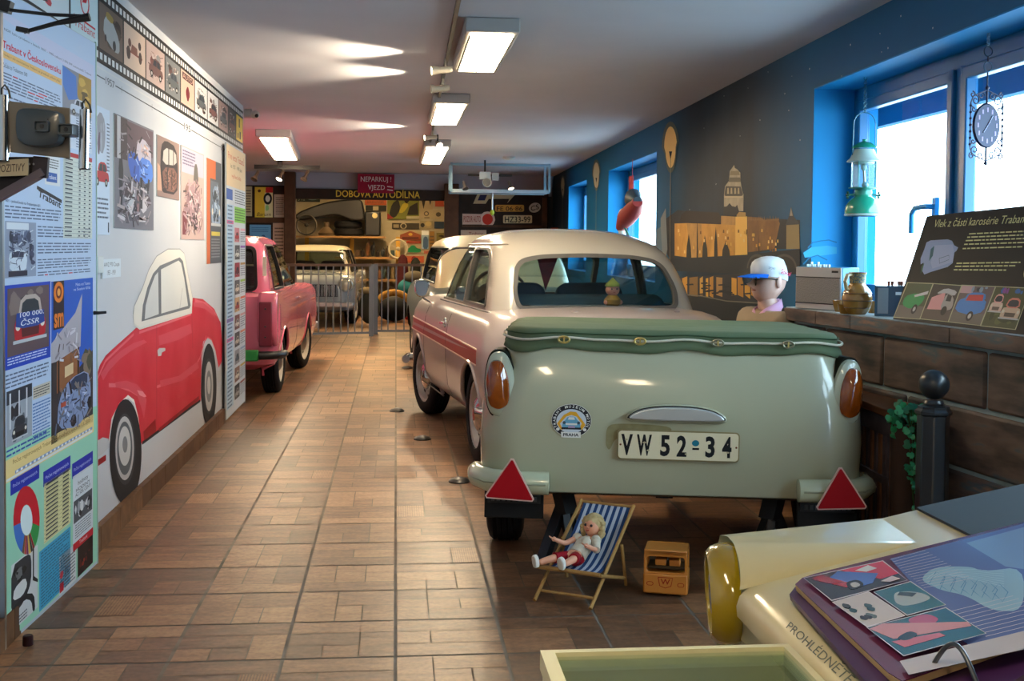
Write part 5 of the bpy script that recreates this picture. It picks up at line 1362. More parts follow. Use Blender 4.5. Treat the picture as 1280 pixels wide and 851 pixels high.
# ---- posters on the wall
def poster(name, label, x0, x1, yt, yb, edge='#d8d8d4', th=.005, cat='poster', grp='posters on the white wall'):
    t = thing(name, label, cat, (0, 0, 0), group=grp)
    q = RQ(x0, x1, yt, yb); aa = new_wall_art(th+.0004); P = [aa.px(*p) for p in q]
    b = MB(); vs = [Vector((LW+.0004, p[0], p[1])) for p in P]+[Vector((LW+th, p[0], p[1])) for p in P]
    b.add(vs, [(0, 1, 2, 3), (7, 6, 5, 4), (0, 4, 5, 1), (1, 5, 6, 2), (2, 6, 7, 3), (3, 7, 4, 0)], mat(edge, .5)); b.build('sheet', t, smooth=False)
    return t, Q(aa, q), aa
t, q, a = poster('text_poster', 'pale blue poster with a red car at its foot, left of the blue car photo', 118, 137, 130, 293)
q.bg('#c3d2e6').p([(.1, .72), (.1, .9), (.4, .97), (.7, .9), (.7, .72), (.5, .62)], '#8a8f9c', 1).blobs(['#6a5a70', '#9aa3b4'], 6, 3, .05, .55, .75, .9, .12).car(.0, .38, .95, .58, '#b3202f', '#b3202f').lines(.8, .5, .98, .9, 14, '#5a6478').lines(.05, .12, .9, .30, 5, '#5a6478').r(.88, .02, .95, .10, '#3a3f4a'); a.build('print', t)
t, q, a = poster('photo_poster', 'tall photo poster of a blue car bonnet, largest of the wall posters', 143, 192, 141, 285)
q.bg('#70707c').r(0, .62, .3, .99, '#463c44').r(.06, .62, .14, .99, '#b9b9c0').r(.3, .72, .98, .98, '#5d4a56').blobs(['#4a3a44', '#8a7f8c', '#c9c4cc', '#3a4038'], 16, 6, .03, .05, .97, .5, .14)
q.p([(.5, .66), (.55, .84), (.72, .88), (.92, .80), (.92, .62)], '#c4bccb', 1).p([(.30, .62), (.34, .72), (.60, .70), (.62, .42), (.40, .46)], '#2f5fc0', 1).p([(.60, .70), (.95, .68), (.98, .50), (.80, .44), (.60, .46)], '#4f83dd', 1).p([(.62, .5), (.68, .5), (.68, .2), (.62, .2)], '#2a2a34').o(.56, .24, .06, .14, '#3a3038').o(.56, .24, .035, .1, '#8a6a70').p([(.1, .08), (.2, .08), (.5, .3), (.46, .34)], '#b4b9c4').p([(.25, .05), (.33, .05), (.56, .26), (.52, .3)], '#454a58').p([(.12, .2), (.08, .62), (.2, .62), (.18, .2)], '#232630', 1).detail(90, 1, ['#2c2a34', '#8f8894', '#c4c0c8', '#56505c', '#3a3038', '#a99ca0'], .02, .02, .98, .52, .10).detail(14, 2, ['#7fa6ee', '#1f4390', '#9cc0f4'], .32, .45, .92, .68, .08).detail(16, 3, ['#e0b49c', '#8f7f90', '#e8e2ea'], .55, .68, .9, .84, .06).detail(30, 4, ['#332c34', '#94909c'], .02, .62, .98, .98, .07); a.build('print', t)
t, q, a = poster('photo_poster', 'small dark photo poster of a car front, second in the row', 196.5, 224, 168, 245)
q.bg('#8d7570').p([(.12, .4), (.16, .85), (.35, .97), (.85, .92), (.95, .5), (.9, .08), (.1, .08)], '#2a2024', 1).p([(.22, .55), (.28, .84), (.84, .84), (.88, .6)], '#b9b4b0', 1).r(.48, .55, .52, .86, '#2a2024').r(.7, .56, .73, .85, '#2a2024').p([(.2, .5), (.9, .55), (.86, .12), (.3, .12)], '#7a5348', 1).detail(50, 5, ['#5a3a30', '#94695a', '#3a2824', '#a9806c'], .2, .1, .9, .52, .10).r(.42, .15, .46, .5, '#33262a').r(.62, .15, .66, .5, '#33262a').p([(0, .1), (0, .55), (.12, .5), (.2, .1)], '#c49a84'); a.build('print', t)
t, q, a = poster('photo_poster', 'pinkish photo poster of a damaged vehicle with handwriting at its top', 226.5, 255, 181, 299)
q.bg('#b8a09c').r(.02, .72, .98, .99, '#b4aec4').lines(.06, .8, .6, .97, 5, '#5a5478').p([(.5, .62), (.55, .85), (.68, .86), (.75, .64)], '#5d5a56', 1).blobs(['#8a6a66', '#c9b4ae', '#5d4a4c', '#a58a86'], 14, 9, .03, .05, .97, .7, .2).p([(.25, .3), (.2, .55), (.6, .62), (.85, .5), (.8, .3)], '#a08288', 1).o(.6, .2, .1, .09, '#33282c').p([(.05, .05), (.05, .3), (.25, .3), (.2, .05)], '#6d3038').detail(110, 6, ['#8a6a70', '#cdbcc0', '#5a484e', '#b0949c', '#3d3236', '#9a8088'], .02, .02, .98, .70, .11); a.build('print', t)
t, q, a = poster('photo_poster', 'orange and grey poster with an upright car, nearest the narrow text panel', 258.5, 276.5, 197, 330)
q.bg('#4c4f58').r(0, 0, .22, 1, '#c4622c').r(0, .82, .6, 1, '#c4622c').p([(.2, .5), (.25, .8), (.8, .8), (.9, .45)], '#5d6a78').front(.3, .32, .95, .78, '#8fa3bd', '#2a2f3a').detail(30, 7, ['#c9d6e6', '#5f7390', '#20242c', '#3c4a60'], .3, .34, .95, .8, .09).lines(.3, .05, .9, .25, 7, '#8a8c92').r(.3, .27, .9, .31, '#c9b84a'); a.build('print', t)
# small name sign
t, q, a = poster('name_plate', 'small white name sign with two text lines on the wall above the red painted coupe', 128, 151, 324, 348, th=.008, cat='sign', grp=None)
q.bg('#cdd8e2').t('AWZ P70 Coupé', .08, .52, .92, .82, '#3a4450').t('1957 - 1959', .25, .14, .7, .4, '#3a4450'); a.build('print', t)
b = MB(); p0, p1 = PX(119, 342, LW), PX(126, 320, LW); b.bx(LW+.0005, LW+.012, p0.y, p1.y, p0.z-.0, p1.z, mat('#cfd4d6', .5)); o = b.build('switch_plate', bevel=.003); tag(o, 'blank white switch plate between the big text panel and the small name sign', 'switch')
# ---- big text panel standing before the wall
BP0 = Vector((-1.1925, 3.62, 0)); BP1 = Vector((-1.155, 4.572, 0)); bd_ = (BP1-BP0).normalized(); bn = Vector((bd_.y, -bd_.x, 0))
ip = thing('information_panel', 'tall printed text panel in blue and mint about cars in Czechoslovakia, standing left', 'information panel', (0, 0, 0))
a = Art(BP0+bn*.0004, bd_, (0, 0, 1)); W_ = (BP1-BP0).length; HB = 2.02
b = MB(); p0 = BP0; 
def pan(b, u0, u1, z0, z1, f, bk, m): 
    p = [BP0+bd_*u0+bn*f, BP0+bd_*u1+bn*f, BP0+bd_*u1+bn*bk, BP0+bd_*u0+bn*bk]; b.add([Vector((q.x, q.y, z0)) for q in p]+[Vector((q.x, q.y, z1)) for q in p], [(0, 3, 2, 1), (4, 5, 6, 7), (0, 1, 5, 4), (1, 2, 6, 5), (2, 3, 7, 6), (3, 0, 4, 7)], m)
pan(b, 0, W_, 0.0, HB, 0, -.01, mat('#aeb9c4', .5)); b.build('board', ip)
b = MB(); pan(b, -.012, .004, 0, HB+.004, .006, -.012, STEEL); pan(b, W_-.003, W_+.004, 0, HB+.004, .003, -.012, mat('#a8c4b8', .4)); b.build('edge_profile', ip)
a.rect(.004, .62, W_-.004, HB-.003, mat('#b3c4de', .5)); a.rect(.004, .012, W_-.004, .62, mat('#96cdb4', .5))
def bq(x0, x1, yt, yb):
    a.k = max(6, min(a.k, 6)); return Q(a, RQ(x0, x1, yt, yb))
q = Q(a, [(0, 94 - 75), (117, 110), (117, 82), (0, 12)]); q.bg('#c0c2dc')
a.text('v NDR bylo vyrobeno v letech 1957 - 1990 celkem 3 096 099 automobilů Trabant', [(2, 37), (114, 96), (114, 92), (2, 32)], mat('#3a3f55', .5), px=True)
a.text('Trabant v Československu', [(3, 59), (76, 93), (76, 82), (3, 46)], mat('#c4143c', .5), px=True, bold=.02)
Q(a, [(0, 70), (77, 107), (77, 99), (0, 61)]).bg('#e0b070')
a.text('Prodej v síti mototechny Trabant se prodával celkem přes', [(3, 69), (75, 104), (75, 100), (3, 65)], mat('#8a6a40', .5), px=True)
a.text('Začalo to Trabantem 500', [(3, 83), (34, 96), (34, 91), (3, 77)], mat('#2a3050', .5), px=True)
INKB = '#55607c'
bq(3, 76, 88, 112).lines(0, 0, 1, 1, 6, INKB, RED)
bq(3, 76, 116, 135).lines(0, 0, .6, 1, 4, INKB, RED)
q = bq(78, 114, 81, 139).bg('#7d8290').p([(0, .6), (0, 1), (.45, .9), (.5, .4), (.2, .3)], '#3b74c0').p([(.5, .5), (.55, 1), (1, 1), (1, .1), (.8, .1)], '#a5803c').blobs(['#5a4a30', '#c9a050'], 8, 12, .5, .2, 1, 1, .15).car(.25, .02, .85, .42, '#b9c4d6', '#c4cad6')
q = bq(79, 115, 188, 300)
q.r(0, .02, 1, .95, '#cdd2ca').r(0, .95, 1, 1.0, '#b3202f')
for i in range(19): q.r(.02, .03+.048*i, .98, .034+.048*i, '#8a8f98'); q.r(.04, .045+.048*i, .28, .06+.048*i, '#3c4250'); q.r(.5, .045+.048*i, .56, .06+.048*i, '#3c4250'); q.r(.68, .045+.048*i, .74, .06+.048*i, '#3c4250'); q.r(.86, .045+.048*i, .92, .06+.048*i, '#3c4250')
q = bq(86, 115, 140, 184).bg('#c6cfe0'); q.lines(.3, .05, .98, .95, 12, INKB)
q = bq(56, 75, 192, 230).bg('#d2d4d8').r(.1, .1, .8, .42, '#2b5aa5').t('Trabant', .16, .2, .74, .34, '#dfe4ea').lines(.1, .55, .9, .9, 4, '#4a4a4a')
a.text('Trabant', [(48, 246), (76, 261), (76, 252), (48, 237)], mat('#1a1c28', .5), px=True, shear=.15, bold=.02); a.line([(46, 234), (77, 252)], .012, mat('#1a1c28', .5), px=True)
a.text('601 - pokračovala to Trabantem 601', [(7, 253), (50, 260), (50, 255), (7, 248)], mat('#2a3050', .5), px=True)
bq(6, 78, 255, 273).lines(0, 0, .98, 1, 4, INKB, RED)
q = bq(6, 45, 276, 348).bg('#8c96ad').r(.05, .86, .75, .98, '#d0d6e0').blobs(['#39405a', '#5c6480', '#272c40'], 16, 5, .02, .5, .95, .88, .14).p([(.15, .1), (.1, .4), (.25, .5), (.6, .5), (.7, .35), (.65, .1)], '#c9d2de', 1).r(.2, .36, .58, .46, '#2b3048').r(.1, .02, .7, .12, '#22263a').detail(60, 11, ['#c4ccd8', '#2b3048', '#6c7690', '#3c4460'], .02, .1, .98, .9, .09).blobs(['#3c4460', '#2b3048'], 7, 8, .72, .2, .98, .7, .1)
for (yt, yb, n) in ((281, 297, 4), (302, 318, 4), (323, 337, 4), (339, 346, 2)): bq(47, 115, yt, yb).lines(0, 0, .98, 1, n, INKB, RED)
q = bq(5, 63, 357, 464).bg('#1740b0'); q = bq(9, 61, 361, 447); a.k = 12; q.bg('#5c4a50').blobs(['#3a3036', '#7a6a66'], 8, 3, 0, .5, 1, 1, .2).front(.14, .08, .92, .92, '#b3222c', '#5a2226', '#b5a49c').p([(.18, .42), (.2, .62), (.86, .62), (.88, .42), (.7, .38), (.35, .38)], '#1d3f8c')
q.t('100 000.', .28, .55, .86, .62, '#e4e6ec').t('ČSSR', .30, .42, .74, .53, '#e4e6ec', shear=.2)
q2 = bq(8, 60, 447, 460); a.k = 12; q2.lines(0.02, .1, .98, .9, 3, '#c9d2ea')
q = bq(64, 116, 352, 556).bg('#3a3438').p([(0, .55), (0, 1), (1, 1), (1, .5), (.6, .4)], '#2558b8').p([(0, .62), (.55, .78), (.72, .9), (.68, .55), (.1, .5), (0, .5)], '#a9a3ac').p([(.12, .3), (.12, .5), (.65, .55), (.65, .3)], '#8d5a3c').p([(.3, .38), (.3, .45), (.5, .46), (.5, .39)], '#d2b48c').r(.14, .3, .18, .5, '#3a2a24').r(.6, .3, .64, .55, '#3a2a24')
q.blobs(['#4a4a3c', '#7a6a5c'], 8, 4, .65, .3, 1, .55, .12).r(.04, .7, .28, .84, '#2a2028').t('sm', .06, .71, .27, .80, '#d9762c', bold=.03).r(.04, .84, .28, 1.0, '#2a2028').o(.16, .93, .11, .065, '#e07a2c').o(.16, .93, .065, .04, '#6a2418').o(.16, .93, .035, .024, '#e8a050').p([(.12, .08), (.15, .25), (.4, .36), (.85, .38), (.95, .25), (.9, .1), (.6, .02)], '#7f8fb4', 1).p([(.42, .28), (.45, .36), (.85, .37), (.85, .27)], '#2f3c55', 1).o(.5, .08, .07, .04, '#1c1c22').o(.9, .15, .05, .04, '#1c1c22').detail(50, 8, ['#4a4450', '#7a706c', '#5f6a80', '#2a2630'], 0, 0, 1, .36, .08).detail(18, 9, ['#a9b8d6', '#5a6a90'], .2, .08, .9, .3, .07).detail(26, 10, ['#c9c4cc', '#8a828c', '#6a5a58'], .02, .42, .7, .72, .07).r(.2, .2, .32, .23, '#b0503c')
q.t('Místo oct Tuzexu', .55, .955, .92, .975, '#cfd8ee').t('na Svatém Kříži', .5, .925, .92, .945, '#cfd8ee')
bq(7, 62, 468, 488).lines(0, 0, .98, 1, 4, INKB, RED)
q = bq(8, 40, 490, 560).bg('#9aa0aa').r(0, .75, 1, 1, '#30343e').blobs(['#2a2c34', '#5d626c'], 12, 7, 0, 0, 1, .75, .18).r(.1, .3, .16, .95, '#c9ccd2').r(.45, .5, .5, .95, '#c9ccd2').r(.75, .4, .8, .95, '#c9ccd2').front(.2, .02, .8, .5, '#33363e', '#17181c')
q = bq(41, 63, 484, 500).bg('#c2b8a8').lines(.05, .1, .95, .9, 4, '#3a3a40'); bq(41, 63, 504, 556).lines(0, 0, 1, 1, 13, '#3f6aa8')
bq(8, 62, 562, 574).lines(0, 0, .95, 1, 2, '#2a4a9a')
q = bq(5, 117, 577, 606).bg('#e3c98a').t('Počet registrovaných Trabantů v jednotlivých letech na 1.1. 2010', .08, .62, .95, .9, '#8a5a20').r(.1, .2, .98, .34, '#7f93b8').r(.02, .05, .98, .16, '#d8dcdc')
for i in range(20): q.r(.11+i*.043, .22, .13+i*.043, .32, '#dfe2e6')
for (x0, x1, yt, yb) in ((13, 49, 600, 620), (54, 88, 590, 609), (90, 116, 580, 599)):
    bq(x0, x1, yt, yb).bg('#1d2fa0').t('Počet registrovaných', .08, .35, .92, .65, '#b9c4ee')
def pie(cx, cy, rx, ry, a0, a1, c, hole=.45, k=1.0):
    a.k = 8
    n = 14; P = [(cx+k*rx*math.cos(t_), cy-k*ry*math.sin(t_)) for t_ in [math.radians(a0+(a1-a0)*i/n) for i in range(n+1)]]
    P += [(cx+rx*hole*math.cos(t_), cy-ry*hole*math.sin(t_)) for t_ in [math.radians(a1+(a0-a1)*i/n) for i in range(n+1)]]; a.poly(P, mat(c, .5), px=True)
pie(33, 650, 16.5, 43, -10, 190, '#c41e2e'); pie(33, 650, 16.5, 43, -50, -10, '#2e8f4a'); pie(33, 650, 16.5, 43, 190, 250, '#3d6fc0')
for i, c in enumerate(('#6a4a2c', '#b03a3a', '#7a2a5a', '#d9b050', '#3a3a3a', '#8f2430')): pie(33, 650, 16.5, 43, 250+i*10, 259+i*10, c)
a.k = 9; a.poly([(33+7.5*math.cos(t_), 650+19*math.sin(t_)) for t_ in [2*PI*i/20 for i in range(20)]], mat('#cfe0e4', .5), px=True)
q = bq(55, 88, 605, 680).bg('#d8d3a0')
for i in range(14): q.r(.0, .02+.07*i, 1, .026+.07*i, '#8a8a70'); q.r(.06, .04+.07*i, .5, .07+.07*i, '#4a4a48'); q.r(.68, .04+.07*i, .92, .07+.07*i, '#4a4a48')
q = bq(91, 116, 596, 690).bg('#ccd4dc').t('hodnoty', .25, .82, .75, .9, '#2a2a34').t('HODINY', .15, .76, .85, .81, '#2a2a34').t('AZ 50% CENY', .12, .70, .88, .75, '#2a2a34').r(.04, .36, .96, .66, '#4a4f58').blobs(['#9aa0a8', '#d0d4d8', '#22262c'], 14, 3, .05, .37, .95, .65, .12).lines(.1, .14, .9, .34, 6, '#6a6f78').r(0, 0, 1, .1, '#b8182c').t('Trabant', .3, .03, .7, .08, '#e0d0d4')
q = bq(49, 88, 690, 765).bg('#3f9cc4').lines(.05, .03, .97, .97, 18, '#27627f')
q = bq(14, 47, 707, 791).bg('#c9cdd0').p([(0, .2), (0, .98), (.6, .98), (.75, .9), (.75, .5), (.5, .3)], '#30343a', 1).blobs(['#15181c', '#6c7074'], 8, 6, .02, .6, .6, .96, .13).p([(.05, .45), (.1, .62), (.5, .66), (.6, .5), (.4, .4)], '#d0d3d4', 1).p([(.8, 1), (.85, 1), (.85, .55), (1, .45), (1, .40), (.8, .5)], '#22262c').p([(0, .28), (.5, .32), (.75, .2), (.8, 0), (.9, 0), (.85, .28), (.5, .4), (0, .35)], '#22262c', 1).lines(.05, .02, .6, .16, 3, '#3a3f48')
q = bq(74, 95, 697, 745).bg('#c8ccd0').r(.03, .05, .25, .3, '#b8182c').lines(.3, .05, .95, .85, 9, '#50545c').o(.14, .5, .1, .1, '#c0404c')
q = bq(97, 116, 676, 722).bg('#22181c').blobs(['#8a2c20', '#5a1c1c'], 7, 3, .1, .1, .9, .5, .1)
a.build('panel_print', ip)
# screw clamp poking out at the panel's edge
b = MB(); p = PPL(117, 391, BP0, bn); b.tube([p+Vector((-.03, 0, 0)), p+Vector((-.01, .0, 0)), p+Vector((.02, .0, .0)), p+Vector((.045, .01, .002))], [.006, .009, .006, .005], BLACK, 10); o = b.build('panel_clamp'); tag(o, 'small black clamp screw sticking out at the right edge of the big text panel', 'clamp')
# ---- narrow coloured text panel at the end of the wall
NX = -1.182; np_ = thing('narrow_information_board', 'tall narrow text panel in coloured blocks at the end of the white wall', 'information panel', (0, 0, 0))
p0 = PX(283, 360, NX); p1 = PX(307, 360, NX); zb = .0; zt = PX(283, 178, NX).z
b = MB(); b.bx(NX-.012, NX, p0.y, p1.y-.03, .015, zt, mat('#b8bcc0', .5)); b.build('board', np_)
b = MB(); b.bx(NX-.014, NX+.003, p1.y-.03, p1.y-.02, 0, zt, mat('#9da2a6', .5)); b.build('edge_profile', np_)
for z_ in (1.13, .36):
    b = MB(); b.bx(NX-.004, NX+.004, p0.y-.012, p0.y+.02, z_, z_+.09, mat('#cfd4d6', .5)); b.build('mounting_clip', np_)
a = Art((NX+.0004, 0, 0), (0, 1, 0), (0, 0, 1)); q = Q(a, [(p0.y, .02), (p1.y-.03, .02), (p1.y-.03, zt-.005), (p0.y, zt-.005)], px=False)
q.bg('#c4cdd8').r(0, .85, 1, 1, '#dcc4a0').t('První verze Trabantů', .08, .95, .92, .98, '#c0352b').t('let 1957 - 1990 jako', .2, .915, .8, .935, '#5a4a3a').t('vyšlechtila', .25, .88, .75, .9, '#c0502b')
q.r(.0, .80, .3, .84, '#2d55a8').r(.4, .72, 1, .78, '#7cc04c').lines(.42, .725, .98, .775, 5, '#2f5a20').lines(.42, .79, .98, .845, 6, '#4a5060')
rr = random.Random(4)
for i in range(52):
    a.k = 12
    y0 = .03+.0145*i; c = rr.choice(['#9fc0de', '#a9c8e2', '#8fb4d8', '#a9c8e2', '#9fc0de', '#d9c04c', '#c85a9c', '#7a5ab0', '#8fbf4c', '#cf4a3c', '#d08a3c']) if i % 5 == 2 else '#a3c2de'
    q.r(.02, y0, .34, y0+.0135, c); q.r(.06, y0+.004, .28, y0+.0095, '#5a7090')
pc = ['#b86a78', '#3a3a3e', '#9a2c3c', '#444', '#a89070', '#5c3a3c', '#3f3f44', '#8a8a90', '#7a5a50']
yy = .70
for i in range(10):
    q.r(.40, yy-.055, .66, yy, ['#c4808c', '#4a4a50', '#a43a48', '#55555c', '#b59a78', '#70484a', '#46464c', '#90909a', '#85655c', '#3d3d44'][i]); q.car(.42, yy-.05, .64, yy-.015, ['#a82a34', '#d0d0cc', '#5a2230', '#c9c0b4', '#8a3030', '#c8c4bc', '#b9b2a8', '#3f4c5c', '#cfc8bc', '#9a9a9a'][i])
    a.k = 80; q.lines(.70, yy-.055, .97, yy-.012, 5, '#6a7080'); q.r(.70, yy-.010, .97, yy-.001, ['#d9a0b4', '#8a5ab0', '#b08a4c', '#8fb84c', '#cf6a4c', '#c49a9c', '#d98a6c', '#8a9fc0', '#c4a04c', '#9a5a5a'][i]); yy -= .067
a.build('panel_print', np_)
# ---- viewer stand at the far left
vs_ = thing('stereo_viewer_stand', 'metal stand with a blue-black stereo viewer on a beige plate between two chrome tubes', 'viewer stand', (0, 0, 0))
VY = 2.5
def V(u, v, y=VY): return PYD(u, v, y)
b = MB(); c = [V(10, 125), V(88, 135), V(87, 198), V(12, 190)]; c = [V(12, 190), V(87, 198), V(87, 135), V(10, 126)]
b.add([p for p in c]+[p+Vector((0, .008, 0)) for p in c], [(0, 1, 2, 3), (7, 6, 5, 4), (0, 4, 5, 1), (1, 5, 6, 2), (2, 6, 7, 3), (3, 7, 4, 0)], mat('#6a665e', .45, .3)); b.build('mounting_plate', vs_, bevel=.002)
for u, v0, v1 in ((5, 119, 201), (106, 137, 211)):
    b = MB(); b.tube([V(u, v0), V(u+(.5 if u < 50 else -1.5), v1)], .0105, CHROME, 20); b.tube([V(u, v1-.5), V(u, v1+1)], .0112, BLACK, 20); b.build('chrome_tube', vs_)
    b = MB(); b.tube([V(u-3, v0+4), V(u-3, v0-8), V(u+1, v0-13), V(u+6, v0-6), V(u+8, v0+4)], .0022, BLACK, 8) ; b.build('cord_loop', vs_)
VM = mat('#2b3842', .35, coat=.3)
b = MB(); outl = smooth_poly([(26, 137), (48, 136), (80, 141), (82, 150), (83, 168), (79, 182), (56, 186), (34, 183), (25, 172), (24, 155)], 2)
F_ = [V(*p) for p in outl]; cxy = sum(F_, Vector())/len(F_); rings_ = [[p+Vector((0, -.002, 0)) for p in F_], [cxy+(p-cxy)*1.0+Vector((0, -.022, 0)) for p in F_], [cxy+(p-cxy)*.93+Vector((0, -.034, 0)) for p in F_], [cxy+(p-cxy)*.6+Vector((0, -.040, 0)) for p in F_]]
b.add(*loft(rings_), VM); vb = b.build('viewer_body', vs_)
for (u, v) in ((53, 158), (83, 162)):
    b = MB(); ctr = V(u, v, VY-.04); M = Matrix.Translation(ctr) @ Matrix.Rotation(PI/2, 4, 'X')
    for k_, (hw_, hh_, z0) in enumerate(((.0155, .0125, -.02), (.014, .011, .012))): pass
    b.add(*loft([[(x, y, z) for x, y in rrect(-w2, -h2, w2, h2, .004)] for w2, h2, z in ((.017, .0135, -.03), (.015, .0115, .012), (.0125, .0095, .012), (.011, .008, .004))]), VM, M); b.lathe([(.005, .0045), (.001, .0048)], mat('#05060a', .1), 14, M); b.build('eyepiece', vb)
b = MB(); b.tube([V(51, 147, VY-.03), V(62, 150, VY-.035)], .006, BLACK, 10); b.build('lever', vb)
b = MB(); b.beam(V(52, 196, VY+.02), V(50, 222, VY+.02), .014, .03, mat('#33313a', .5)); b.beam(V(55, 215, VY+.02), V(-40, 268, VY+.02), .03, .016, mat('#4c4550', .4)); b.beam(V(-40, 262, VY+.03), V(-40, 300, VY+.03), .05, .05, mat('#33313a', .5)); g0 = V(-40, 262, VY+.03); b.bx(g0.x-.03, g0.x+.02, g0.y-.025, g0.y+.025, 0.0, g0.z, mat('#2b2a30', .5)); b.bx(g0.x-.15, g0.x+.10, g0.y-.15, g0.y+.15, 0, .02, mat('#2b2a30', .5)); b.add([V(-30, 196, VY+.015), V(44, 196, VY+.015), V(44, 213, VY+.015), V(-30, 262, VY+.015), V(-30, 196, VY+.03), V(44, 196, VY+.03), V(44, 213, VY+.03), V(-30, 262, VY+.03)], [(0, 1, 2, 3), (7, 6, 5, 4), (0, 4, 5, 1), (1, 5, 6, 2), (2, 6, 7, 3), (3, 7, 4, 0)], mat('#1d1b20', .6)); b.build('bracket', vs_)
sg = Art(V(0, 215, VY), (1, 0, 0), (0, 0, 1)); b = MB(); c = [V(-22, 221), V(35, 219), V(35, 198), V(-22, 202)]; b.add(c+[p+Vector((0, .006, 0)) for p in c], [(0, 1, 2, 3), (7, 6, 5, 4), (0, 4, 5, 1), (1, 5, 6, 2), (2, 6, 7, 3), (3, 7, 4, 0)], mat('#a29a84', .5)); pt = b.build('label_plate', vs_, smooth=False)
a = Art(V(0, 210, VY-.0006), (1, 0, 0), (0, 0, 1)); a.text('DIAPOZITIVY', [(-16, 216), (31, 214), (31, 204), (-16, 207)], mat('#3a3030', .5), px=True); sg_ = a.mb.build('label_text', pt, smooth=False)
for u in (37, 42):
    b = MB(); b.ball(V(u, 205, VY-.002), .0022, STEEL, 8); b.build('screw', vs_)
# black folding arm above it
arm = thing('folding_arm', 'black folding wall arm at the top left corner in front of the film strip', 'wall arm', (0, 0, 0))
b = MB(); b.tube([V(8, 12, 3.0), V(60, 18, 3.0), V(112, 20.5, 3.0)], .0045, BLACK, 8); b.build('upper_arm', arm)
b = MB(); b.tube([V(112, 21, 3.0), V(70, 29, 3.0), V(30, 40, 3.0)], [.011, .006, .005], BLACK, 8); b.build('lower_arm', arm)
b = MB(); b.beam(V(21, 36, 3.0), V(36, 39, 3.0), .016, .012, BLACK); b.build('arm_bracket', arm)
b = MB(); b.beam(V(-6, 4, 3.0), V(14, 10, 3.0), .03, .03, BLACK); j = V(0, 6, 3.0); b.beam(j, Vector((LW+.003, j.y+.02, j.z)), .03, .03, BLACK); b.build('arm_joint', arm)
# cctv camera at the end of the film strip
p = PX(306, 139, LW); cc = thing('security_camera', 'small white dome security camera at the end of the film strip', 'security camera', (LW, p.y-.02, p.z-.02))
b = MB(); M = Matrix.Rotation(PI/2, 4, 'Y'); b.lathe([(.04, 0), (.04, .05), (.034, .06), (.001, .06)], mat('#b3b0aa', .4), 24, M); b.build('camera_base', cc)
b = MB(); b.ball((.085, -.015, -.01), .036, mat('#c4c1ba', .35), 24); bb_ = b.build('camera_ball', cc); b = MB(); b.ball((.10, -.04, -.02), .016, BLACK, 16); b.build('camera_lens', bb_)
# ================================================================== RIGHT WALL MURAL, LEDGE OBJECTS, WINDOW HANGINGS
RO = Vector((RW(0)-.0008, 0, 0)); RE = Vector((-.02, -1, 0)).normalized()
def rw_art(off=0.0): return Art(RO+Vector((-off, 0, 0)), RE, (0, 0, 1))
cm = thing('city_mural', 'night city painting with castle tower, lit riverside houses and street lamps on the dark wall', 'wall painting', (2.2, 8, 0))
a = rw_art(.0006); a.step = .00004
def M1(pts, ox=820, oy=220, s=.2116): return [(ox+x*s, oy+y*s) for x, y in pts]
def mp7(pts, c, ox=820, oy=220, s=.2116): a.poly(M1(pts, ox, oy, s), mat(c, .6) if isinstance(c, str) else c, px=True)
GOLD = mat('#eab45c', .6, noise=('#b98438', .6), nscale=6); GOLD2 = mat('#d9a860', .6, noise=('#a8824a', .6), nscale=9); DKM = mat('#1b2430', .7); STM = mat('#c4bca4', .6, noise=('#968f7c', .6), nscale=10)
# houses and river
mp7([(60, 250), (130, 200), (380, 240), (390, 235), (850, 260), (850, 430), (700, 430), (530, 470), (90, 500), (40, 420)], '#2a2f38')
mp7([(110, 280), (180, 278), (380, 285), (530, 250), (540, 470), (300, 495), (110, 470)], GOLD)
mp7([(182, 280), (270, 285), (270, 480), (200, 480)], GOLD2); mp7([(385, 235), (470, 238), (470, 290), (385, 285)], GOLD2)
mp7([(470, 240), (538, 238), (540, 465), (468, 470)], '#f0c264'); mp7([(478, 210), (530, 215), (530, 240), (476, 240)], '#b59252')
mp7([(540, 240), (620, 245), (640, 260), (720, 250), (732, 280), (700, 430), (545, 450)], mat('#9a7040', .6, noise=('#6d4c30', .6), nscale=8))
mp7([(770, 290), (845, 285), (850, 430), (770, 432)], '#8f7f5c'); mp7([(765, 290), (785, 240), (798, 180), (815, 240), (850, 285)], '#3a4048'); mp7([(790, 235), (798, 185), (808, 235)], '#8f9088')
# castle tower
mp7([(402, 110), (408, 60), (430, 30), (434, 0), (436, -30), (450, -48), (462, -66), (466, -48), (480, -40), (498, -20), (500, 30), (508, 80), (518, 110), (516, 208), (478, 206), (470, 190), (402, 180)], STM)
mp7([(405, 108), (412, 60), (500, 62), (515, 108), (505, 118), (410, 118)], '#4d4c48')
for x in (420, 440, 462, 482): mp7([(x, 105), (x+2, 70), (x+10, 70), (x+12, 105)], '#b8ab8c')
mp7([(430, 35), (434, 8), (498, 8), (502, 35)], '#6d6a5c'); mp7([(436, -5), (444, -30), (490, -30), (496, -5)], '#8d866c')
mp7([(404, 118), (514, 118), (514, 128), (404, 128)], '#c9bfa0'); mp7([(400, 185), (420, 178), (435, 160), (450, 178), (470, 182), (480, 170), (492, 210), (470, 240), (400, 235)], '#20262e')
mp7([(150, 230), (180, 205), (370, 215), (384, 240), (380, 285), (180, 278), (140, 270)], '#2b2224')
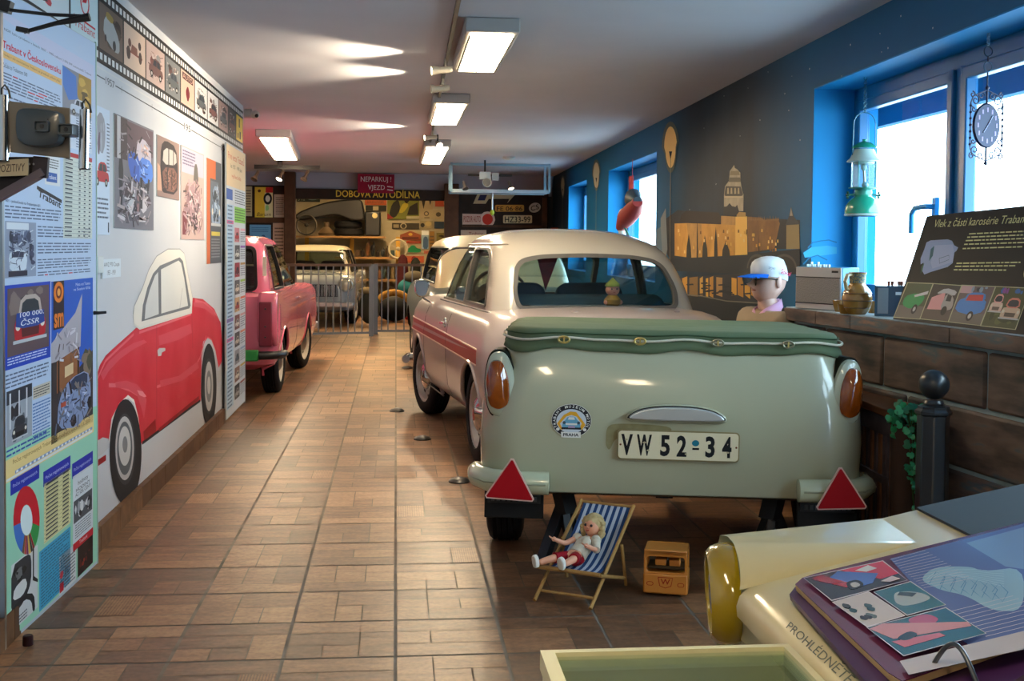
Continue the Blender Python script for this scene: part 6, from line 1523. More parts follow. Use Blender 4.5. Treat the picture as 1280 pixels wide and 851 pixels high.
# spires on the roofs, dark trees, windows
rr = random.Random(12)
for i in range(22): x = 545+i*8.5; h = rr.uniform(12, 34); mp7([(x, 262), (x+3, 262-h), (x+6, 262)], '#8a6a48')
for x, h, w_ in ((195, 150, 30), (290, 140, 34), (355, 190, 22), (415, 110, 50), (245, 260, 8), (610, 150, 6)): mp7([(x-w_/2, 490), (x-w_*.4, 490-h*.5), (x, 490-h), (x+w_*.4, 490-h*.45), (x+w_/2, 485)], '#2c2a26')
for i in range(46):
    x = rr.uniform(112, 720); y = rr.uniform(310, 440); mp7([(x, y), (x+7, y), (x+8, y+18), (x-1, y+18)], rr.choice(('#e0b458', '#dca64a', '#7d5a2c', '#efd088')))
mp7([(30, 250), (60, 190), (70, 430), (60, 490), (30, 470)], '#7c868c'); mp7([(0, 320), (30, 300), (40, 460), (5, 470)], '#5d7484')
# river band, bridge arches, reflections
mp7([(70, 490), (530, 465), (855, 430), (855, 580), (540, 580), (110, 560)], '#222a34')
for cx, rx in ((600, 52), (760, 66), (345+230, 0)):
    if rx: mp7([(cx+rx*1.15*math.cos(t_), 545-85*math.sin(t_)) for t_ in [PI*i/14 for i in range(15)]], '#4a4a48'); mp7([(cx+rx*math.cos(t_), 545-70*math.sin(t_)) for t_ in [PI*i/14 for i in range(15)]], '#2a2c30')
mp7([(588, 545), (592, 505), (612, 490), (640, 505), (640, 545)], '#b9924a')
mp7([(110, 600), (600, 570), (620, 760), (560, 750), (150, 700)], '#2d3038')
for x0, x1, c in ((118, 150, '#9a7c44'), (158, 188, '#c9953f'), (200, 250, '#8a6a3c'), (262, 280, '#caa050'), (298, 312, '#d9a848'), (320, 342, '#c08a3a'), (360, 396, '#b08a5a'), (450, 480, '#d8a244'), (486, 520, '#b98338'), (528, 560, '#d09c40'), (566, 612, '#c88e38')):
    mp7([(x0, 600+rr.uniform(-6, 10)), (x1, 596+rr.uniform(-6, 10)), (x1, 712+rr.uniform(-10, 25)), (x0, 705+rr.uniform(-10, 20))], c)
for i in range(18): x = rr.uniform(120, 580); y = rr.uniform(620, 700); mp7([(x, y), (x+40, y-3), (x+44, y+6), (x+4, y+8)], '#23272e')
mp7([(140, 700), (600, 750), (855, 800), (855, 851), (100, 851)], '#1c222a'); a.line(M1([(140, 698), (270, 708), (420, 738), (640, 752)]), .008, mat('#6d6d62', .6), px=True)
# painted street lamps
def lamp7(u, v0, v1, w_, seedc, stem):
    a.poly([(u+w_*1.35*math.cos(t_)*(1 if math.sin(t_) > 0 else .7), (v0+v1)/2-(v1-v0)*.62*math.sin(t_)-(0 if math.sin(t_) > 0 else (v1-v0)*.2)*0) for t_ in [2*PI*i/24 for i in range(24)]], mat('#5d6a66', .7), px=True)
    a.poly([(u+w_*math.cos(t_)*(1 if math.sin(t_) > 0 else .8), (v0+v1)/2-(v1-v0)*.5*math.sin(t_)) for t_ in [2*PI*i/24 for i in range(24)]], mat(seedc, .6), px=True)
    a.line([(u, v1-(v1-v0)*.25), (u-1, v1+stem)], .022, mat('#8a8672', .7), px=True); a.poly([(u-w_*.25, v1-(v1-v0)*.4), (u+w_*.25, v1-(v1-v0)*.4), (u, v1-(v1-v0)*.2)], DKM, px=True)
lamp7(839, 158, 210, 8, '#f0cf84', 150); lamp7(746, 203, 235, 4, '#b9b39a', 90); lamp7(704, 222, 245, 2, '#a09882', 50)
a.build('painting', cm)
# stars
st_ = thing('painted_stars', 'white stars dotted over the dark blue wall around the large window', 'wall painting', (2.2, 6, 0)); st_['kind'] = 'stuff'
a = rw_art(.0006); WS = mat('#cfe0ee', .6)
rr = random.Random(9)
for u, v in [(1126, 20), (1166, 35), (1100, 42), (1063, 56), (1102, 65), (1110, 60), (1012, 86), (1052, 95), (981, 117), (986, 138), (990, 95), (1000, 175), (940, 60), (905, 120), (970, 40), (960, 90), (880, 160), (925, 170), (860, 130), (895, 230), (950, 150), (862, 262), (822, 265), (780, 180), (935, 110), (1030, 30)]:
    p = a.px(u, v); r = rr.uniform(.004, .008); a.poly([(p[0]+r*(1 if k % 2 == 0 else .45)*math.cos(PI*k/5), p[1]+r*(1 if k % 2 == 0 else .45)*math.sin(PI*k/5)) for k in range(10)], WS, up=False)
a.build('stars', st_)
# painted car and waves on the lining of the window (far jamb)
a = Art((RW(5.846), 5.8462, 0), (1, 0, 0), (0, 0, 1)); jb = thing('jamb_painting', 'faint painted car outline on the blue window reveal above the radio', 'wall painting', (2.2, 5.8, 0))
C1 = mat('#1a6a94', .6); a.line([(1010, 310), (1016, 303), (1026, 301), (1036, 300), (1046, 303)], .006, C1, px=True); a.poly([(1004, 316), (1014, 309), (1034, 307), (1046, 309), (1046, 317), (1006, 322)], mat('#3a9cc4', .6), px=True); a.line([(1004, 330), (1012, 322), (1022, 319), (1034, 325)], .006, C1, px=True)
a.build('painting', jb)
# ---------------------------------------------------------------- radio, jug, cups, dark case, slanted panel
LZ = .9615
def at_ledge(u, v): p = PZ(u, v, LZ); return Vector((p.x, p.y, LZ))
p0 = at_ledge(994, 385); p1 = at_ledge(1051, 389); face = (p1-p0); w_ = face.length; ang = math.atan2(face.y, face.x)
ctr = p0+Vector((.0, .0, 0)); hR = .207
rd = thing('table_radio', 'old table radio with silver front and grey speaker cloth on the window ledge', 'radio', p0, ang)
RWd = w_
b = MB(); b.bx(0, RWd, .004, .12, 0, hR, mat('#2f7fa0', .4)); b.build('radio_case', rd, bevel=.005)
b = MB(); b.bx(.002, RWd-.002, -.001, .004, .002, hR-.002, mat('#b4b5b6', .4, .3)); b.build('front_panel', rd, bevel=.002)
b = MB(); b.bx(.008, RWd-.008, -.004, -.001, .034, hR-.052, mat('#96918f', .85, bump=.8, nscale=180)); b.bx(.004, RWd-.004, -.005, -.001, hR-.052, hR-.048, BLACK); b.bx(.004, RWd-.004, -.005, -.001, .028, .033, BLACK); b.build('speaker_cloth', rd)
b = MB(); b.bx(RWd-.06, RWd-.02, -.003, 0, hR-.026, hR-.016, BLACK); b.build('dial_window', rd)
# pale bottle tops / dials row standing behind on top
b = MB()
for i in range(13):
    x = .02+.012*i+.002*(i % 3); b.box((x, .06, hR+.006+(.006 if i in (2, 6) else 0)), (.006, .01, .012+(.012 if i in (2, 6) else 0)), mat('#bcd7e4', .4))
b.build('station_keys', rd)
CER = mat('#8f5f24', .25, coat=.8, noise=('#a9803c', .6), nscale=22, bump=.3)
def lathe_thing(name, label, cat, p, prof, m, parts=None, grp=None):
    t = thing(name, label, cat, p, group=grp); b = MB(); b.lathe(prof, m, 32); b.build('body', t); return t
pj = at_ledge(1071, 392.5)
jg = lathe_thing('ceramic_jug', 'brown glazed ceramic jug with checked neck on the window ledge', 'jug', pj, [(.040, 0), (.052, .012), (.066, .05), (.068, .075), (.06, .105), (.04, .128), (.034, .138), (.035, .175), (.040, .19), (.034, .19), (.030, .17), (.028, .14)], CER)
b = MB(); b.lathe([(.0352, .142), (.0365, .175), (.0405, .186)], mat('#3c5a66', .4, noise=('#9a8a5c', .1), nscale=160), 32); b.build('checked_neck', jg)
b = MB(); b.tube([(-.034, -.015, .180), (-.058, -.025, .178), (-.070, -.03, .150), (-.062, -.026, .118), (-.048, -.02, .108)], [.008, .009, .009, .009, .007], mat('#b9a67c', .3, coat=.5), 10); b.build('handle', jg)
for z_ in (.03, .062, .095):
    b = MB(); r_ = {.03: .0585, .062: .068, .095: .0640}[z_]; b.tube([(r_*math.cos(t_), r_*math.sin(t_), z_) for t_ in [2*PI*i/32 for i in range(32)]], .002, mat('#5a3a18', .4), 6, closed=True); b.build('glaze_band', jg)
cup = [(.020, 0), (.023, .004), (.030, .028), (.034, .05), (.036, .054), (.032, .054), (.026, .02), (.001, .01)]
for (u, v, r_, lb) in ((1049.5, 389.5, 1.0, 'small brown ceramic cup nearest the radio'), (1055, 392, .8, 'small brown ceramic cup at the front left of the jug'), (1091, 391, 1.0, 'small brown ceramic cup between the jug and the dark glass case')):
    c_ = lathe_thing('ceramic_cup', lb, 'cup', at_ledge(u, v), [(r*r_, z*r_) for r, z in cup], CER, grp='ceramic cups beside the jug')
# dark glass case
pc_ = at_ledge(1096.5, 395); tc_ = thing('glass_case', 'small dark blue glass display case beside the slanted panel', 'display case', pc_, math.radians(-25))
GB = mat('#15435c', .12, coat=1.0)
b = MB(); b.bx(-.012, .12, 0, .09, 0, .135, GB); b.build('case_body', tc_, bevel=.003)
b = MB(); b.bx(.0, .045, -.003, 0, .012, .125, mat('#6d7d88', .1, coat=1)); b.build('front_glass', tc_); b = MB(); b.bx(.075, .115, -.003, 0, .095, .108, mat('#c9d4dc', .5)); b.build('paper_label', tc_)
for i, (x, z) in enumerate(((.045, .12), (.06, .12), (.088, .12), (.10, .12))):
    b = MB(); b.lathe([(.006, 0), (.0075, .018), (.005, .02)], mat('#8a5240', .5), 14); o = b.build('miniature_pot'); o.matrix_world = Matrix.Translation(pc_) @ Matrix.Rotation(math.radians(-25), 4, 'Z') @ Matrix.Translation((x, .04, .1352)); tag(o, 'tiny reddish pot standing on top of the dark blue glass case', 'miniature pot', 'tiny pots on the dark glass case')
# slanted information board
bl, br = at_ledge(1117, 398), at_ledge(1279, 417.5)
TLp = (1159, 272)
ed = (br-bl).normalized(); nz = ed.cross(Vector((0, 0, 1))); nz = nz if nz.dot(EYEP-bl) > 0 else -nz
tilt = math.radians(24); e2 = (Vector((0, 0, 1))*math.cos(tilt)-nz*math.sin(tilt)).normalized()
e1 = ed; 
sp = thing('slanted_board', 'slanted black board with yellow heading and four photos along its foot, on the ledge', 'information board', (0, 0, 0))
a = Art(bl+nz*.02, e1, e2)
if a.n.dot(EYEP-bl) < 0: a = Art(bl+nz*.02, -e1, e2)
cr_ = [a.px(1117, 398), a.px(1278, 418), a.px(1320, 255), a.px(1159, 272)]
BKB = mat('#11181d', .55)
b = MB(); P = [Vector((p[0], p[1])) for p in [a.px(1116, 399.5), a.px(1280, 420), a.px(1330, 252), a.px(1158.5, 270)]]
b.add([a.w(p.x, p.y, -.0002) for p in P]+[a.w(p.x, p.y, -.012) for p in P], [(0, 1, 2, 3), (7, 6, 5, 4), (0, 4, 5, 1), (1, 5, 6, 2), (2, 6, 7, 3), (3, 7, 4, 0)], BKB); b.build('board', sp, smooth=False)
b = MB(); pmid = (a.w(P[0].x*.5+P[1].x*.5, P[3].y*.75, -.014)); b.beam(pmid, Vector((pmid.x, pmid.y, LZ))-nz*.10, .03, .006, BLACK); b.build('easel_leg', sp)
def B8(pts): return [(1100+x*.2115, 250+y*.2115) for x, y in pts]
CRM = mat('#c9cf9a', .5)
a.text('Vlek z části karosérie Trabant 500', B8([(318, 162), (960, 128), (975, 72), (330, 112)]), CRM, px=True, shear=.15)
for i, (x0, y0, x1, y1) in enumerate([(526, 200, 1000, 178), (515, 220, 1000, 200), (506, 240, 1000, 222), (497, 262, 1000, 246), (488, 287, 840, 276), (452, 374, 830, 368), (443, 392, 810, 388), (435, 412, 745, 414)]):
    x = x0; rr = random.Random(i)
    while x < x1-6:
        w_ = min(rr.uniform(14, 44), x1-x); t0, t1 = (x-x0)/(x1-x0), (x+w_-x0)/(x1-x0); ya, yb = y0+(y1-y0)*t0, y0+(y1-y0)*t1
        a.poly(B8([(x, ya+3.5), (x+w_, yb+3.5), (x+w_+1, yb-4), (x+1, ya-4)]), CRM, px=True, up=False); x += w_+6
# drawing of the trailer
a.poly(B8([(275, 250), (300, 238), (400, 232), (425, 240), (440, 268), (462, 280), (452, 300), (440, 310), (430, 372), (400, 395), (300, 425), (262, 440), (250, 420), (258, 370), (240, 380), (240, 345), (262, 290)]), mat('#8fa4cc', .5), px=True)
a.poly(B8([(320, 268), (430, 262), (438, 310), (430, 365), (310, 405), (300, 370)]), mat('#a3b4d6', .5), px=True); a.poly(B8([(300, 290), (322, 270), (312, 330), (290, 360)]), mat('#2f5f6c', .5), px=True); a.line(B8([(350, 345), (408, 326), (408, 352), (352, 374), (350, 345)]), .002, mat('#3a4a5c', .5), px=True); a.poly(B8([(252, 410), (262, 372), (246, 390), (240, 436)]), mat('#33604a', .5), px=True)
# wheel emblem, partly beyond the frame
cc_ = a.px(*B8([(900, 410)])[0]); a.ring(cc_[0], cc_[1], .042, .042, .004, CRM); a.line([(cc_[0]-.04, cc_[1]-.008), (cc_[0]+.03, cc_[1]+.02)], .004, CRM); a.line([(cc_[0], cc_[1]+.0), (cc_[0]-.004, cc_[1]-.042)], .004, CRM)
# photos
def qb(pts): return Q(a, [B8([p])[0] for p in pts])
for k_, (pts, bgc) in enumerate((([(84, 690), (234, 702), (312, 496), (166, 490)], '#4c5a44'), ([(240, 700), (402, 718), (480, 508), (318, 496)], '#3c3a3c'), ([(408, 718), (592, 740), (682, 514), (488, 506)], '#6a5c60'), ([(600, 742), (800, 764), (890, 524), (688, 514)], '#4a5238'))):
    qb([(pts[0][0]-5, pts[0][1]+4), (pts[1][0]+4, pts[1][1]+4), (pts[2][0]+4, pts[2][1]-5), (pts[3][0]-5, pts[3][1]-5)]).bg('#b0b494'); q = qb(pts).bg(bgc)
    if k_ == 0: q.r(0, .0, 1, .35, '#6f6a68').p([(.12, .35), (.1, .62), (.5, .72), (.9, .66), (.85, .4), (.5, .25)], '#2f9a5c', 1).p([(.45, .66), (.95, .8), (.95, .7), (.5, .6)], '#c9d0d4').o(.66, .26, .10, .14, '#22262a').o(.66, .26, .05, .07, '#b8bcc0')
    elif k_ == 1: q.r(0, 0, 1, .3, '#57504c').p([(.1, .28), (.12, .62), (.55, .8), (.62, .3)], '#dba0a4').p([(.2, .72), (.5, .92), (.95, .85), (.9, .7), (.6, .78)], '#b9bcc2', 1).p([(.55, .3), (.6, .8), (.9, .68), (.98, .4), (.9, .3)], '#a8a4a4', 1).o(.72, .28, .10, .13, '#1c1e22').p([(.66, .55), (.66, .75), (.82, .7), (.84, .55)], '#33363c')
    elif k_ == 2: q.r(0, 0, 1, .28, '#6d6864').r(0, .8, .4, 1, '#c0a0a8').p([(.05, .3), (.05, .6), (.3, .7), (.9, .68), (.95, .35), (.6, .22)], '#4f8fd8', 1).p([(.22, .6), (.28, .82), (.8, .84), (.88, .62)], '#4f8fd8', 1).p([(.28, .6), (.32, .76), (.76, .78), (.8, .62)], '#d04a4c').o(.58, .2, .1, .13, '#1c1e22').o(.58, .2, .05, .07, '#c4c8cc').blobs(['#2c3440', '#8aa0b8'], 5, 3, .3, .82, .9, 1, .1)
    else: q.blobs(['#3a4430', '#5a6440'], 10, 4, 0, 0, 1, .5, .2).front(.04, .3, .42, .85, '#d6bcae', '#6a5a50', '#e0a4a0').front(.42, .15, .98, .78, '#c9b49c', '#5a5048', '#d08074').blobs(['#8a50a0', '#3a6ab0', '#c9c4c8'], 6, 5, .1, .82, .9, 1, .1)
a.build('board_print', sp)
# ---------------------------------------------------------------- hanging pressure lantern
HX = 2.27
pc2 = PX(1079, 245, HX); sc_ = (PX(1079, 180, HX).z-PX(1079, 270, HX).z)/90.0
def LZv(v): return PX(1079, v, HX).z
lt = thing('pressure_lantern', 'green pressure lantern hanging on a chain in the large window', 'lantern', (pc2.x, pc2.y, 0))
GRN = mat('#1f8f74', .25, coat=.6); WEN = mat('#a9c0bc', .3, coat=.4)
k = sc_
b = MB(); b.lathe([(.001, LZv(270)), (21*k, LZv(270)), (22.5*k, LZv(266)), (21*k, LZv(257)), (16*k, LZv(249)), (11*k, LZv(246)), (10*k, LZv(243))], GRN, 32); b.build('fuel_tank', lt)
b = MB(); b.lathe([(22*k, LZv(270)), (23*k, LZv(268.5)), (22*k, LZv(267))], WEN, 32); b.build('tank_rim', lt)
b = MB(); b.lathe([(10*k, LZv(245)), (11*k, LZv(241)), (10*k, LZv(237)), (18*k, LZv(235.5)), (18*k, LZv(234.5)), (9*k, LZv(234))], mat('#3f8f80', .3, .3), 28); b.build('burner_gallery', lt)
b = MB(); b.tube([(2*k, 0, LZv(236)), (1*k, 0, LZv(222)), (0, 0, LZv(210))], 1.6*k, STEEL, 10); b.ball((2*k, 0, LZv(231)), 4*k, mat('#7aa6b8', .3)); b.ball((0, 0, LZv(209)), 3.6*k, mat('#8fb0b0', .4), sc=(1, 1, 1.3)); b.build('burner', lt)
b = MB(); b.lathe([(15*k, LZv(234.5)), (15*k, LZv(203))], GLASS, 28); b.build('glass_globe', lt)
for i in range(4):
    t_ = PI/4+i*PI/2; b = MB(); b.tube([(15.5*k*math.cos(t_), 15.5*k*math.sin(t_), LZv(235)), (15.5*k*math.cos(t_), 15.5*k*math.sin(t_), LZv(202))], .7*k, mat('#2c6a66', .3, .5), 6); b.build('guard_rod', lt)
b = MB(); b.lathe([(21*k, LZv(202.5)), (21*k, LZv(201.5)), (17*k, LZv(198)), (14*k, LZv(192)), (12*k, LZv(187))], WEN, 32); b.lathe([(13*k, LZv(202)), (12*k, LZv(205)), (6*k, LZv(206))], WEN, 24); b.build('hood', lt)
b = MB(); b.lathe([(15.5*k, LZv(185.5)), (15*k, LZv(184)), (9*k, LZv(179)), (2.5*k, LZv(177)), (2*k, LZv(175.5)), (3.2*k, LZv(174.5)), (.001, LZv(174))], GRN, 32); b.build('cap', lt)
for s in (-1, 1):
    b = MB(); b.tube([(s*9*k, 0, LZv(243)), (s*20*k, 0, LZv(244))], 1.2*k, mat('#2f6f60', .4), 8)
    for t_ in range(4): b.ball((s*20*k, 3*k*math.cos(t_*PI/2), LZv(244)+3*k*math.sin(t_*PI/2)), 1.8*k, mat('#1f5f50', .4), 8)
    b.build('pump_knob', lt)
b = MB(); pts = [(-15*k, 0, LZv(203))]+[(-14*k*math.cos(t_), 0, LZv(155)+14*k*math.sin(t_)) for t_ in [PI*i/12 for i in range(13)]]+[(15*k, 0, LZv(203))]; b.tube(pts, .7*k, mat('#1f5f78', .3, .5), 6); b.build('bail_handle', lt)
ch = MB(); zt_ = WT-.006; n = 14; z0_ = LZv(141)
for i in range(n):
    zc = z0_+(zt_-z0_)*(i+.5)/n; h_ = (zt_-z0_)/n*.68
    ch.tube([((2.0*k*math.cos(t_) if i % 2 else 0), (0 if i % 2 else 2.0*k*math.cos(t_)), zc+h_*math.sin(t_)) for t_ in [2*PI*j/10 for j in range(10)]], .5*k, mat('#3a7fa0', .3, .6), 5, closed=True)
ch.build('chain', lt)
# ---------------------------------------------------------------- hanging iron clock
pk = PX(1233, 157, HX); dv_ = (EYEP-pk); dv_.z = 0; an_ = math.atan2(dv_.y, dv_.x)+PI/2+math.radians(38)
ck = thing('wrought_iron_clock', 'oval clock in a scrolled wrought-iron frame hanging in the large window', 'clock', pk, an_)
kk = (PX(1233, 110, HX).z-PX(1233, 205, HX).z)/95.0; ws_ = 1.30
IR = mat('#101a38', .4, .3)
M = Matrix.Rotation(PI/2, 4, 'X')
b = MB(); b.lathe([(22*kk, -.006), (22.5*kk, 0), (21*kk, .006)], IR, 36, M, sx=.68*ws_, sy=1.25); b.lathe([(21*kk, .004), (.001, .005)], mat('#191d4a', .4), 36, M, sx=.68*ws_, sy=1.25); b.lathe([(22*kk, -.006), (.001, -.007)], IR, 36, M, sx=.68*ws_, sy=1.25); b.build('clock_face', ck)
for i in range(12):
    t_ = 2*PI*i/12; b = MB(); b.box((15.5*kk*.68*ws_*math.sin(t_), -.0062, 15.5*kk*1.25*math.cos(t_)), (2*kk, .001, 5.5*kk), mat('#8f7ab0', .4), M=None); b.build('hour_mark', ck)
b = MB(); b.beam((0, -.008, 0), (7*kk, -.008, 12*kk), .002, 1.4*kk, mat('#9aa0c0', .4), up=(0, 1, 0)); b.beam((0, -.008, 0), (-6*kk, -.008, -9*kk), .002, 1.2*kk, mat('#9aa0c0', .4), up=(0, 1, 0)); b.build('clock_hands', ck)
fr = MB()
def scroll(cx, cz, r, a0, turns, rr_=.9, sx=1):
    pts = []
    for i in range(20):
        t = i/19; an = a0+sx*turns*2*PI*t; q = r*(1-.75*t); pts.append((cx+q*math.cos(an), 0, cz+q*math.sin(an)))
    fr.tube(pts, rr_*kk, IR, 6)
H2 = 46*kk; W2_ = 18*kk*ws_
for s in (-1, 1):
    fr.tube([(s*W2_, 0, 28*kk), (s*W2_, 0, -28*kk)], .9*kk, IR, 6)
    for j in range(7): fr.ball((s*W2_, 0, (-24+8*j)*kk), 1.9*kk, IR, 8)
    for u_ in (-1, 1):
        fr.tube([(s*W2_, 0, u_*28*kk), (s*W2_*.85, 0, u_*36*kk), (s*W2_*.45, 0, u_*40*kk), (0, 0, u_*44*kk)], .9*kk, IR, 6)
        scroll(s*W2_*.70, u_*31*kk, 6*kk, PI/2*u_, 1.2, sx=s); scroll(s*W2_*.35, u_*37*kk, 5*kk, 0, 1.2, sx=-s*u_); scroll(s*W2_*.9, u_*38*kk, 4*kk, PI/2, 1.1, sx=s*u_); scroll(s*W2_*.8, u_*20*kk, 3.5*kk, 0, 1.0, sx=s)
        fr.tube([(s*W2_, 0, u_*24*kk), (s*W2_*.8, 0, u_*22*kk)], .8*kk, IR, 6)
for u_ in (-1, 1): fr.tube([(0, 0, u_*28*kk), (0, 0, u_*46*kk)], 1.3*kk, IR, 8); fr.ball((0, 0, u_*47*kk), 2.4*kk, IR, 10)
fr.build('scroll_frame', ck)
zc = pk.z
for v in (83, 64):
    b = MB(); z_ = PX(1233, v+1, HX).z-zc; b.tube([(6*kk*math.cos(t_), 0, z_+6*kk*math.sin(t_)) for t_ in [2*PI*i/20 for i in range(20)]], .8*kk, mat('#1d4f70', .3, .5), 6, closed=True); b.build('hanging_ring', ck)
b = MB(); b.tube([(0, 0, 49*kk), (0, 0, PX(1233, 91, HX).z-zc)], 1*kk, IR, 6); b.tube([(0, 0, PX(1233, 78, HX).z-zc), (0, 0, PX(1233, 71, HX).z-zc)], .9*kk, IR, 6); b.build('hook', ck)
b = MB(); z0_ = PX(1233, 57, HX).z-zc; z1_ = WT-.006-zc; n = 7
for i in range(n):
    zz_ = z0_+(z1_-z0_)*(i+.5)/n; h_ = (z1_-z0_)/n*.66
    b.tube([((2.2*kk*math.cos(t_) if i % 2 else 0), (0 if i % 2 else 2.2*kk*math.cos(t_)), zz_+h_*math.sin(t_)) for t_ in [2*PI*j/10 for j in range(10)]], .55*kk, mat('#7fa6c0', .3, .5), 5, closed=True)
b.build('chain', ck)
# ---------------------------------------------------------------- seated mannequin
MX, MY = 1.95, 5.86
SKM = mat('#c9a394', .4); JK = mat('#a08f78', .85, noise=('#8f7f6a', .6), nscale=9)
mq = thing('mannequin', 'seated mannequin in tan jacket, pink collar, cap and dark sunglasses, beside the window ledge', 'mannequin', (MX, MY, 0), math.radians(13))
# local frame: faces -x
J = [((0.02, 0, .50), .13), ((0.02, 0, .66), .125), ((0.0, 0, .80), .135), ((.01, 0, .875), .06), ((.0, 0, .925), .052), ((-.01, 0, .965), .05),
     ((0, -.17, .835), .058), ((-.02, -.22, .66), .046), ((-.22, -.16, .56), .036), ((-.30, -.12, .56), .028), ((0, .17, .835), .058), ((-.02, .22, .66), .046), ((-.22, .16, .56), .036), ((-.30, .12, .56), .028),
     ((-.02, -.09, .49), .085), ((-.40, -.10, .49), .062), ((-.40, -.10, .26), .05), ((-.38, -.10, .07), .038), ((-.02, .09, .49), .085), ((-.40, .10, .49), .062), ((-.40, .10, .26), .05), ((-.38, .10, .07), .038)]
E_ = [(0, 1), (1, 2), (2, 3), (3, 4), (4, 5), (2, 6), (6, 7), (7, 8), (8, 9), (2, 10), (10, 11), (11, 12), (12, 13), (0, 14), (14, 15), (15, 16), (16, 17), (0, 18), (18, 19), (19, 20), (20, 21)]
skin('mannequin_body', J, E_, SKM, mq)
skin('jacket', [((0.02, 0, .50), .148), ((0.02, 0, .66), .140), ((0.0, 0, .79), .145), ((.012, 0, .868), .080), ((0, -.17, .838), .074), ((-.02, -.225, .66), .060), ((-.21, -.16, .565), .047), ((0, .17, .838), .074), ((-.02, .225, .66), .060), ((-.21, .16, .565), .047)], [(0, 1), (1, 2), (2, 3), (2, 4), (4, 5), (5, 6), (2, 7), (7, 8), (8, 9)], JK, mq)
skin('trousers', [((.02, 0, .48), .125), ((-.02, -.09, .49), .098), ((-.41, -.10, .49), .076), ((-.41, -.10, .26), .064), ((-.39, -.10, .10), .055), ((-.02, .09, .49), .098), ((-.41, .10, .49), .076), ((-.41, .10, .26), .064), ((-.39, .10, .10), .055)], [(0, 1), (1, 2), (2, 3), (3, 4), (0, 5), (5, 6), (6, 7), (7, 8)], mat('#3a3f48', .85), mq)
for s in (-1, 1):
    b = MB(); b.box((-.42, s*.10, .035), (.24, .085, .07), mat('#2a1f1a', .5), taper=(.75, .8)); b.build('shoe', mq, bevel=.02, seg=3)
    b = MB(); h_ = Vector((-.33, s*.11, .55)); b.ball(h_, .032, SKM, sc=(1.2, 1, .55))
    for i in range(4): y_ = s*.11+(i-1.5)*.015; L_ = (.058, .068, .064, .052)[i]; b.tube([(-.35, y_, .552), (-.35-L_*.55, y_, .548), (-.35-L_, y_, .530)], [.0085, .0078, .006], SKM, 8)
    b.tube([(-.32, s*.11-s*.026, .55), (-.345, s*.11-s*.045, .545), (-.37, s*.11-s*.048, .535)], [.010, .009, .007], SKM, 8); b.build('hand', mq)
# head: rings up the skull, with brow, nose, lips and chin
hb_ = MB(); HZ = .922; mq.scale = (1.05, 1.05, 1.05); rings_ = []
prof_f = [(0, -.030, .020), (.012, -.052, .034), (.028, -.072, .046), (.040, -.078, .054), (.052, -.079, .060), (.060, -.083, .063), (.066, -.079, .065), (.072, -.084, .066), (.080, -.080, .068), (.086, -.082, .0685), (.092, -.083, .069), (.098, -.081, .070), (.104, -.080, .071), (.111, -.078, .072), (.118, -.077, .073), (.130, -.083, .074), (.145, -.085, .075), (.165, -.084, .075), (.185, -.078, .072), (.203, -.066, .064), (.217, -.045, .048), (.226, -.018, .022)]
prof_b = [.02, .03, .045, .055, .065, .072, .078, .083, .088, .090, .092, .094, .096, .0975, .099, .101, .102, .101, .096, .083, .06, .028]
for i, (z, xf, hw) in enumerate(prof_f):
    r_ = []; xb = prof_b[i]
    for j in range(96):
        t_ = 2*PI*j/96; c_, s_ = math.cos(t_), math.sin(t_)
        x = xf*abs(c_)**.9 if c_ > 0 else xb*abs(c_); y = hw*s_
        # nose and eye sockets
        if c_ > .0:
            nose = math.exp(-((y)/.010)**2)*max(0, 1-abs(z-.098)/.034)*(.040 if z < .100 else .028)
            if z < .078: nose *= .0
            sock = -math.exp(-((abs(y)-.030)/.016)**2)*math.exp(-((z-.124)/.011)**2)*.011
            lip = math.exp(-((y)/.022)**2)*(math.exp(-((z-.066+.006)/.004)**2)*.003+math.exp(-((z-.073)/.004)**2)*.004)
            x -= nose+sock+lip
        r_.append((x, y, HZ+z))
    rings_.append(r_)
hb_.add(*loft(rings_), SKM)
for s in (-1, 1): hb_.ball((.018, s*.076, HZ+.108), .03, SKM, 16, sc=(.55, .28, 1.05))
hd = hb_.build('head', mq, angle=80)
b = MB(); b.ball((-.0795, 0, HZ+.0665), .013, mat('#a8685c', .5), 14, sc=(.5, 1.5, .42)); b.build('lips', hd)
b = MB()       # wrap-around sunglasses
for s in (-1, 1):
    b.prism(round_poly([(-.033, -.026), (.020, -.034), (.036, .010), (-.031, .016)], .012), .006, mat('#08090b', .08, coat=1), Matrix.Translation((-.096, s*.034, HZ+.122)) @ Matrix.Rotation(s*math.radians(22), 4, 'Z') @ Matrix(((0, 0, 1, 0), (s, 0, 0, 0), (0, 1, 0, 0), (0, 0, 0, 1))))
    b.tube([(-.084, s*.064, HZ+.128), (-.03, s*.078, HZ+.126), (.025, s*.080, HZ+.118)], [.0045, .003, .003], BLACK, 8)
b.tube([(-.098, -.01, HZ+.128), (-.1, 0, HZ+.13), (-.098, .01, HZ+.128)], .003, BLACK, 8); b.build('sunglasses', mq)
CW = mat('#ccd3d8', .8, noise=('#bcc4cc', .5), nscale=20, bump=.3)
b = MB(); rg = []
for z, k_, dx in ((.132, 1.03, 0), (.150, 1.05, 0), (.175, 1.04, -.002), (.198, .97, 0), (.218, .80, .0), (.232, .48, .005), (.237, .15, .005)):
    rg.append([((-.084 if math.cos(2*PI*j/32) > 0 else -.101)*-1*-abs(math.cos(2*PI*j/32))*k_*(1 if math.cos(2*PI*j/32) > 0 else -1)+dx, .077*k_*math.sin(2*PI*j/32), HZ+z+(.008 if math.cos(2*PI*j/32) > 0 else -.022)*abs(math.cos(2*PI*j/32))*(1 if z < .2 else 0)) for j in range(32)])
b.add(*loft(rg), CW); cp_ = b.build('cap_crown', mq, angle=80)
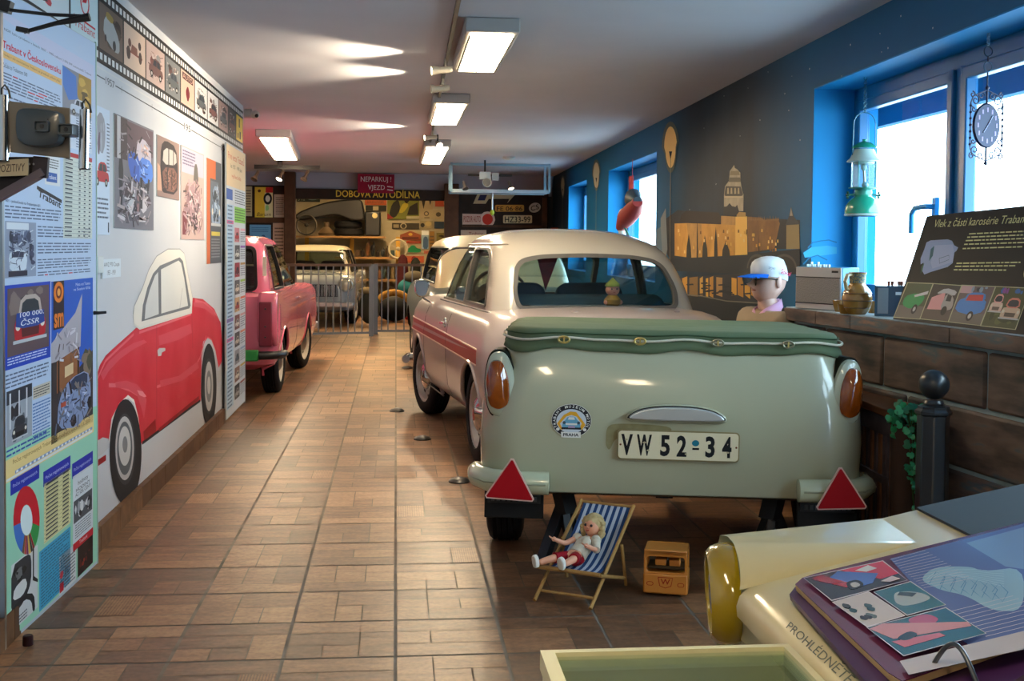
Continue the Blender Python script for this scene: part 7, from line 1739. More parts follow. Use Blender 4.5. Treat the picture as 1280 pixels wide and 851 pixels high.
b = MB(); vs = []; fs = []
for i in range(13):
    t_ = -1.15+2.3*i/12; r0_ = Vector((-.088*math.cos(t_)*1.05, .078*math.sin(t_), HZ+.148)); r1_ = Vector((-.088*math.cos(t_)-.080*max(0, math.cos(t_*1.25)), .082*math.sin(t_), HZ+.135-.006*abs(math.sin(t_)))); vs += [r0_, r1_, r1_-Vector((0, 0, .003)), r0_-Vector((0, 0, .004))]
for i in range(12):
    for j in range(4): fs.append((4*i+j, 4*i+(j+1) % 4, 4*i+4+(j+1) % 4, 4*i+4+j))
b.add(vs, fs, mat('#1668d8', .6)); b.build('cap_visor', cp_)
a = Art((0.0, -.090, HZ+.165), (1, 0, 0), (0, 0, 1)); a.text('Sokol', [(.018, -.012), (.075, -.030), (.078, -.008), (.020, .014)], mat('#c03a5a', .6), shear=.3, bold=.02); a.text('SPORT', [(-.052, .010), (-.012, .004), (-.012, .014), (-.052, .021)], mat('#3a4048', .6)); attach(a, 'cap_print', cp_)
b = MB()       # shirt collar
for s in (-1, 1):
    b.add([(-.062, s*.004, .862), (-.050, s*.05, .895), (.03, s*.062, .935), (.075, s*.01, .945), (.085, s*.012, .905), (.03, s*.082, .890), (-.055, s*.085, .842), (-.075, s*.035, .825)], [(0, 1, 6, 7), (1, 2, 5, 6), (2, 3, 4, 5)], mat('#c79ab8', .8))
cl = b.build('shirt_collar', mq); md = cl.modifiers.new('s', 'SOLIDIFY'); md.thickness = .006
b = MB(); b.bx(-.15, .13, -.15, .15, .34, .37, mat('#4a3526', .6))
stl = thing('stool', 'plain dark wooden stool under the seated mannequin', 'stool', (MX+.02, MY, 0), math.radians(-12)); b.build('seat', stl, bevel=.01)
for sx_ in (-1, 1):
    for sy_ in (-1, 1): b = MB(); b.beam((sx_*.11, sy_*.12, .345), (sx_*.13, sy_*.14, 0), .03, .03, mat('#4a3526', .6)); b.build('leg', stl)
# ---------------------------------------------------------------- bollard, radiator screen, ivy
bo = PYD(1168, 462, 3.88)
bl_ = thing('bollard', 'black octagonal bollard with a ball top in front of the stone wall', 'bollard', (bo.x, 3.88, 0))
BM = mat('#1a2024', .35, coat=.2); bt = bo.z
b = MB(); b.lathe([(.062, 0), (.058, .05), (.056, bt-.160)], BM, 8, Matrix.Rotation(math.radians(22.5), 4, 'Z')); b.build('post', bl_, bevel=.004, smooth=True, angle=20)
b = MB(); b.lathe([(.056, bt-.163), (.064, bt-.155), (.064, bt-.147), (.054, bt-.138), (.054, bt-.130), (.030, bt-.124)], BM, 8, Matrix.Rotation(math.radians(22.5), 4, 'Z')); b.build('collar', bl_, angle=20)
b = MB(); b.lathe([(.034, bt-.128), (.036, bt-.118), (.030, bt-.108)], BM, 28); b.ball((0, 0, bt-.053), .053, BM, 28, sc=(1, 1, 1)); b.build('ball_top', bl_)
# radiator screen box: left front corner seen at u~1078..1128
q0, q1 = PYD(1066, 520, 4.75), PYD(1120, 532, 4.25)
rs = thing('radiator_screen', 'brown slatted wooden radiator screen below the stone wall, behind the trailer', 'radiator cover', (0, 0, 0))
WD = mat('#94684c', .6, noise=('#6d4a34', .6), nscale=12); WDD = mat('#6a5c60', .6, noise=('#4a4044', .6), nscale=12)
zt2 = PYD(1120, 519, 4.25).z
A1 = Vector((1.99, 5.05, 0)); B1 = Vector((PYD(1120, 532, 4.25).x, 4.25, 0)); dd = (B1-A1); Lr = dd.length; dd.normalize(); nn_ = Vector((dd.y, -dd.x, 0)); nn_ = nn_ if nn_.x < 0 else -nn_
def RS(t, z, f): p = A1+dd*t+nn_*f; return Vector((p.x, p.y, z))
def rbox(b, t0, t1, z0, z1, f0, f1, m): b.add([RS(t0, z0, f0), RS(t1, z0, f0), RS(t1, z0, f1), RS(t0, z0, f1), RS(t0, z1, f0), RS(t1, z1, f0), RS(t1, z1, f1), RS(t0, z1, f1)], [(0, 3, 2, 1), (4, 5, 6, 7), (0, 1, 5, 4), (1, 2, 6, 5), (2, 3, 7, 6), (3, 0, 4, 7)], m)
b = MB(); rbox(b, 0, Lr, zt2-.02, zt2+.012, .015, -.16, mat('#7d4f34', .5)); b.build('top_board', rs, bevel=.004)
b = MB(); rbox(b, 0, .06, 0, zt2-.02, 0, -.02, WDD); rbox(b, Lr-.06, Lr, 0, zt2-.02, 0, -.02, WD); rbox(b, .06, Lr-.06, zt2-.10, zt2-.02, 0, -.02, WDD); rbox(b, 0.06, Lr-.06, 0, .07, 0, -.02, WD); rbox(b, .06, Lr-.06, zt2*.52, zt2*.52+.03, .004, -.02, WDD); b.build('screen_frame', rs, bevel=.003)
b = MB(); t = .075
while t < Lr-.08: rbox(b, t, t+.026, .07, zt2-.10, -.004, -.018, WDD if int(t*20) % 2 else WD); t += .048
b.build('slats', rs); b = MB(); rbox(b, .02, Lr-.02, .02, zt2-.03, -.05, -.06, mat('#17130f', .8)); rbox(b, Lr-.02, Lr, 0, zt2-.02, -.02, -.15, WD); b.build('back_panel', rs)
# ivy cascading beside the bollard
IVM = mat('#1f7d4c', .4, noise=('#125c38', .6), nscale=15); IVL = mat('#2f9a62', .4)
iv = thing('ivy_plant', 'trailing green ivy hanging between the radiator screen and the bollard', 'ivy', (0, 0, 0))
b = MB(); rr = random.Random(21); stem = MB()
i0 = PYD(1136, 512, 4.12); i1 = PYD(1146, 640, 4.12)
for i in range(130):
    t = rr.random()**1.7; wdt = .050*(1-t)+.016; c_ = i0.lerp(i1, t)+Vector((rr.uniform(-wdt, wdt), rr.uniform(-.04, .05), rr.uniform(-.02, .02)))
    s_ = rr.uniform(.012, .021)*(1-.45*t); pts = [(0, -1), (.7, -.75), (1, -.1), (.55, .15), (.6, .8), (0, 1.15), (-.6, .8), (-.55, .15), (-1, -.1), (-.7, -.75)]
    n_ = Vector((rr.uniform(-.8, .3), -1, rr.uniform(-.1, .9))).normalized(); M = Matrix.Translation(c_) @ n_.to_track_quat('Z', 'Y').to_matrix().to_4x4() @ Matrix.Rotation(rr.uniform(0, 6), 4, 'Z')
    vs = [M @ Vector((x*s_, y*s_, -.25*s_*abs(x))) for x, y in pts]; b.add([M @ Vector((0, 0, .1*s_))]+vs, [(0, k+1, (k+1) % 10+1) for k in range(10)], IVM if rr.random() < .6 else IVL)
b.build('leaves', iv)
for j in range(3): stem.tube([i0+Vector((.01*j, 0, .0)), i0.lerp(i1, .5)+Vector((.012*(j-1), 0, 0)), i1+Vector((.01*(j-1), 0, 0))], .002, mat('#3a5a30', .6), 6)
stem.build('stems', iv)
pb_ = Vector((i0.x+.01, i0.y+.05, 0)); pp = MB(); pp.lathe([(.04, 0), (.05, .01), (.052, i0.z-.06), (.045, i0.z-.06), (.04, .03), (.001, .02)], mat('#3a281e', .7), 20); o = pp.build('ivy_stand', iv); o.location = pb_
# hanging pot / figure in the far window
hg = thing('hanging_ornament', 'red and white bird-like ornament hanging in the second window', 'ornament', (0, 0, 0))
def H(u, v): return PX(u, v, 2.22)
b = MB(); c0 = H(782, 275); b.tube([H(776, 284), H(783, 272), H(792, 262), H(797, 252)], [.05, .09, .085, .05], mat('#a3403a', .5), 14); b.build('ornament_body', hg)
b = MB(); b.tube([H(787, 251), H(792, 247), H(797, 251)], [.05, .085, .04], mat('#3c4a50', .4), 14); b.tube([H(774, 270), H(778, 264), H(784, 262)], [.02, .03, .02], mat('#cfd4d6', .5), 10); b.build('ornament_head', hg)
b = MB(); b.tube([H(776, 285), H(778, 294), H(781, 300)], [.03, .035, .01], mat('#c9dfe4', .5), 10); b.tube([H(780, 283), H(785, 292), H(788, 300)], [.01, .012, .008], mat('#2f7f78', .5), 8); b.build('ornament_tail', hg)
b = MB(); p = H(790, 250); b.tube([p, Vector((p.x, p.y, WT-.006))], .003, mat('#c04a50', .5), 6); b.build('string', hg)
b = MB(); p = H(789, 233); b.box((p.x, p.y, p.z), (.01, .18, .20), mat('#c9505a', .7)); b.build('red_tag', hg)
# ================================================================== FAR END: workshop, fence, signs, tracks
BR = mat('#5a3c28', .6, noise=('#402a1c', .6), nscale=7); BRD = mat('#33241c', .6, noise=('#241914', .6), nscale=7)
YB = 17.45
def P8(u, v, y=YB): return PYD(u, v, y)
def board(name, u0, v0, u1, v1, y, d, m, parent=None, bevel=.0):
    p, q = P8(u0, v1, y), P8(u1, v0, y); b = MB(); b.bx(p.x, q.x, y, y+d, p.z, q.z, m); return b.build(name, parent, bevel=bevel)
# header wall above the beam
p, q = P8(300, 240), P8(690, 214); b = MB(); b.bx(-4.3, q.x, YB+.02, YB+.12, p.z, 2.62, mat('#9b9ba6', .8)); struct(b.build('wall_header', smooth=False))
# posts and beam
p = P8(365, 300); b = MB(); b.bx(P8(357, 0).x, P8(371, 0).x, YB-.16, YB-.01, 0, 2.34, BR); struct(b.build('trim_post_left', bevel=.01))
b = MB(); b.bx(P8(557, 0).x, P8(575, 0).x, YB-.16, YB-.01, 0, 2.2, BR); struct(b.build('trim_post_right', bevel=.01))
sb = thing('sign_beam', 'brown beam with yellow letters DOBOVÁ AUTODÍLNA across the workshop opening', 'sign', (0, 0, 0))
pz0, pz1 = P8(465, 250).z, P8(465, 237).z; b = MB(); b.bx(P8(371, 0).x, P8(557, 0).x, YB-.08, YB-.01, pz0, pz1, BRD); b.build('beam_board', sb, bevel=.005)
a = Art((0, YB-.081, 0), (1, 0, 0), (0, 0, 1)); a.text('DOBOVÁ AUTODÍLNA', [(420, 246), (525, 248), (525, 237), (420, 235.5)], mat('#d9b43a', .5), px=True, bold=.01); a.build('letters', sb)
ns = thing('no_parking_sign', 'crimson sign NEPARKUJ ! VJEZD fixed to the beam', 'sign', (0, 0, 0))
board('sign_plate', 447, 218, 493, 241, YB-.12, .015, mat('#8c1230', .5), ns); a = Art((0, YB-.1205, 0), (1, 0, 0), (0, 0, 1)); W8 = mat('#d9ccd0', .5)
a.text('NEPARKUJ !', [(451, 229), (489, 229), (489, 221), (451, 220.5)], W8, px=True); a.text('VJEZD', [(460, 239), (481, 239), (481, 231.5), (460, 231)], W8, px=True); a.line([(484, 233), (491, 234)], .015, W8, px=True); a.line([(484, 237), (491, 238)], .015, W8, px=True); a.build('letters', ns)
# left bay boarding with posters
struct(board('wall_bay_panelling', 300, 232, 357, 330, YB-.04, .04, BRD)); struct(board('trim_bay_rail', 300, 272, 357, 278, YB-.08, .04, BR))
for (nm, lb, c, x0, y0, x1, y1) in (('notice', 'narrow pale notice on the brown bay wall, leftmost of its posters', '#b9b08c', 306, 233, 315, 270), ('tyre_poster', 'yellow poster with a black tyre on the brown bay wall', '#d9b83c', 318.5, 234, 341, 271.5), ('notice', 'white notice on the brown bay wall between yellow poster and post', '#b5a89a', 342.5, 243, 357, 271.5), ('blue_sign', 'light blue sign on the brown bay wall under the yellow poster', '#5f98c4', 312, 281, 338.5, 305), ('notice', 'pinkish paper notice on the bay wall under the white notice', '#b4998a', 341, 278.5, 357, 326)):
    t = thing(nm, lb, 'poster' if nm != 'blue_sign' else 'sign', (0, 0, 0), group=None); board('sheet', x0, y0, x1, y1, YB-.052, .01, mat(c, .6), t)
    a = Art((0, YB-.0524, 0), (1, 0, 0), (0, 0, 1)); q = Q(a, [(x0, y1), (x1, y1), (x1, y0), (x0, y0)])
    if nm == 'tyre_poster': q.r(.6, .82, 1, 1, '#c02a24').r(.55, 0, 1, .82, '#d9cfa0').o(.72, .62, .24, .20, '#1c1a18').o(.72, .62, .13, .11, '#cfc8b8').p([(.6, .2), (.6, .4), (.75, .42), (.8, .25)], '#8fc07c', 1).t('Barum', .1, .04, .9, .16, '#5a3a1c', shear=.3).o(.25, .88, .09, .05, '#5a3a1c')
    elif nm == 'blue_sign': q.lines(.1, .6, .9, .9, 3, '#3a6a98').o(.65, .35, .1, .14, '#2f5a8a')
    else: q.lines(.15, .1, .85, .9, 9, '#5a4a44', '#a03a3a')
    a.build('print', t)
# brown door panel with plates on the right
p, q = P8(575, 300), P8(687, 246); b = MB(); b.bx(P8(575, 0).x, P8(688, 0).x, YB-.02, YB+.03, 0, P8(600, 240).z, BRD); struct(b.build('wall_plate_panel', bevel=.003))
b = MB(); b.bx(P8(580, 0).x, P8(684, 0).x, YB-.06, YB-.02, P8(600, 284).z, P8(600, 281).z, BR); b.bx(P8(680, 0).x, P8(686, 0).x, YB-.06, YB-.02, 0, P8(600, 246).z, BR); struct(b.build('trim_plate_panel'))
def plate(nm, lb, cat, pts, c, txt=None, tc_='#1c1a18', tq=None, shape=None, extra=None):
    t = thing(nm, lb, cat, (0, 0, 0)); a0 = Art((0, YB-.03, 0), (1, 0, 0), (0, 0, 1)); P = [a0.px(*p_) for p_ in pts]; b = MB(); n = len(P)
    b.add([Vector((x, YB-.022, z)) for x, z in P]+[Vector((x, YB-.034, z)) for x, z in P], [tuple(range(n)), tuple(range(n, 2*n))[::-1]]+[(i, (i+1) % n, n+(i+1) % n, n+i) for i in range(n)], mat(c, .5)); b.build('plate', t, smooth=False)
    a = Art((0, YB-.0345, 0), (1, 0, 0), (0, 0, 1))
    if extra: extra(a)
    if txt: a.text(txt, tq, mat(tc_, .5), px=True, bold=.01)
    a.build('lettering', t); return t
def rq(x0, y0, x1, y1): return [(x0, y1), (x1, y1), (x1, y0), (x0, y0)]
plate('number_plate', 'orange number plate FE 06-86 on the dark brown panel', 'number plate', round_poly(rq(619, 256, 655, 264.5), 2), '#c9923a', 'FE 06·86', '#3a2410', rq(621, 258, 653, 263.5))
plate('number_plate', 'white number plate HZ 33-99 below the orange one', 'number plate', round_poly(rq(629, 269, 665, 279), 1.5), '#cfc49a', 'HZ33-99', '#1c1a18', rq(631, 270.5, 663, 278))
plate('country_sticker', 'oval CS country sticker on the dark brown panel', 'sticker', [(668.5+7.5*math.cos(t_)*math.cos(.35)+6*math.sin(t_)*math.sin(.35), 259.5+6*math.sin(t_)*math.cos(.35)-7.5*math.cos(t_)*math.sin(.35)) for t_ in [2*PI*i/24 for i in range(24)]], '#b9b2a4', 'CS', '#1c1a18', [(664, 264), (674, 261), (673, 255), (663, 258)])
def ex(a):
    def circ(r, c): a.poly([(609.5+r*math.cos(t_), 274+r*1.05*math.sin(t_)) for t_ in [2*PI*i/24 for i in range(24)]], mat(c, .5), px=True)
    circ(9.2, '#d9b8aa'); circ(6.6, '#c4301c')
plate('warning_sign', 'white POZOR AUTO sign with a red disc on the dark brown panel', 'sign', [(578, 280.5), (578, 267), (602, 267.5), (605, 265), (609.5, 264.4), (614, 266), (618, 270), (619, 275), (617, 280), (612, 283.5), (606, 283), (602, 280.5)], '#c9a898', 'POZOR AUTO', '#8a3a34', rq(579.5, 270, 601, 277.5), extra=ex)
plate('paper_sign', 'pale strip sign under the POZOR AUTO sign', 'sign', rq(576, 287.5, 608, 297), '#b9a08c', 'Trabant', '#8a4a40', rq(586, 290, 604, 295))
plate('arrow_emblem', 'cream zigzag emblem at the top of the dark brown panel', 'emblem', [(591.5, 254.5), (597, 242), (645, 242), (634, 254), (637, 248.5), (611, 248.5), (607, 254.5)], '#b5a684', extra=lambda a: a.poly([(597, 250.5), (600, 243.5), (609, 243.5), (606, 250.5)], mat('#26264a', .5), px=True))
# ---- barrier fence in two leaves
IRN = mat('#5c6068', .4, .4); RAIL = mat('#4a352a', .5)
def fence(lb, u0, u1, y0, y1, bars, post_u, grp='barrier fence leaves'):
    t = thing('barrier_fence', lb, 'fence', (0, 0, 0), group=grp)
    def at(u): 
        p = PYD(u, 400, y0); f = (u-u0)/(u1-u0); return PYD(u, 400, y0+(y1-y0)*f)
    A_, B_ = at(u0), at(u1); zT = .985; 
    b = MB(); b.beam((A_.x, A_.y, zT), (B_.x, B_.y, zT), .055, .035, RAIL); b.build('top_rail', t)
    b = MB(); b.beam((A_.x, A_.y, .05), (B_.x, B_.y, .05), .03, .03, IRN); b.build('bottom_rail', t)
    for u in bars:
        p = at(u); b = MB(); b.beam((p.x, p.y, .05), (p.x, p.y, zT), .018, .018, IRN); b.build('bar', t)
    for u in post_u:
        p = at(u); b = MB(); b.beam((p.x, p.y, 0), (p.x, p.y, zT+.01), .06, .06, IRN); b.build('post', t)
    return t
fence('left leaf of the dark barred fence before the grey car', 340, 464, 15.6, 15.95, [343, 352, 361, 370, 379, 388.5, 398, 407.5, 416.5, 426, 435, 443.5, 452.5], [340, 464], None)
fence('right leaf of the dark barred fence before the workshop shelves', 468, 575, 16.3, 16.3, [477, 485, 495, 505, 515, 526, 536, 546, 556, 566], [469.5, 575], None)
# ---- shelves and workshop things
YS_ = 21.95
def S(u, v, y=YS_): return PYD(u, v, y)
SHW = mat('#8a6a44', .6); YW = mat('#b98f3a', .5)
su = thing('storage_shelf', 'long workshop shelving with yellow-brown uprights behind the fence', 'shelving', (0, 0, 0))
for u, v0, v1 in ((384, 296, 420), (440, 296, 420), (497.5, 296, 420)):
    b = MB(); p, q = S(u-2.5, v0), S(u+2.5, v0); b.bx(p.x, q.x, YS_-.1, YS_, 0, p.z, YW); b.build('upright', su)
for u0, u1, v in ((366, 482, 294.5), (420, 500, 320.5), (440, 500, 348), (440, 500, 376)):
    p, q = S(u0, v), S(u1, v); b = MB(); b.bx(p.x, q.x, YS_-.45, YS_+.1, p.z-.035, p.z, SHW); b.build('shelf_board', su)
z1 = S(400, 294.5).z; z2 = S(460, 320.5).z; z3 = S(460, 348).z; z4 = S(460, 376).z
DKG = mat('#14161a', .35, coat=.4)
# black wing/boot lid on the top shelf
b = MB(); a_ = Art((0, YS_-.4, 0), (1, 0, 0), (0, 0, 1)); P = [a_.px(*p_) for p_ in smooth_poly([(368, 269), (380, 262), (405, 253), (432, 249), (452, 248), (455, 262), (456, 275), (440, 276), (420, 268), (400, 272), (372, 276)], 1)]
b.prism(P, .5, DKG, Matrix(((1, 0, 0, 0), (0, 0, 1, YS_-.42), (0, 1, 0, 0), (0, 0, 0, 1)))); tag(b.build('car_wing', bevel=.03), 'big black curved car wing on the top workshop shelf', 'car wing')
b = MB(); b.bx(S(383, 0).x, S(386, 0).x, YS_-.35, YS_-.3, z1, S(400, 272).z, BLACK); 
def steer(nm, lb, u, v, r, c, y=YS_-.5, sp=3):
    p = S(u, v, y); rr_ = r*y/F; t = thing(nm, lb, 'steering wheel', p)
    b = MB(); b.tube([(rr_*math.cos(t_), 0, rr_*math.sin(t_)) for t_ in [2*PI*i/28 for i in range(28)]], .016, mat(c, .4), 8, closed=True); b.build('rim', t)
    b = MB(); b.ball((0, 0, 0), .04, mat(c, .4), 12)
    for k in range(sp): an = PI/2+2*PI*k/sp+PI; b.beam((0, 0, 0), (rr_*math.cos(an), 0, rr_*math.sin(an)), .012, .03, mat(c, .4), up=(0, 1, 0))
    b.build('spokes', t); return t
steer('steering_wheel', 'dark steering wheel at the left end of the top shelf, nearest the post', 383, 281, 12, '#2c2a26')
steer('steering_wheel', 'white steering wheel hanging at the right end of the workshop shelves', 497.5, 311, 11.5, '#a9a08c', sp=3)
def tyre_(lb, u, v, w_, h_, y=YS_-.2, zb=0):
    p = S(u, v, y); p.z = zb; r = w_/2*y/F; hh = h_*y/F; b = MB(); b.lathe([(r*.55, 0), (r*.9, 0), (r, hh*.25), (r, hh*.75), (r*.9, hh), (r*.55, hh), (r*.55, 0)], RUBBER, 28); o = b.build('tyre'); o.location = (p.x, y, p.z); return tag(o, lb, 'tyre', 'tyres stacked on the top shelf')
tyre_('lower tyre of the stack on the top workshop shelf', 436, 294, 36, 9, YS_-.1, z1+.002); tyre_('upper tyre of the stack on the top workshop shelf', 435, 284.3, 34, 8.5, YS_-.1, z1+.145)
b = MB(); p, q = S(456.5, 294), S(476, 265); b.bx(p.x, q.x, YS_-.35, YS_-.05, z1, q.z, DKG); jc = b.build('black_tank', bevel=.03, seg=3); tag(jc, 'black rectangular metal tank with a round badge on the top shelf', 'tank')
b = MB(); b.lathe([(.05, 0), (.001, .005)], mat('#b0a070', .4), 18, Matrix.Translation((S(469, 270).x, YS_-.352, S(469, 270).z)) @ Matrix.Rotation(PI/2, 4, 'X')); o = b.build('badge', jc)
b = MB(); c = S(408, 289, YS_-.3); b.lathe([(.14, 0), (.16, .05), (.10, .12), (.05, .16), (.05, .25)], mat('#5a4a38', .5), 20); o = b.build('brass_funnel'); o.location = (c.x, YS_-.3, z1); tag(o, 'dull brass funnel-shaped part left of the tyres on the top shelf', 'machine part')
rr = random.Random(31)
cols = ['#2a2320', '#4a3a2c', '#1f2226', '#6d4a30', '#7a2c22', '#8a7a5c', '#3a4a4c', '#2f3438']
def clutter(u0, u1, zz, n, hmax, lbs, y=YS_-.2, grp=None):
    for i in range(n):
        u = u0+(u1-u0)*(i+.5)/n; w2 = (u1-u0)/n*.42*y/F; h = rr.uniform(.35, 1)*hmax; x = S(u, 300, y).x; c = rr.choice(cols); b = MB(); kind = rr.randrange(3)
        if kind == 0: b.lathe([(w2*.8, 0), (w2, h*.3), (w2*.9, h*.7), (w2*.35, h*.85), (w2*.35, h)], mat(c, .5), 16)
        elif kind == 1: b.box((0, 0, h/2), (w2*1.9, w2*1.6, h), mat(c, .5))
        else: b.ball((0, 0, h*.4), h*.4, mat(c, .5), 14, sc=(w2/(h*.4), w2/(h*.4), 1)); b.tube([(0, 0, h*.5), (w2*.5, 0, h), (w2, 0, h*.6)], .015, mat(c, .4), 6)
        o = b.build('workshop_part', bevel=.006 if kind == 1 else 0); o.location = (x, y, zz); tag(o, lbs, 'car part', grp)
clutter(444, 494, z2, 8, .34, 'one of the small car parts crowded on the middle workshop shelf', grp='car parts on the middle workshop shelf')
clutter(466, 494, z3, 5, .30, 'one of the dark car parts on the lower shelf right of the fence post', grp='car parts on the lower workshop shelf')
clutter(468, 494, z4, 3, .30, 'one of the boxes and parts on the lowest workshop shelf', grp='boxes on the lowest workshop shelf')
b = MB(); p, q = S(476, 375.5), S(496, 368); b.bx(p.x, q.x, YS_-.44, YS_-.36, z4+.002, q.z, mat('#a8662c', .6)); tag(b.build('orange_tray', bevel=.01), 'orange-brown tray on the lowest workshop shelf', 'tray')
# coats, bags, crate on the floor to the right
b = MB(); p = S(503.5, 345, 20.6); b.lathe([(.03, 1.10), (.08, 1.04), (.10, .8), (.12, .35), (.10, .30)], mat('#3a1418', .9), 18, sx=1, sy=.5); o = b.build('work_coat'); o.location = (p.x, 20.6, 0); tag(o, 'dark red work coat hanging right of the workshop shelves', 'coat')
b = MB(); p = S(519.5, 345, 20.6); b.lathe([(.03, 1.05), (.08, .98), (.10, .75), (.13, .30), (.11, .25)], mat('#1e1f1c', .9), 18, sx=1, sy=.5); o = b.build('work_coat'); o.location = (p.x, 20.65, 0); tag(o, 'black work coat hanging beside the dark red coat', 'coat')
b = MB(); p, q = S(506, 416, 19.6), S(525, 396, 19.6); b.bx(p.x, q.x, 19.5, 19.9, 0, .35, mat('#8c1a1c', .6)); tag(b.build('red_crate', bevel=.03), 'red crate on the workshop floor behind the fence', 'crate')
b = MB(); p = S(514, 393, 19.7); b.ball((p.x, 19.75, .535), .22, mat('#1f5f6a', .8), sc=(1.1, .8, .8)); b.ball((p.x+.05, 19.7, .72), .16, mat('#4a443a', .8), sc=(1.2, .9, .7)); tag(b.build('cloth_bundle'), 'teal and grey cloth bundle lying on the red crate', 'cloth bundle')
b = MB(); p = S(492, 405, 18.6); b.tube([(p.x+.36*math.cos(t_), 18.6, .05+.45*math.sin(t_)) for t_ in [PI*.0+PI*i/16 for i in range(17)]], .055, mat('#b58a34', .5, noise=('#6d4a22', .5), nscale=12), 12); tag(b.build('brass_hoop'), 'yellow-brown arched hoop on the floor behind the right fence leaf', 'hoop')
b = MB(); b.ball((p.x, 19.0, .225), .29, mat('#15171c', .7), sc=(1, .8, .75)); tag(b.build('black_bag'), 'black bag under the yellow-brown hoop', 'bag')
b = MB(); p = S(462, 385, 18.2); b.ball((p.x, 18.1, .28), .17, mat('#3c382c', .8), sc=(1, .8, 1.5)); b.ball((p.x-.03, 18.08, .55), .11, mat('#8a7a54', .7), sc=(1.3, .8, .5)); tag(b.build('canvas_sack'), 'grey canvas sack on the floor beside the grey car', 'sack')
# posters on the workshop's back wall
YP = 22.18
def wp(nm, lb, x0, y0, x1, y1, c, fn=None):
    t = thing(nm, lb, 'poster', (0, 0, 0)); p, q = PYD(x0, y1, YP-.02), PYD(x1, y0, YP-.02); b = MB(); b.bx(p.x, q.x, YP-.02, YP, p.z, q.z, mat(c, .6)); b.build('sheet', t)
    a = Art((0, YP-.0206, 0), (1, 0, 0), (0, 0, 1)); qq = Q(a, [(x0, y1), (x1, y1), (x1, y0), (x0, y0)])
    if fn: fn(qq)
    else: qq.lines(.1, .2, .9, .8, 3, '#4a4038')
    a.build('print', t)
wp('racing_poster', 'green and black racing poster, largest on the workshop back wall', 484, 247.5, 524, 274, '#6d7030', lambda q: q.p([(.05, .15), (.15, .75), (.35, .95), (.42, .5), (.25, .05)], '#1c1a18', 1).p([(.5, .95), (.75, 1), (.6, .7)], '#26201c').p([(.62, .2), (.7, .6), (.95, .8), (.98, .2)], '#241e1c').p([(0, 0), (0, .3), (.2, .05)], '#8a2420').r(.6, 0, 1, .14, '#a8a084').p([(.35, .3), (.5, .8), (.7, .7), (.5, .3)], '#a89a30', 1))
wp('red_banner', 'orange-red strip poster left of the racing poster', 456, 249, 483, 256, '#b05a34'); wp('logo_strip', 'dark strip with pale roundel under the orange-red strip', 457, 257, 483, 263.5, '#2a2c28', lambda q: q.r(.35, .1, .62, .9, '#a89c7c'))
wp('emblem_strip', 'row of round emblems under the racing poster', 490, 279, 524, 286, '#3a352c', lambda q: q.o(.42, .5, .12, .55, '#a89c80').o(.42, .5, .08, .38, '#3a352c').r(.05, .2, .25, .8, '#8a7f66'))
wp('pennants', 'two dark triangular pennants at the top of the back wall', 525, 245, 541, 262, '#a89878', lambda q: q.p([(.05, 1), (.5, 1), (.28, .05)], '#2a2624').p([(.6, 1), (.98, 1), (.8, .3)], '#3a3a40'))
wp('red_badge_poster', 'red plaque poster beside the pennants, by the right post', 544, 246.5, 562, 258, '#a34a34', lambda q: q.r(.6, .2, .95, .8, '#a89c80').r(.68, .3, .85, .7, '#2a2420'))
wp('logo_sheet', 'pale sheet with three small car-maker marks', 524, 263, 556, 273, '#a5987a', lambda q: q.o(.28, .6, .1, .3, '#4a4438').o(.28, .6, .06, .18, '#a5987a').o(.75, .5, .1, .28, '#4a4438').r(.2, .05, .4, .15, '#4a4438'))
wp('blue_plate', 'dark blue rectangular plate on the back wall by the right post', 543, 277, 560, 285.5, '#26374a', lambda q: None)
wp('round_badge', 'pale panel with a small black disc and a tan dome', 525, 276, 541, 285, '#9a9070', lambda q: q.o(.2, .4, .16, .3, '#1f1e1c').o(.65, .6, .25, .35, '#b8a674'))
wp('mountain_sign', 'brown and red sign with a pointed top', 500, 289, 526, 300, '#8a4a30', lambda q: q.p([(0, 1), (.45, 1), (0, .6)], '#a39878').p([(1, 1), (.55, 1), (1, .6)], '#a39878').r(.1, .1, .9, .35, '#5a2a20').o(.5, .65, .1, .16, '#c9a040'))
wp('car_photo', 'bright photo of a blue car and mirror highlights on the back wall', 527, 288, 536, 311, '#8fa8c0', lambda q: q.r(0, .75, 1, 1, '#d9e0e4').p([(.2, 0), (.2, .55), (.5, .7), (.9, .6), (.9, .0)], '#3f5a80', 1))
wp('tan_poster', 'tan vertical strip right of the bright car photo', 537, 289, 543, 311, '#8f6d34'); wp('bird_poster', 'poster with a brown bird shape by the right post', 545.5, 291, 560, 301, '#6d6434', lambda q: q.p([(.1, .6), (.5, .8), (.95, .3), (.5, .4)], '#2c2018', 1))
wp('red_text_strip', 'thin red lettered strip above the green car sign', 508, 301, 526, 304, '#a84a34'); wp('green_car_sign', 'green sign cut like an old car on the back wall', 508.5, 306, 526.5, 316, '#a09474', lambda q: q.p([(.0, .05), (.0, .5), (.2, .65), (.3, .95), (.55, .95), (.68, .6), (.98, .5), (1, .05)], '#1c7a4c', 1))
wp('red_disc_strip', 'orange strip with a dark red disc near the fence rail', 505, 320, 530, 328, '#a8553a', lambda q: q.o(.5, .5, .13, .5, '#7a1a20')); wp('red_label', 'pink-red strip under the car photo', 530, 313.5, 546, 317, '#b0604c')
wp('coat_of_arms_card', 'pale card with a small dark crest, left of a pair', 532.5, 318, 543, 328, '#a89a78', lambda q: q.o(.5, .5, .2, .28, '#3a3428')); wp('coat_of_arms_card', 'pale card with a thin dark figure, right of a pair', 544.5, 318, 556, 328, '#a39674', lambda q: q.o(.5, .7, .12, .2, '#3a3428').r(.4, .2, .6, .6, '#3a3428'))
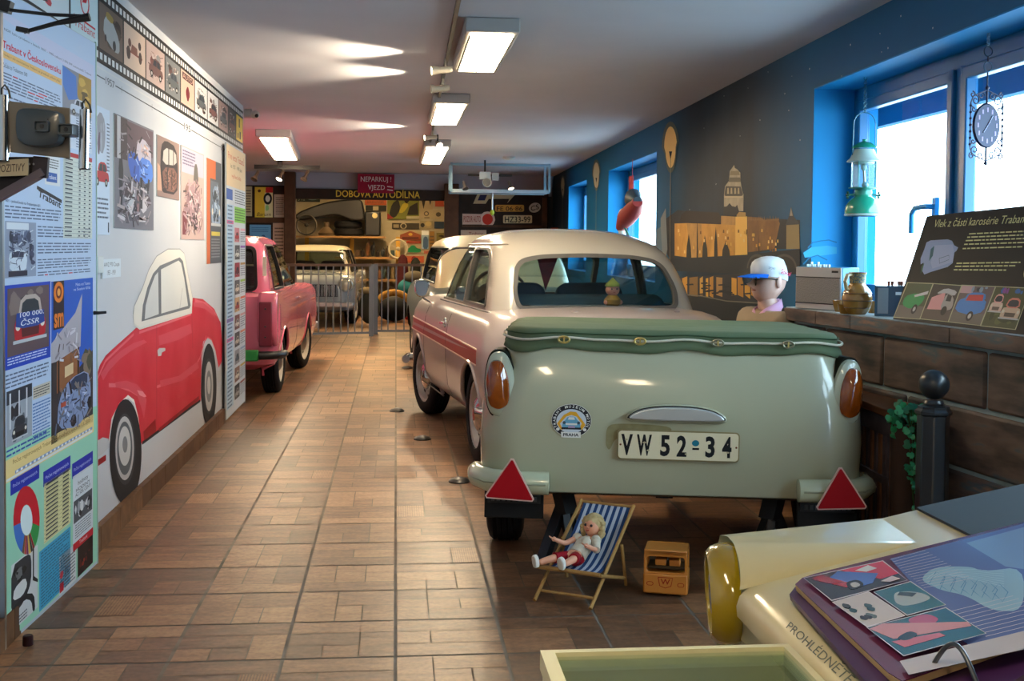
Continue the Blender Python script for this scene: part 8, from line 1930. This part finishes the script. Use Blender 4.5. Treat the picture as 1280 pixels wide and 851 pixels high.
wp('red_pennant', 'small bright red flag below the pair of crest cards', 517, 333.5, 526, 339, '#b02a24', lambda q: None)
wp('dark_sign', 'long dark sign with pale letters at the upper left of the workshop', 371, 245, 400, 252, '#2a332f', lambda q: q.t('S 12', .05, .2, .35, .8, '#8a9088').p([(.45, .4), (.7, .9), (.95, .5), (.7, .2)], '#5f7070', 1))
# ---- hanging light-blue rack and its things
HY = 15.0
rk = thing('hanging_rack', 'pale blue metal rack hanging from the ceiling over the cars', 'rack', (0, 0, 0)); RB = mat('#8fb3c6', .35, .5)
def Hk(u, v, y=HY): return PYD(u, v, y)
zt_ = CZ; pL, pR = Hk(564, 206), Hk(686, 207)
for u in (564, 686.5):
    p = Hk(u, 240); b = MB(); b.beam((p.x, HY, p.z), (p.x, HY, CZ), .03, .03, RB); b.build('hanger', rk)
    b = MB(); b.beam((p.x, HY+.45, p.z), (p.x, HY+.45, CZ), .03, .03, RB); b.build('hanger', rk)
z_ = Hk(620, 206).z; b = MB(); b.beam((pL.x, HY, z_), (pR.x, HY, z_), .03, .03, RB); b.build('top_bar', rk)
z_ = Hk(620, 239).z; b = MB()
for y_ in (HY, HY+.45): b.beam((pL.x, y_, z_), (pR.x, y_, z_), .03, .045, mat('#a9bcc8', .3, .6))
for x_ in (pL.x, pR.x): b.beam((x_, HY, z_), (x_, HY+.45, z_), .03, .03, RB)
b.bx(pL.x, pR.x, HY+.02, HY+.43, z_-.012, z_-.004, mat('#6d7b88', .4, .4)); b.build('tray', rk)
b = MB(); p = Hk(617, 245); b.tube([(p.x, HY+.2, z_-.01), (p.x, HY+.2, Hk(617, 262).z)], .012, STEEL, 8); b.ball((p.x, HY+.2, Hk(617, 265).z), .03, mat('#8a9a30', .5), 14, sc=(1, 1, 1.3)); b.build('hook', rk)
# spot lamp on its track behind the rack
def head(t, base, d, m, L=.085, r=.028, bulb=True, nm='spot_head'):
    d = Vector(d).normalized(); M = Matrix.Translation(base) @ d.to_track_quat('Z', 'Y').to_matrix().to_4x4(); b = MB()
    b.lathe([(.016, -.03), (.020, -.01), (.020, L*.5), (r, L), (r*.9, L), (r*.8, L-.008)], m, 20, M); h = b.build(nm, t)
    b = MB(); b.lathe([(r*.82, L-.006), (.001, L-.004)], mat('#fff0c8', .3, emit=6.0) if bulb else mat('#8a8680', .2, .6), 18, M); b.build('bulb', h); return h
TRK = mat('#2c2a2c', .4, .3)
tr1 = thing('track_light', 'thin dark ceiling track over the aisle with small white spotlights', 'track light', (0, 0, 0))
t0, t1 = PZ(573, 0, CZ-.02), PZ(537, 181, CZ-.02)
b = MB(); b.beam(Vector((t0.x+.02, 3.2, CZ-.018)) if False else (t0-(t1-t0).normalized()*1.2), t1, .018, .03, TRK); b.build('track', tr1)
SW = mat('#c6bda8', .4)
for (u, v, dx, on) in ((547, 88, -1, True), (545, 111, -1, False), (533, 172, -1, True)):
    p = PZ(u+6, v-8, CZ-.035); b = MB(); hp2 = PZ(u+5, v, CZ-.10); top = Vector((hp2.x+.02, hp2.y, CZ-.03)); b.tube([top, Vector((hp2.x+.02, hp2.y, CZ-.09))], .007, SW, 8); b.build('arm', tr1)
    head(tr1, Vector((hp2.x+.03, hp2.y, CZ-.095)), (-1, -.15 if v < 150 else -.3, -.12), SW, bulb=on, L=.09)
hp2 = PZ(547, 180, CZ-.11); head(tr1, Vector((hp2.x, hp2.y, CZ-.10)), (.25, -1, -.45), mat('#8c8a88', .4), bulb=True, r=.035)
b = MB(); b.tube([(hp2.x, hp2.y, CZ-.02), (hp2.x, hp2.y, CZ-.09)], .008, TRK, 8); b.build('arm', tr1)
tr2 = thing('track_light', 'short dark track with three spotlights at the ceiling of the pink car bay', 'track light', (0, 0, 0)); y2 = 14.5
za = PYD(360, 209, y2).z; b = MB(); b.beam((PYD(318, 208, y2).x, y2, za), (PYD(400, 210, y2).x, y2, za), .05, .05, TRK); b.beam((PYD(350, 208, y2).x, y2, za), (PYD(350, 208, y2).x, y2, CZ), .12, .05, TRK); b.build('track', tr2)
for u, on in ((322, False), (353, True), (384, False)):
    p = PYD(u, 216, y2); head(tr2, Vector((p.x, y2, p.z)), (-.35, -.5, -.8), mat('#5a4a40', .5), bulb=on, L=.11, r=.045)
tr3 = thing('track_light', 'small projector-like lamp with two spotlights behind the hanging rack', 'track light', (0, 0, 0)); y3 = 14.5
za = PYD(608, 219, y3).z; b = MB(); b.beam((PYD(585, 219, y3).x, y3, za), (PYD(640, 219, y3).x, y3, za), .03, .03, TRK); b.bx(PYD(601, 0, y3).x, PYD(615, 0, y3).x, y3-.06, y3+.06, za-.05, za+.04, mat('#b4c4cc', .4)); b.bx(PYD(616.5, 0, y3).x, PYD(625, 0, y3).x, y3-.06, y3+.06, za-.06, za+.03, mat('#9aa6b0', .4)); b.tube([(PYD(608, 0, y3).x, y3, za), (PYD(608, 0, y3).x, y3, CZ)], .012, TRK, 8); b.build('track', tr3)
p = PYD(608, 228, y3); head(tr3, Vector((p.x, y3, p.z)), (0, -1, -.05), mat('#a9b0b4', .4), bulb=False, r=.06, L=.10)
for u in (580, 637): p = PYD(u, 229, y3); head(tr3, Vector((p.x, y3, p.z)), (.2, -.4, -.8), mat('#4a4444', .5), bulb=(u > 600), r=.04)
b = MB(); p = PZ(636, 196, CZ); b.lathe([(.075, 0), (.075, -.02), (.05, -.035), (.001, -.037)], mat('#c9d4d8', .4), 24); o = b.build('smoke_detector'); o.location = (p.x, p.y, CZ); tag(o, 'round white smoke detector on the ceiling above the hanging rack', 'smoke detector')
b = MB(); p, q = PYD(693, 292, 16.9), PYD(702, 284.5, 16.9); b.bx(p.x-.05, q.x-.05, 16.9, 16.95, p.z, q.z, mat('#a34a34', .5)); tag(b.build('red_sign'), 'tiny red-brown sign above the cream roof near the far end of the painted wall', 'sign')
# toy in the rear window of the saloon
w = Matrix.Translation(car.location) @ Matrix.Rotation(math.radians(7.2), 4, 'Z')
ty_ = thing('rubber_doll', 'small pink rubber doll in a pointed green cap inside the saloon rear window', 'doll', w @ Vector((.135, .68, .909)), math.radians(7.2))
PKM = mat('#d98a78', .45)
b = MB(); b.lathe([(.035, 0), (.048, .01), (.050, .035), (.032, .058), (.018, .066)], mat('#a87a3c', .6), 20); b.ball((-.045, -.015, .02), .014, PKM); b.ball((.045, -.015, .02), .014, PKM); b.build('doll_body', ty_)
b = MB(); b.ball((0, 0, .095), .040, PKM, 24, sc=(1.08, .95, .95)); b.ball((0, -.038, .092), .006, PKM, 8)
hd_ = b.build('head', ty_)
b = MB()
for s in (-1, 1): b.ball((s*.016, -.034, .100), .0055, mat('#1c1414', .3), 10)
b.build('eye', hd_); b = MB(); b.ball((0, -.036, .080), .004, mat('#b03a3a', .4), 8, sc=(1.7, .6, .6)); b.build('mouth', hd_)
b = MB(); b.lathe([(.044, .114), (.045, .120), (.038, .134), (.018, .150), (.004, .165), (.001, .166)], mat('#9a9a4c', .7), 20, sy=.95); b.build('cap', ty_)
# ================================================================== LIGHT
W = bpy.data.worlds.new('world'); SC.world = W; W.use_nodes = True
nt = W.node_tree; bg = nt.nodes['Background']
sky = nt.nodes.new('ShaderNodeTexSky'); sky.sky_type = 'HOSEK_WILKIE'; sky.turbidity = 6; sky.sun_direction = (0.5, -0.4, 0.75)
mx = nt.nodes.new('ShaderNodeMixRGB'); mx.inputs[0].default_value = .75; mx.inputs[2].default_value = (.62, .82, 1.0, 1)
nt.links.new(sky.outputs[0], mx.inputs[1]); nt.links.new(mx.outputs[0], bg.inputs['Color']); bg.inputs['Strength'].default_value = 6.0
def portal(y0, y1, z0, z1, x):
    l = bpy.data.lights.new('window_daylight', 'AREA'); l.shape = 'RECTANGLE'; l.size = z1-z0; l.size_y = y1-y0
    l.cycles.is_portal = True
    o = bpy.data.objects.new('window_daylight', l); COL.objects.link(o); o.location = (x, (y0+y1)/2, (z0+z1)/2); o.rotation_euler = (0, PI/2, 0)
portal(W1[0], W1[1], .95, 2.1, 2.62); portal(W2[0], W2[1], .95, 2.1, 2.75); portal(W3[0], W3[1], .95, 2.1, 2.85)
def diffuser_mat(e):
    mt = bpy.data.materials.new('lamp_diffuser'); mt.use_nodes = True; nt = mt.node_tree; b = nt.nodes['Principled BSDF']
    b.inputs['Base Color'].default_value = (.8, .8, .75, 1); b.inputs['Emission Color'].default_value = (1.0, .78, .50, 1); b.inputs['Emission Strength'].default_value = e
    return mt
DIFF = diffuser_mat(FIXE)
WDIFF = diffuser_mat(FIXE*1.8); WDIFF.node_tree.nodes['Principled BSDF'].inputs['Emission Color'].default_value = (1.0, .68, .32, 1)
def fixture(y, x, w, L, label, ang=0.0, rows=2, z=CZ):
    t = thing('ceiling_light', label, 'ceiling light', (x, y, z), ang, 'fluorescent ceiling lights')
    BODY = mat('#a8a6a6', .5)
    b = MB(); b.box((0, L/2, -.035), (w, L, .07), BODY, taper=(1.0, 1.0)); b.build('lamp_housing', t, bevel=.008)
    b = MB(); b.box((0, L/2, -.0755), (w*.80, L*.90, .011), DIFF if y < 16 else WDIFF); b.build('lamp_diffuser', t)
    b = MB(); wg = w*.80
    b.box((0, L/2, -.083), (.004, L*.9, .006), mat('#8b7f68', .5)) if rows == 2 else b.box((0, L/2, -.083), (wg, .012, .006), mat('#8b7f68', .5))
    for s in (-1, 1): b.box((s*wg/2, L/2, -.08), (.008, L*.9, .014), mat('#6e6a60', .4))
    b.build('lamp_grid', t)
    return t
fixture(5.50, .455, .265, 1.25, 'largest ceiling light, nearest of the row over the aisle')
fixture(8.25, .39, .265, 1.45, 'second ceiling light of the row over the aisle')
fixture(11.8, .42, .28, 2.5, 'third ceiling light of the row, behind the double spotlight', rows=1)
fixture(11.1, -1.17, .33, 3.0, 'ceiling light above the pink car bay', rows=1, ang=math.radians(3))
fixture(.1, -.2, .265, 1.25, 'ceiling light of the row behind the viewer')  # out of view, added to brighten the room
fixture(-2.2, .5, .265, 1.25, 'ceiling light at the near end of the room')  # second out-of-view light, put in against the dark room
fixture(17.9, -1.9, .35, 1.0, 'yellow ceiling light in the workshop over the grey car', z=2.5, rows=1)
fixture(19.6, -.4, .35, 1.2, 'rear ceiling light in the workshop over the shelves', z=2.6, rows=1)
fixture(18.2, .3, .30, 1.2, 'ceiling light in the workshop behind the sign beam', z=2.6, rows=1)
def spot(p, d, e, ang, c=(1, .80, .55), r=.03):
    l = bpy.data.lights.new('spot_bulb', 'SPOT'); l.energy = e; l.spot_size = math.radians(ang); l.spot_blend = .6; l.color = c; l.shadow_soft_size = r
    o = bpy.data.objects.new('spot_bulb', l); COL.objects.link(o); o.location = p; o.rotation_euler = Vector(d).to_track_quat('-Z', 'Y').to_euler()
for u, v in ((547, 88), (545, 111), (533, 172)):
    p = PZ(u+2, v, CZ-.10); spot(Vector((p.x-.10, p.y, CZ-.108)), (-1, .02, -.10), 26, 95)
p = PZ(547, 180, CZ-.11); spot(Vector((p.x+.02, p.y-.07, CZ-.15)), (.25, -1, -.45), 25, 60)
p = PYD(353, 216, 14.5); spot(Vector((p.x-.05, 14.4, p.z-.12)), (-.35, -.5, -.8), 40, 80)
SC.view_settings.view_transform = 'Standard'; SC.view_settings.look = 'None'; SC.view_settings.gamma = 1; SC.view_settings.use_curve_mapping = False
SC.view_settings.exposure = EXPO
SC.cycles.use_denoising = True
SC.cycles.max_bounces = 10; SC.cycles.diffuse_bounces = 6; SC.cycles.transparent_max_bounces = 16
SC.cycles.sample_clamp_indirect = 6
SC.cycles.caustics_reflective = False; SC.cycles.caustics_refractive = False
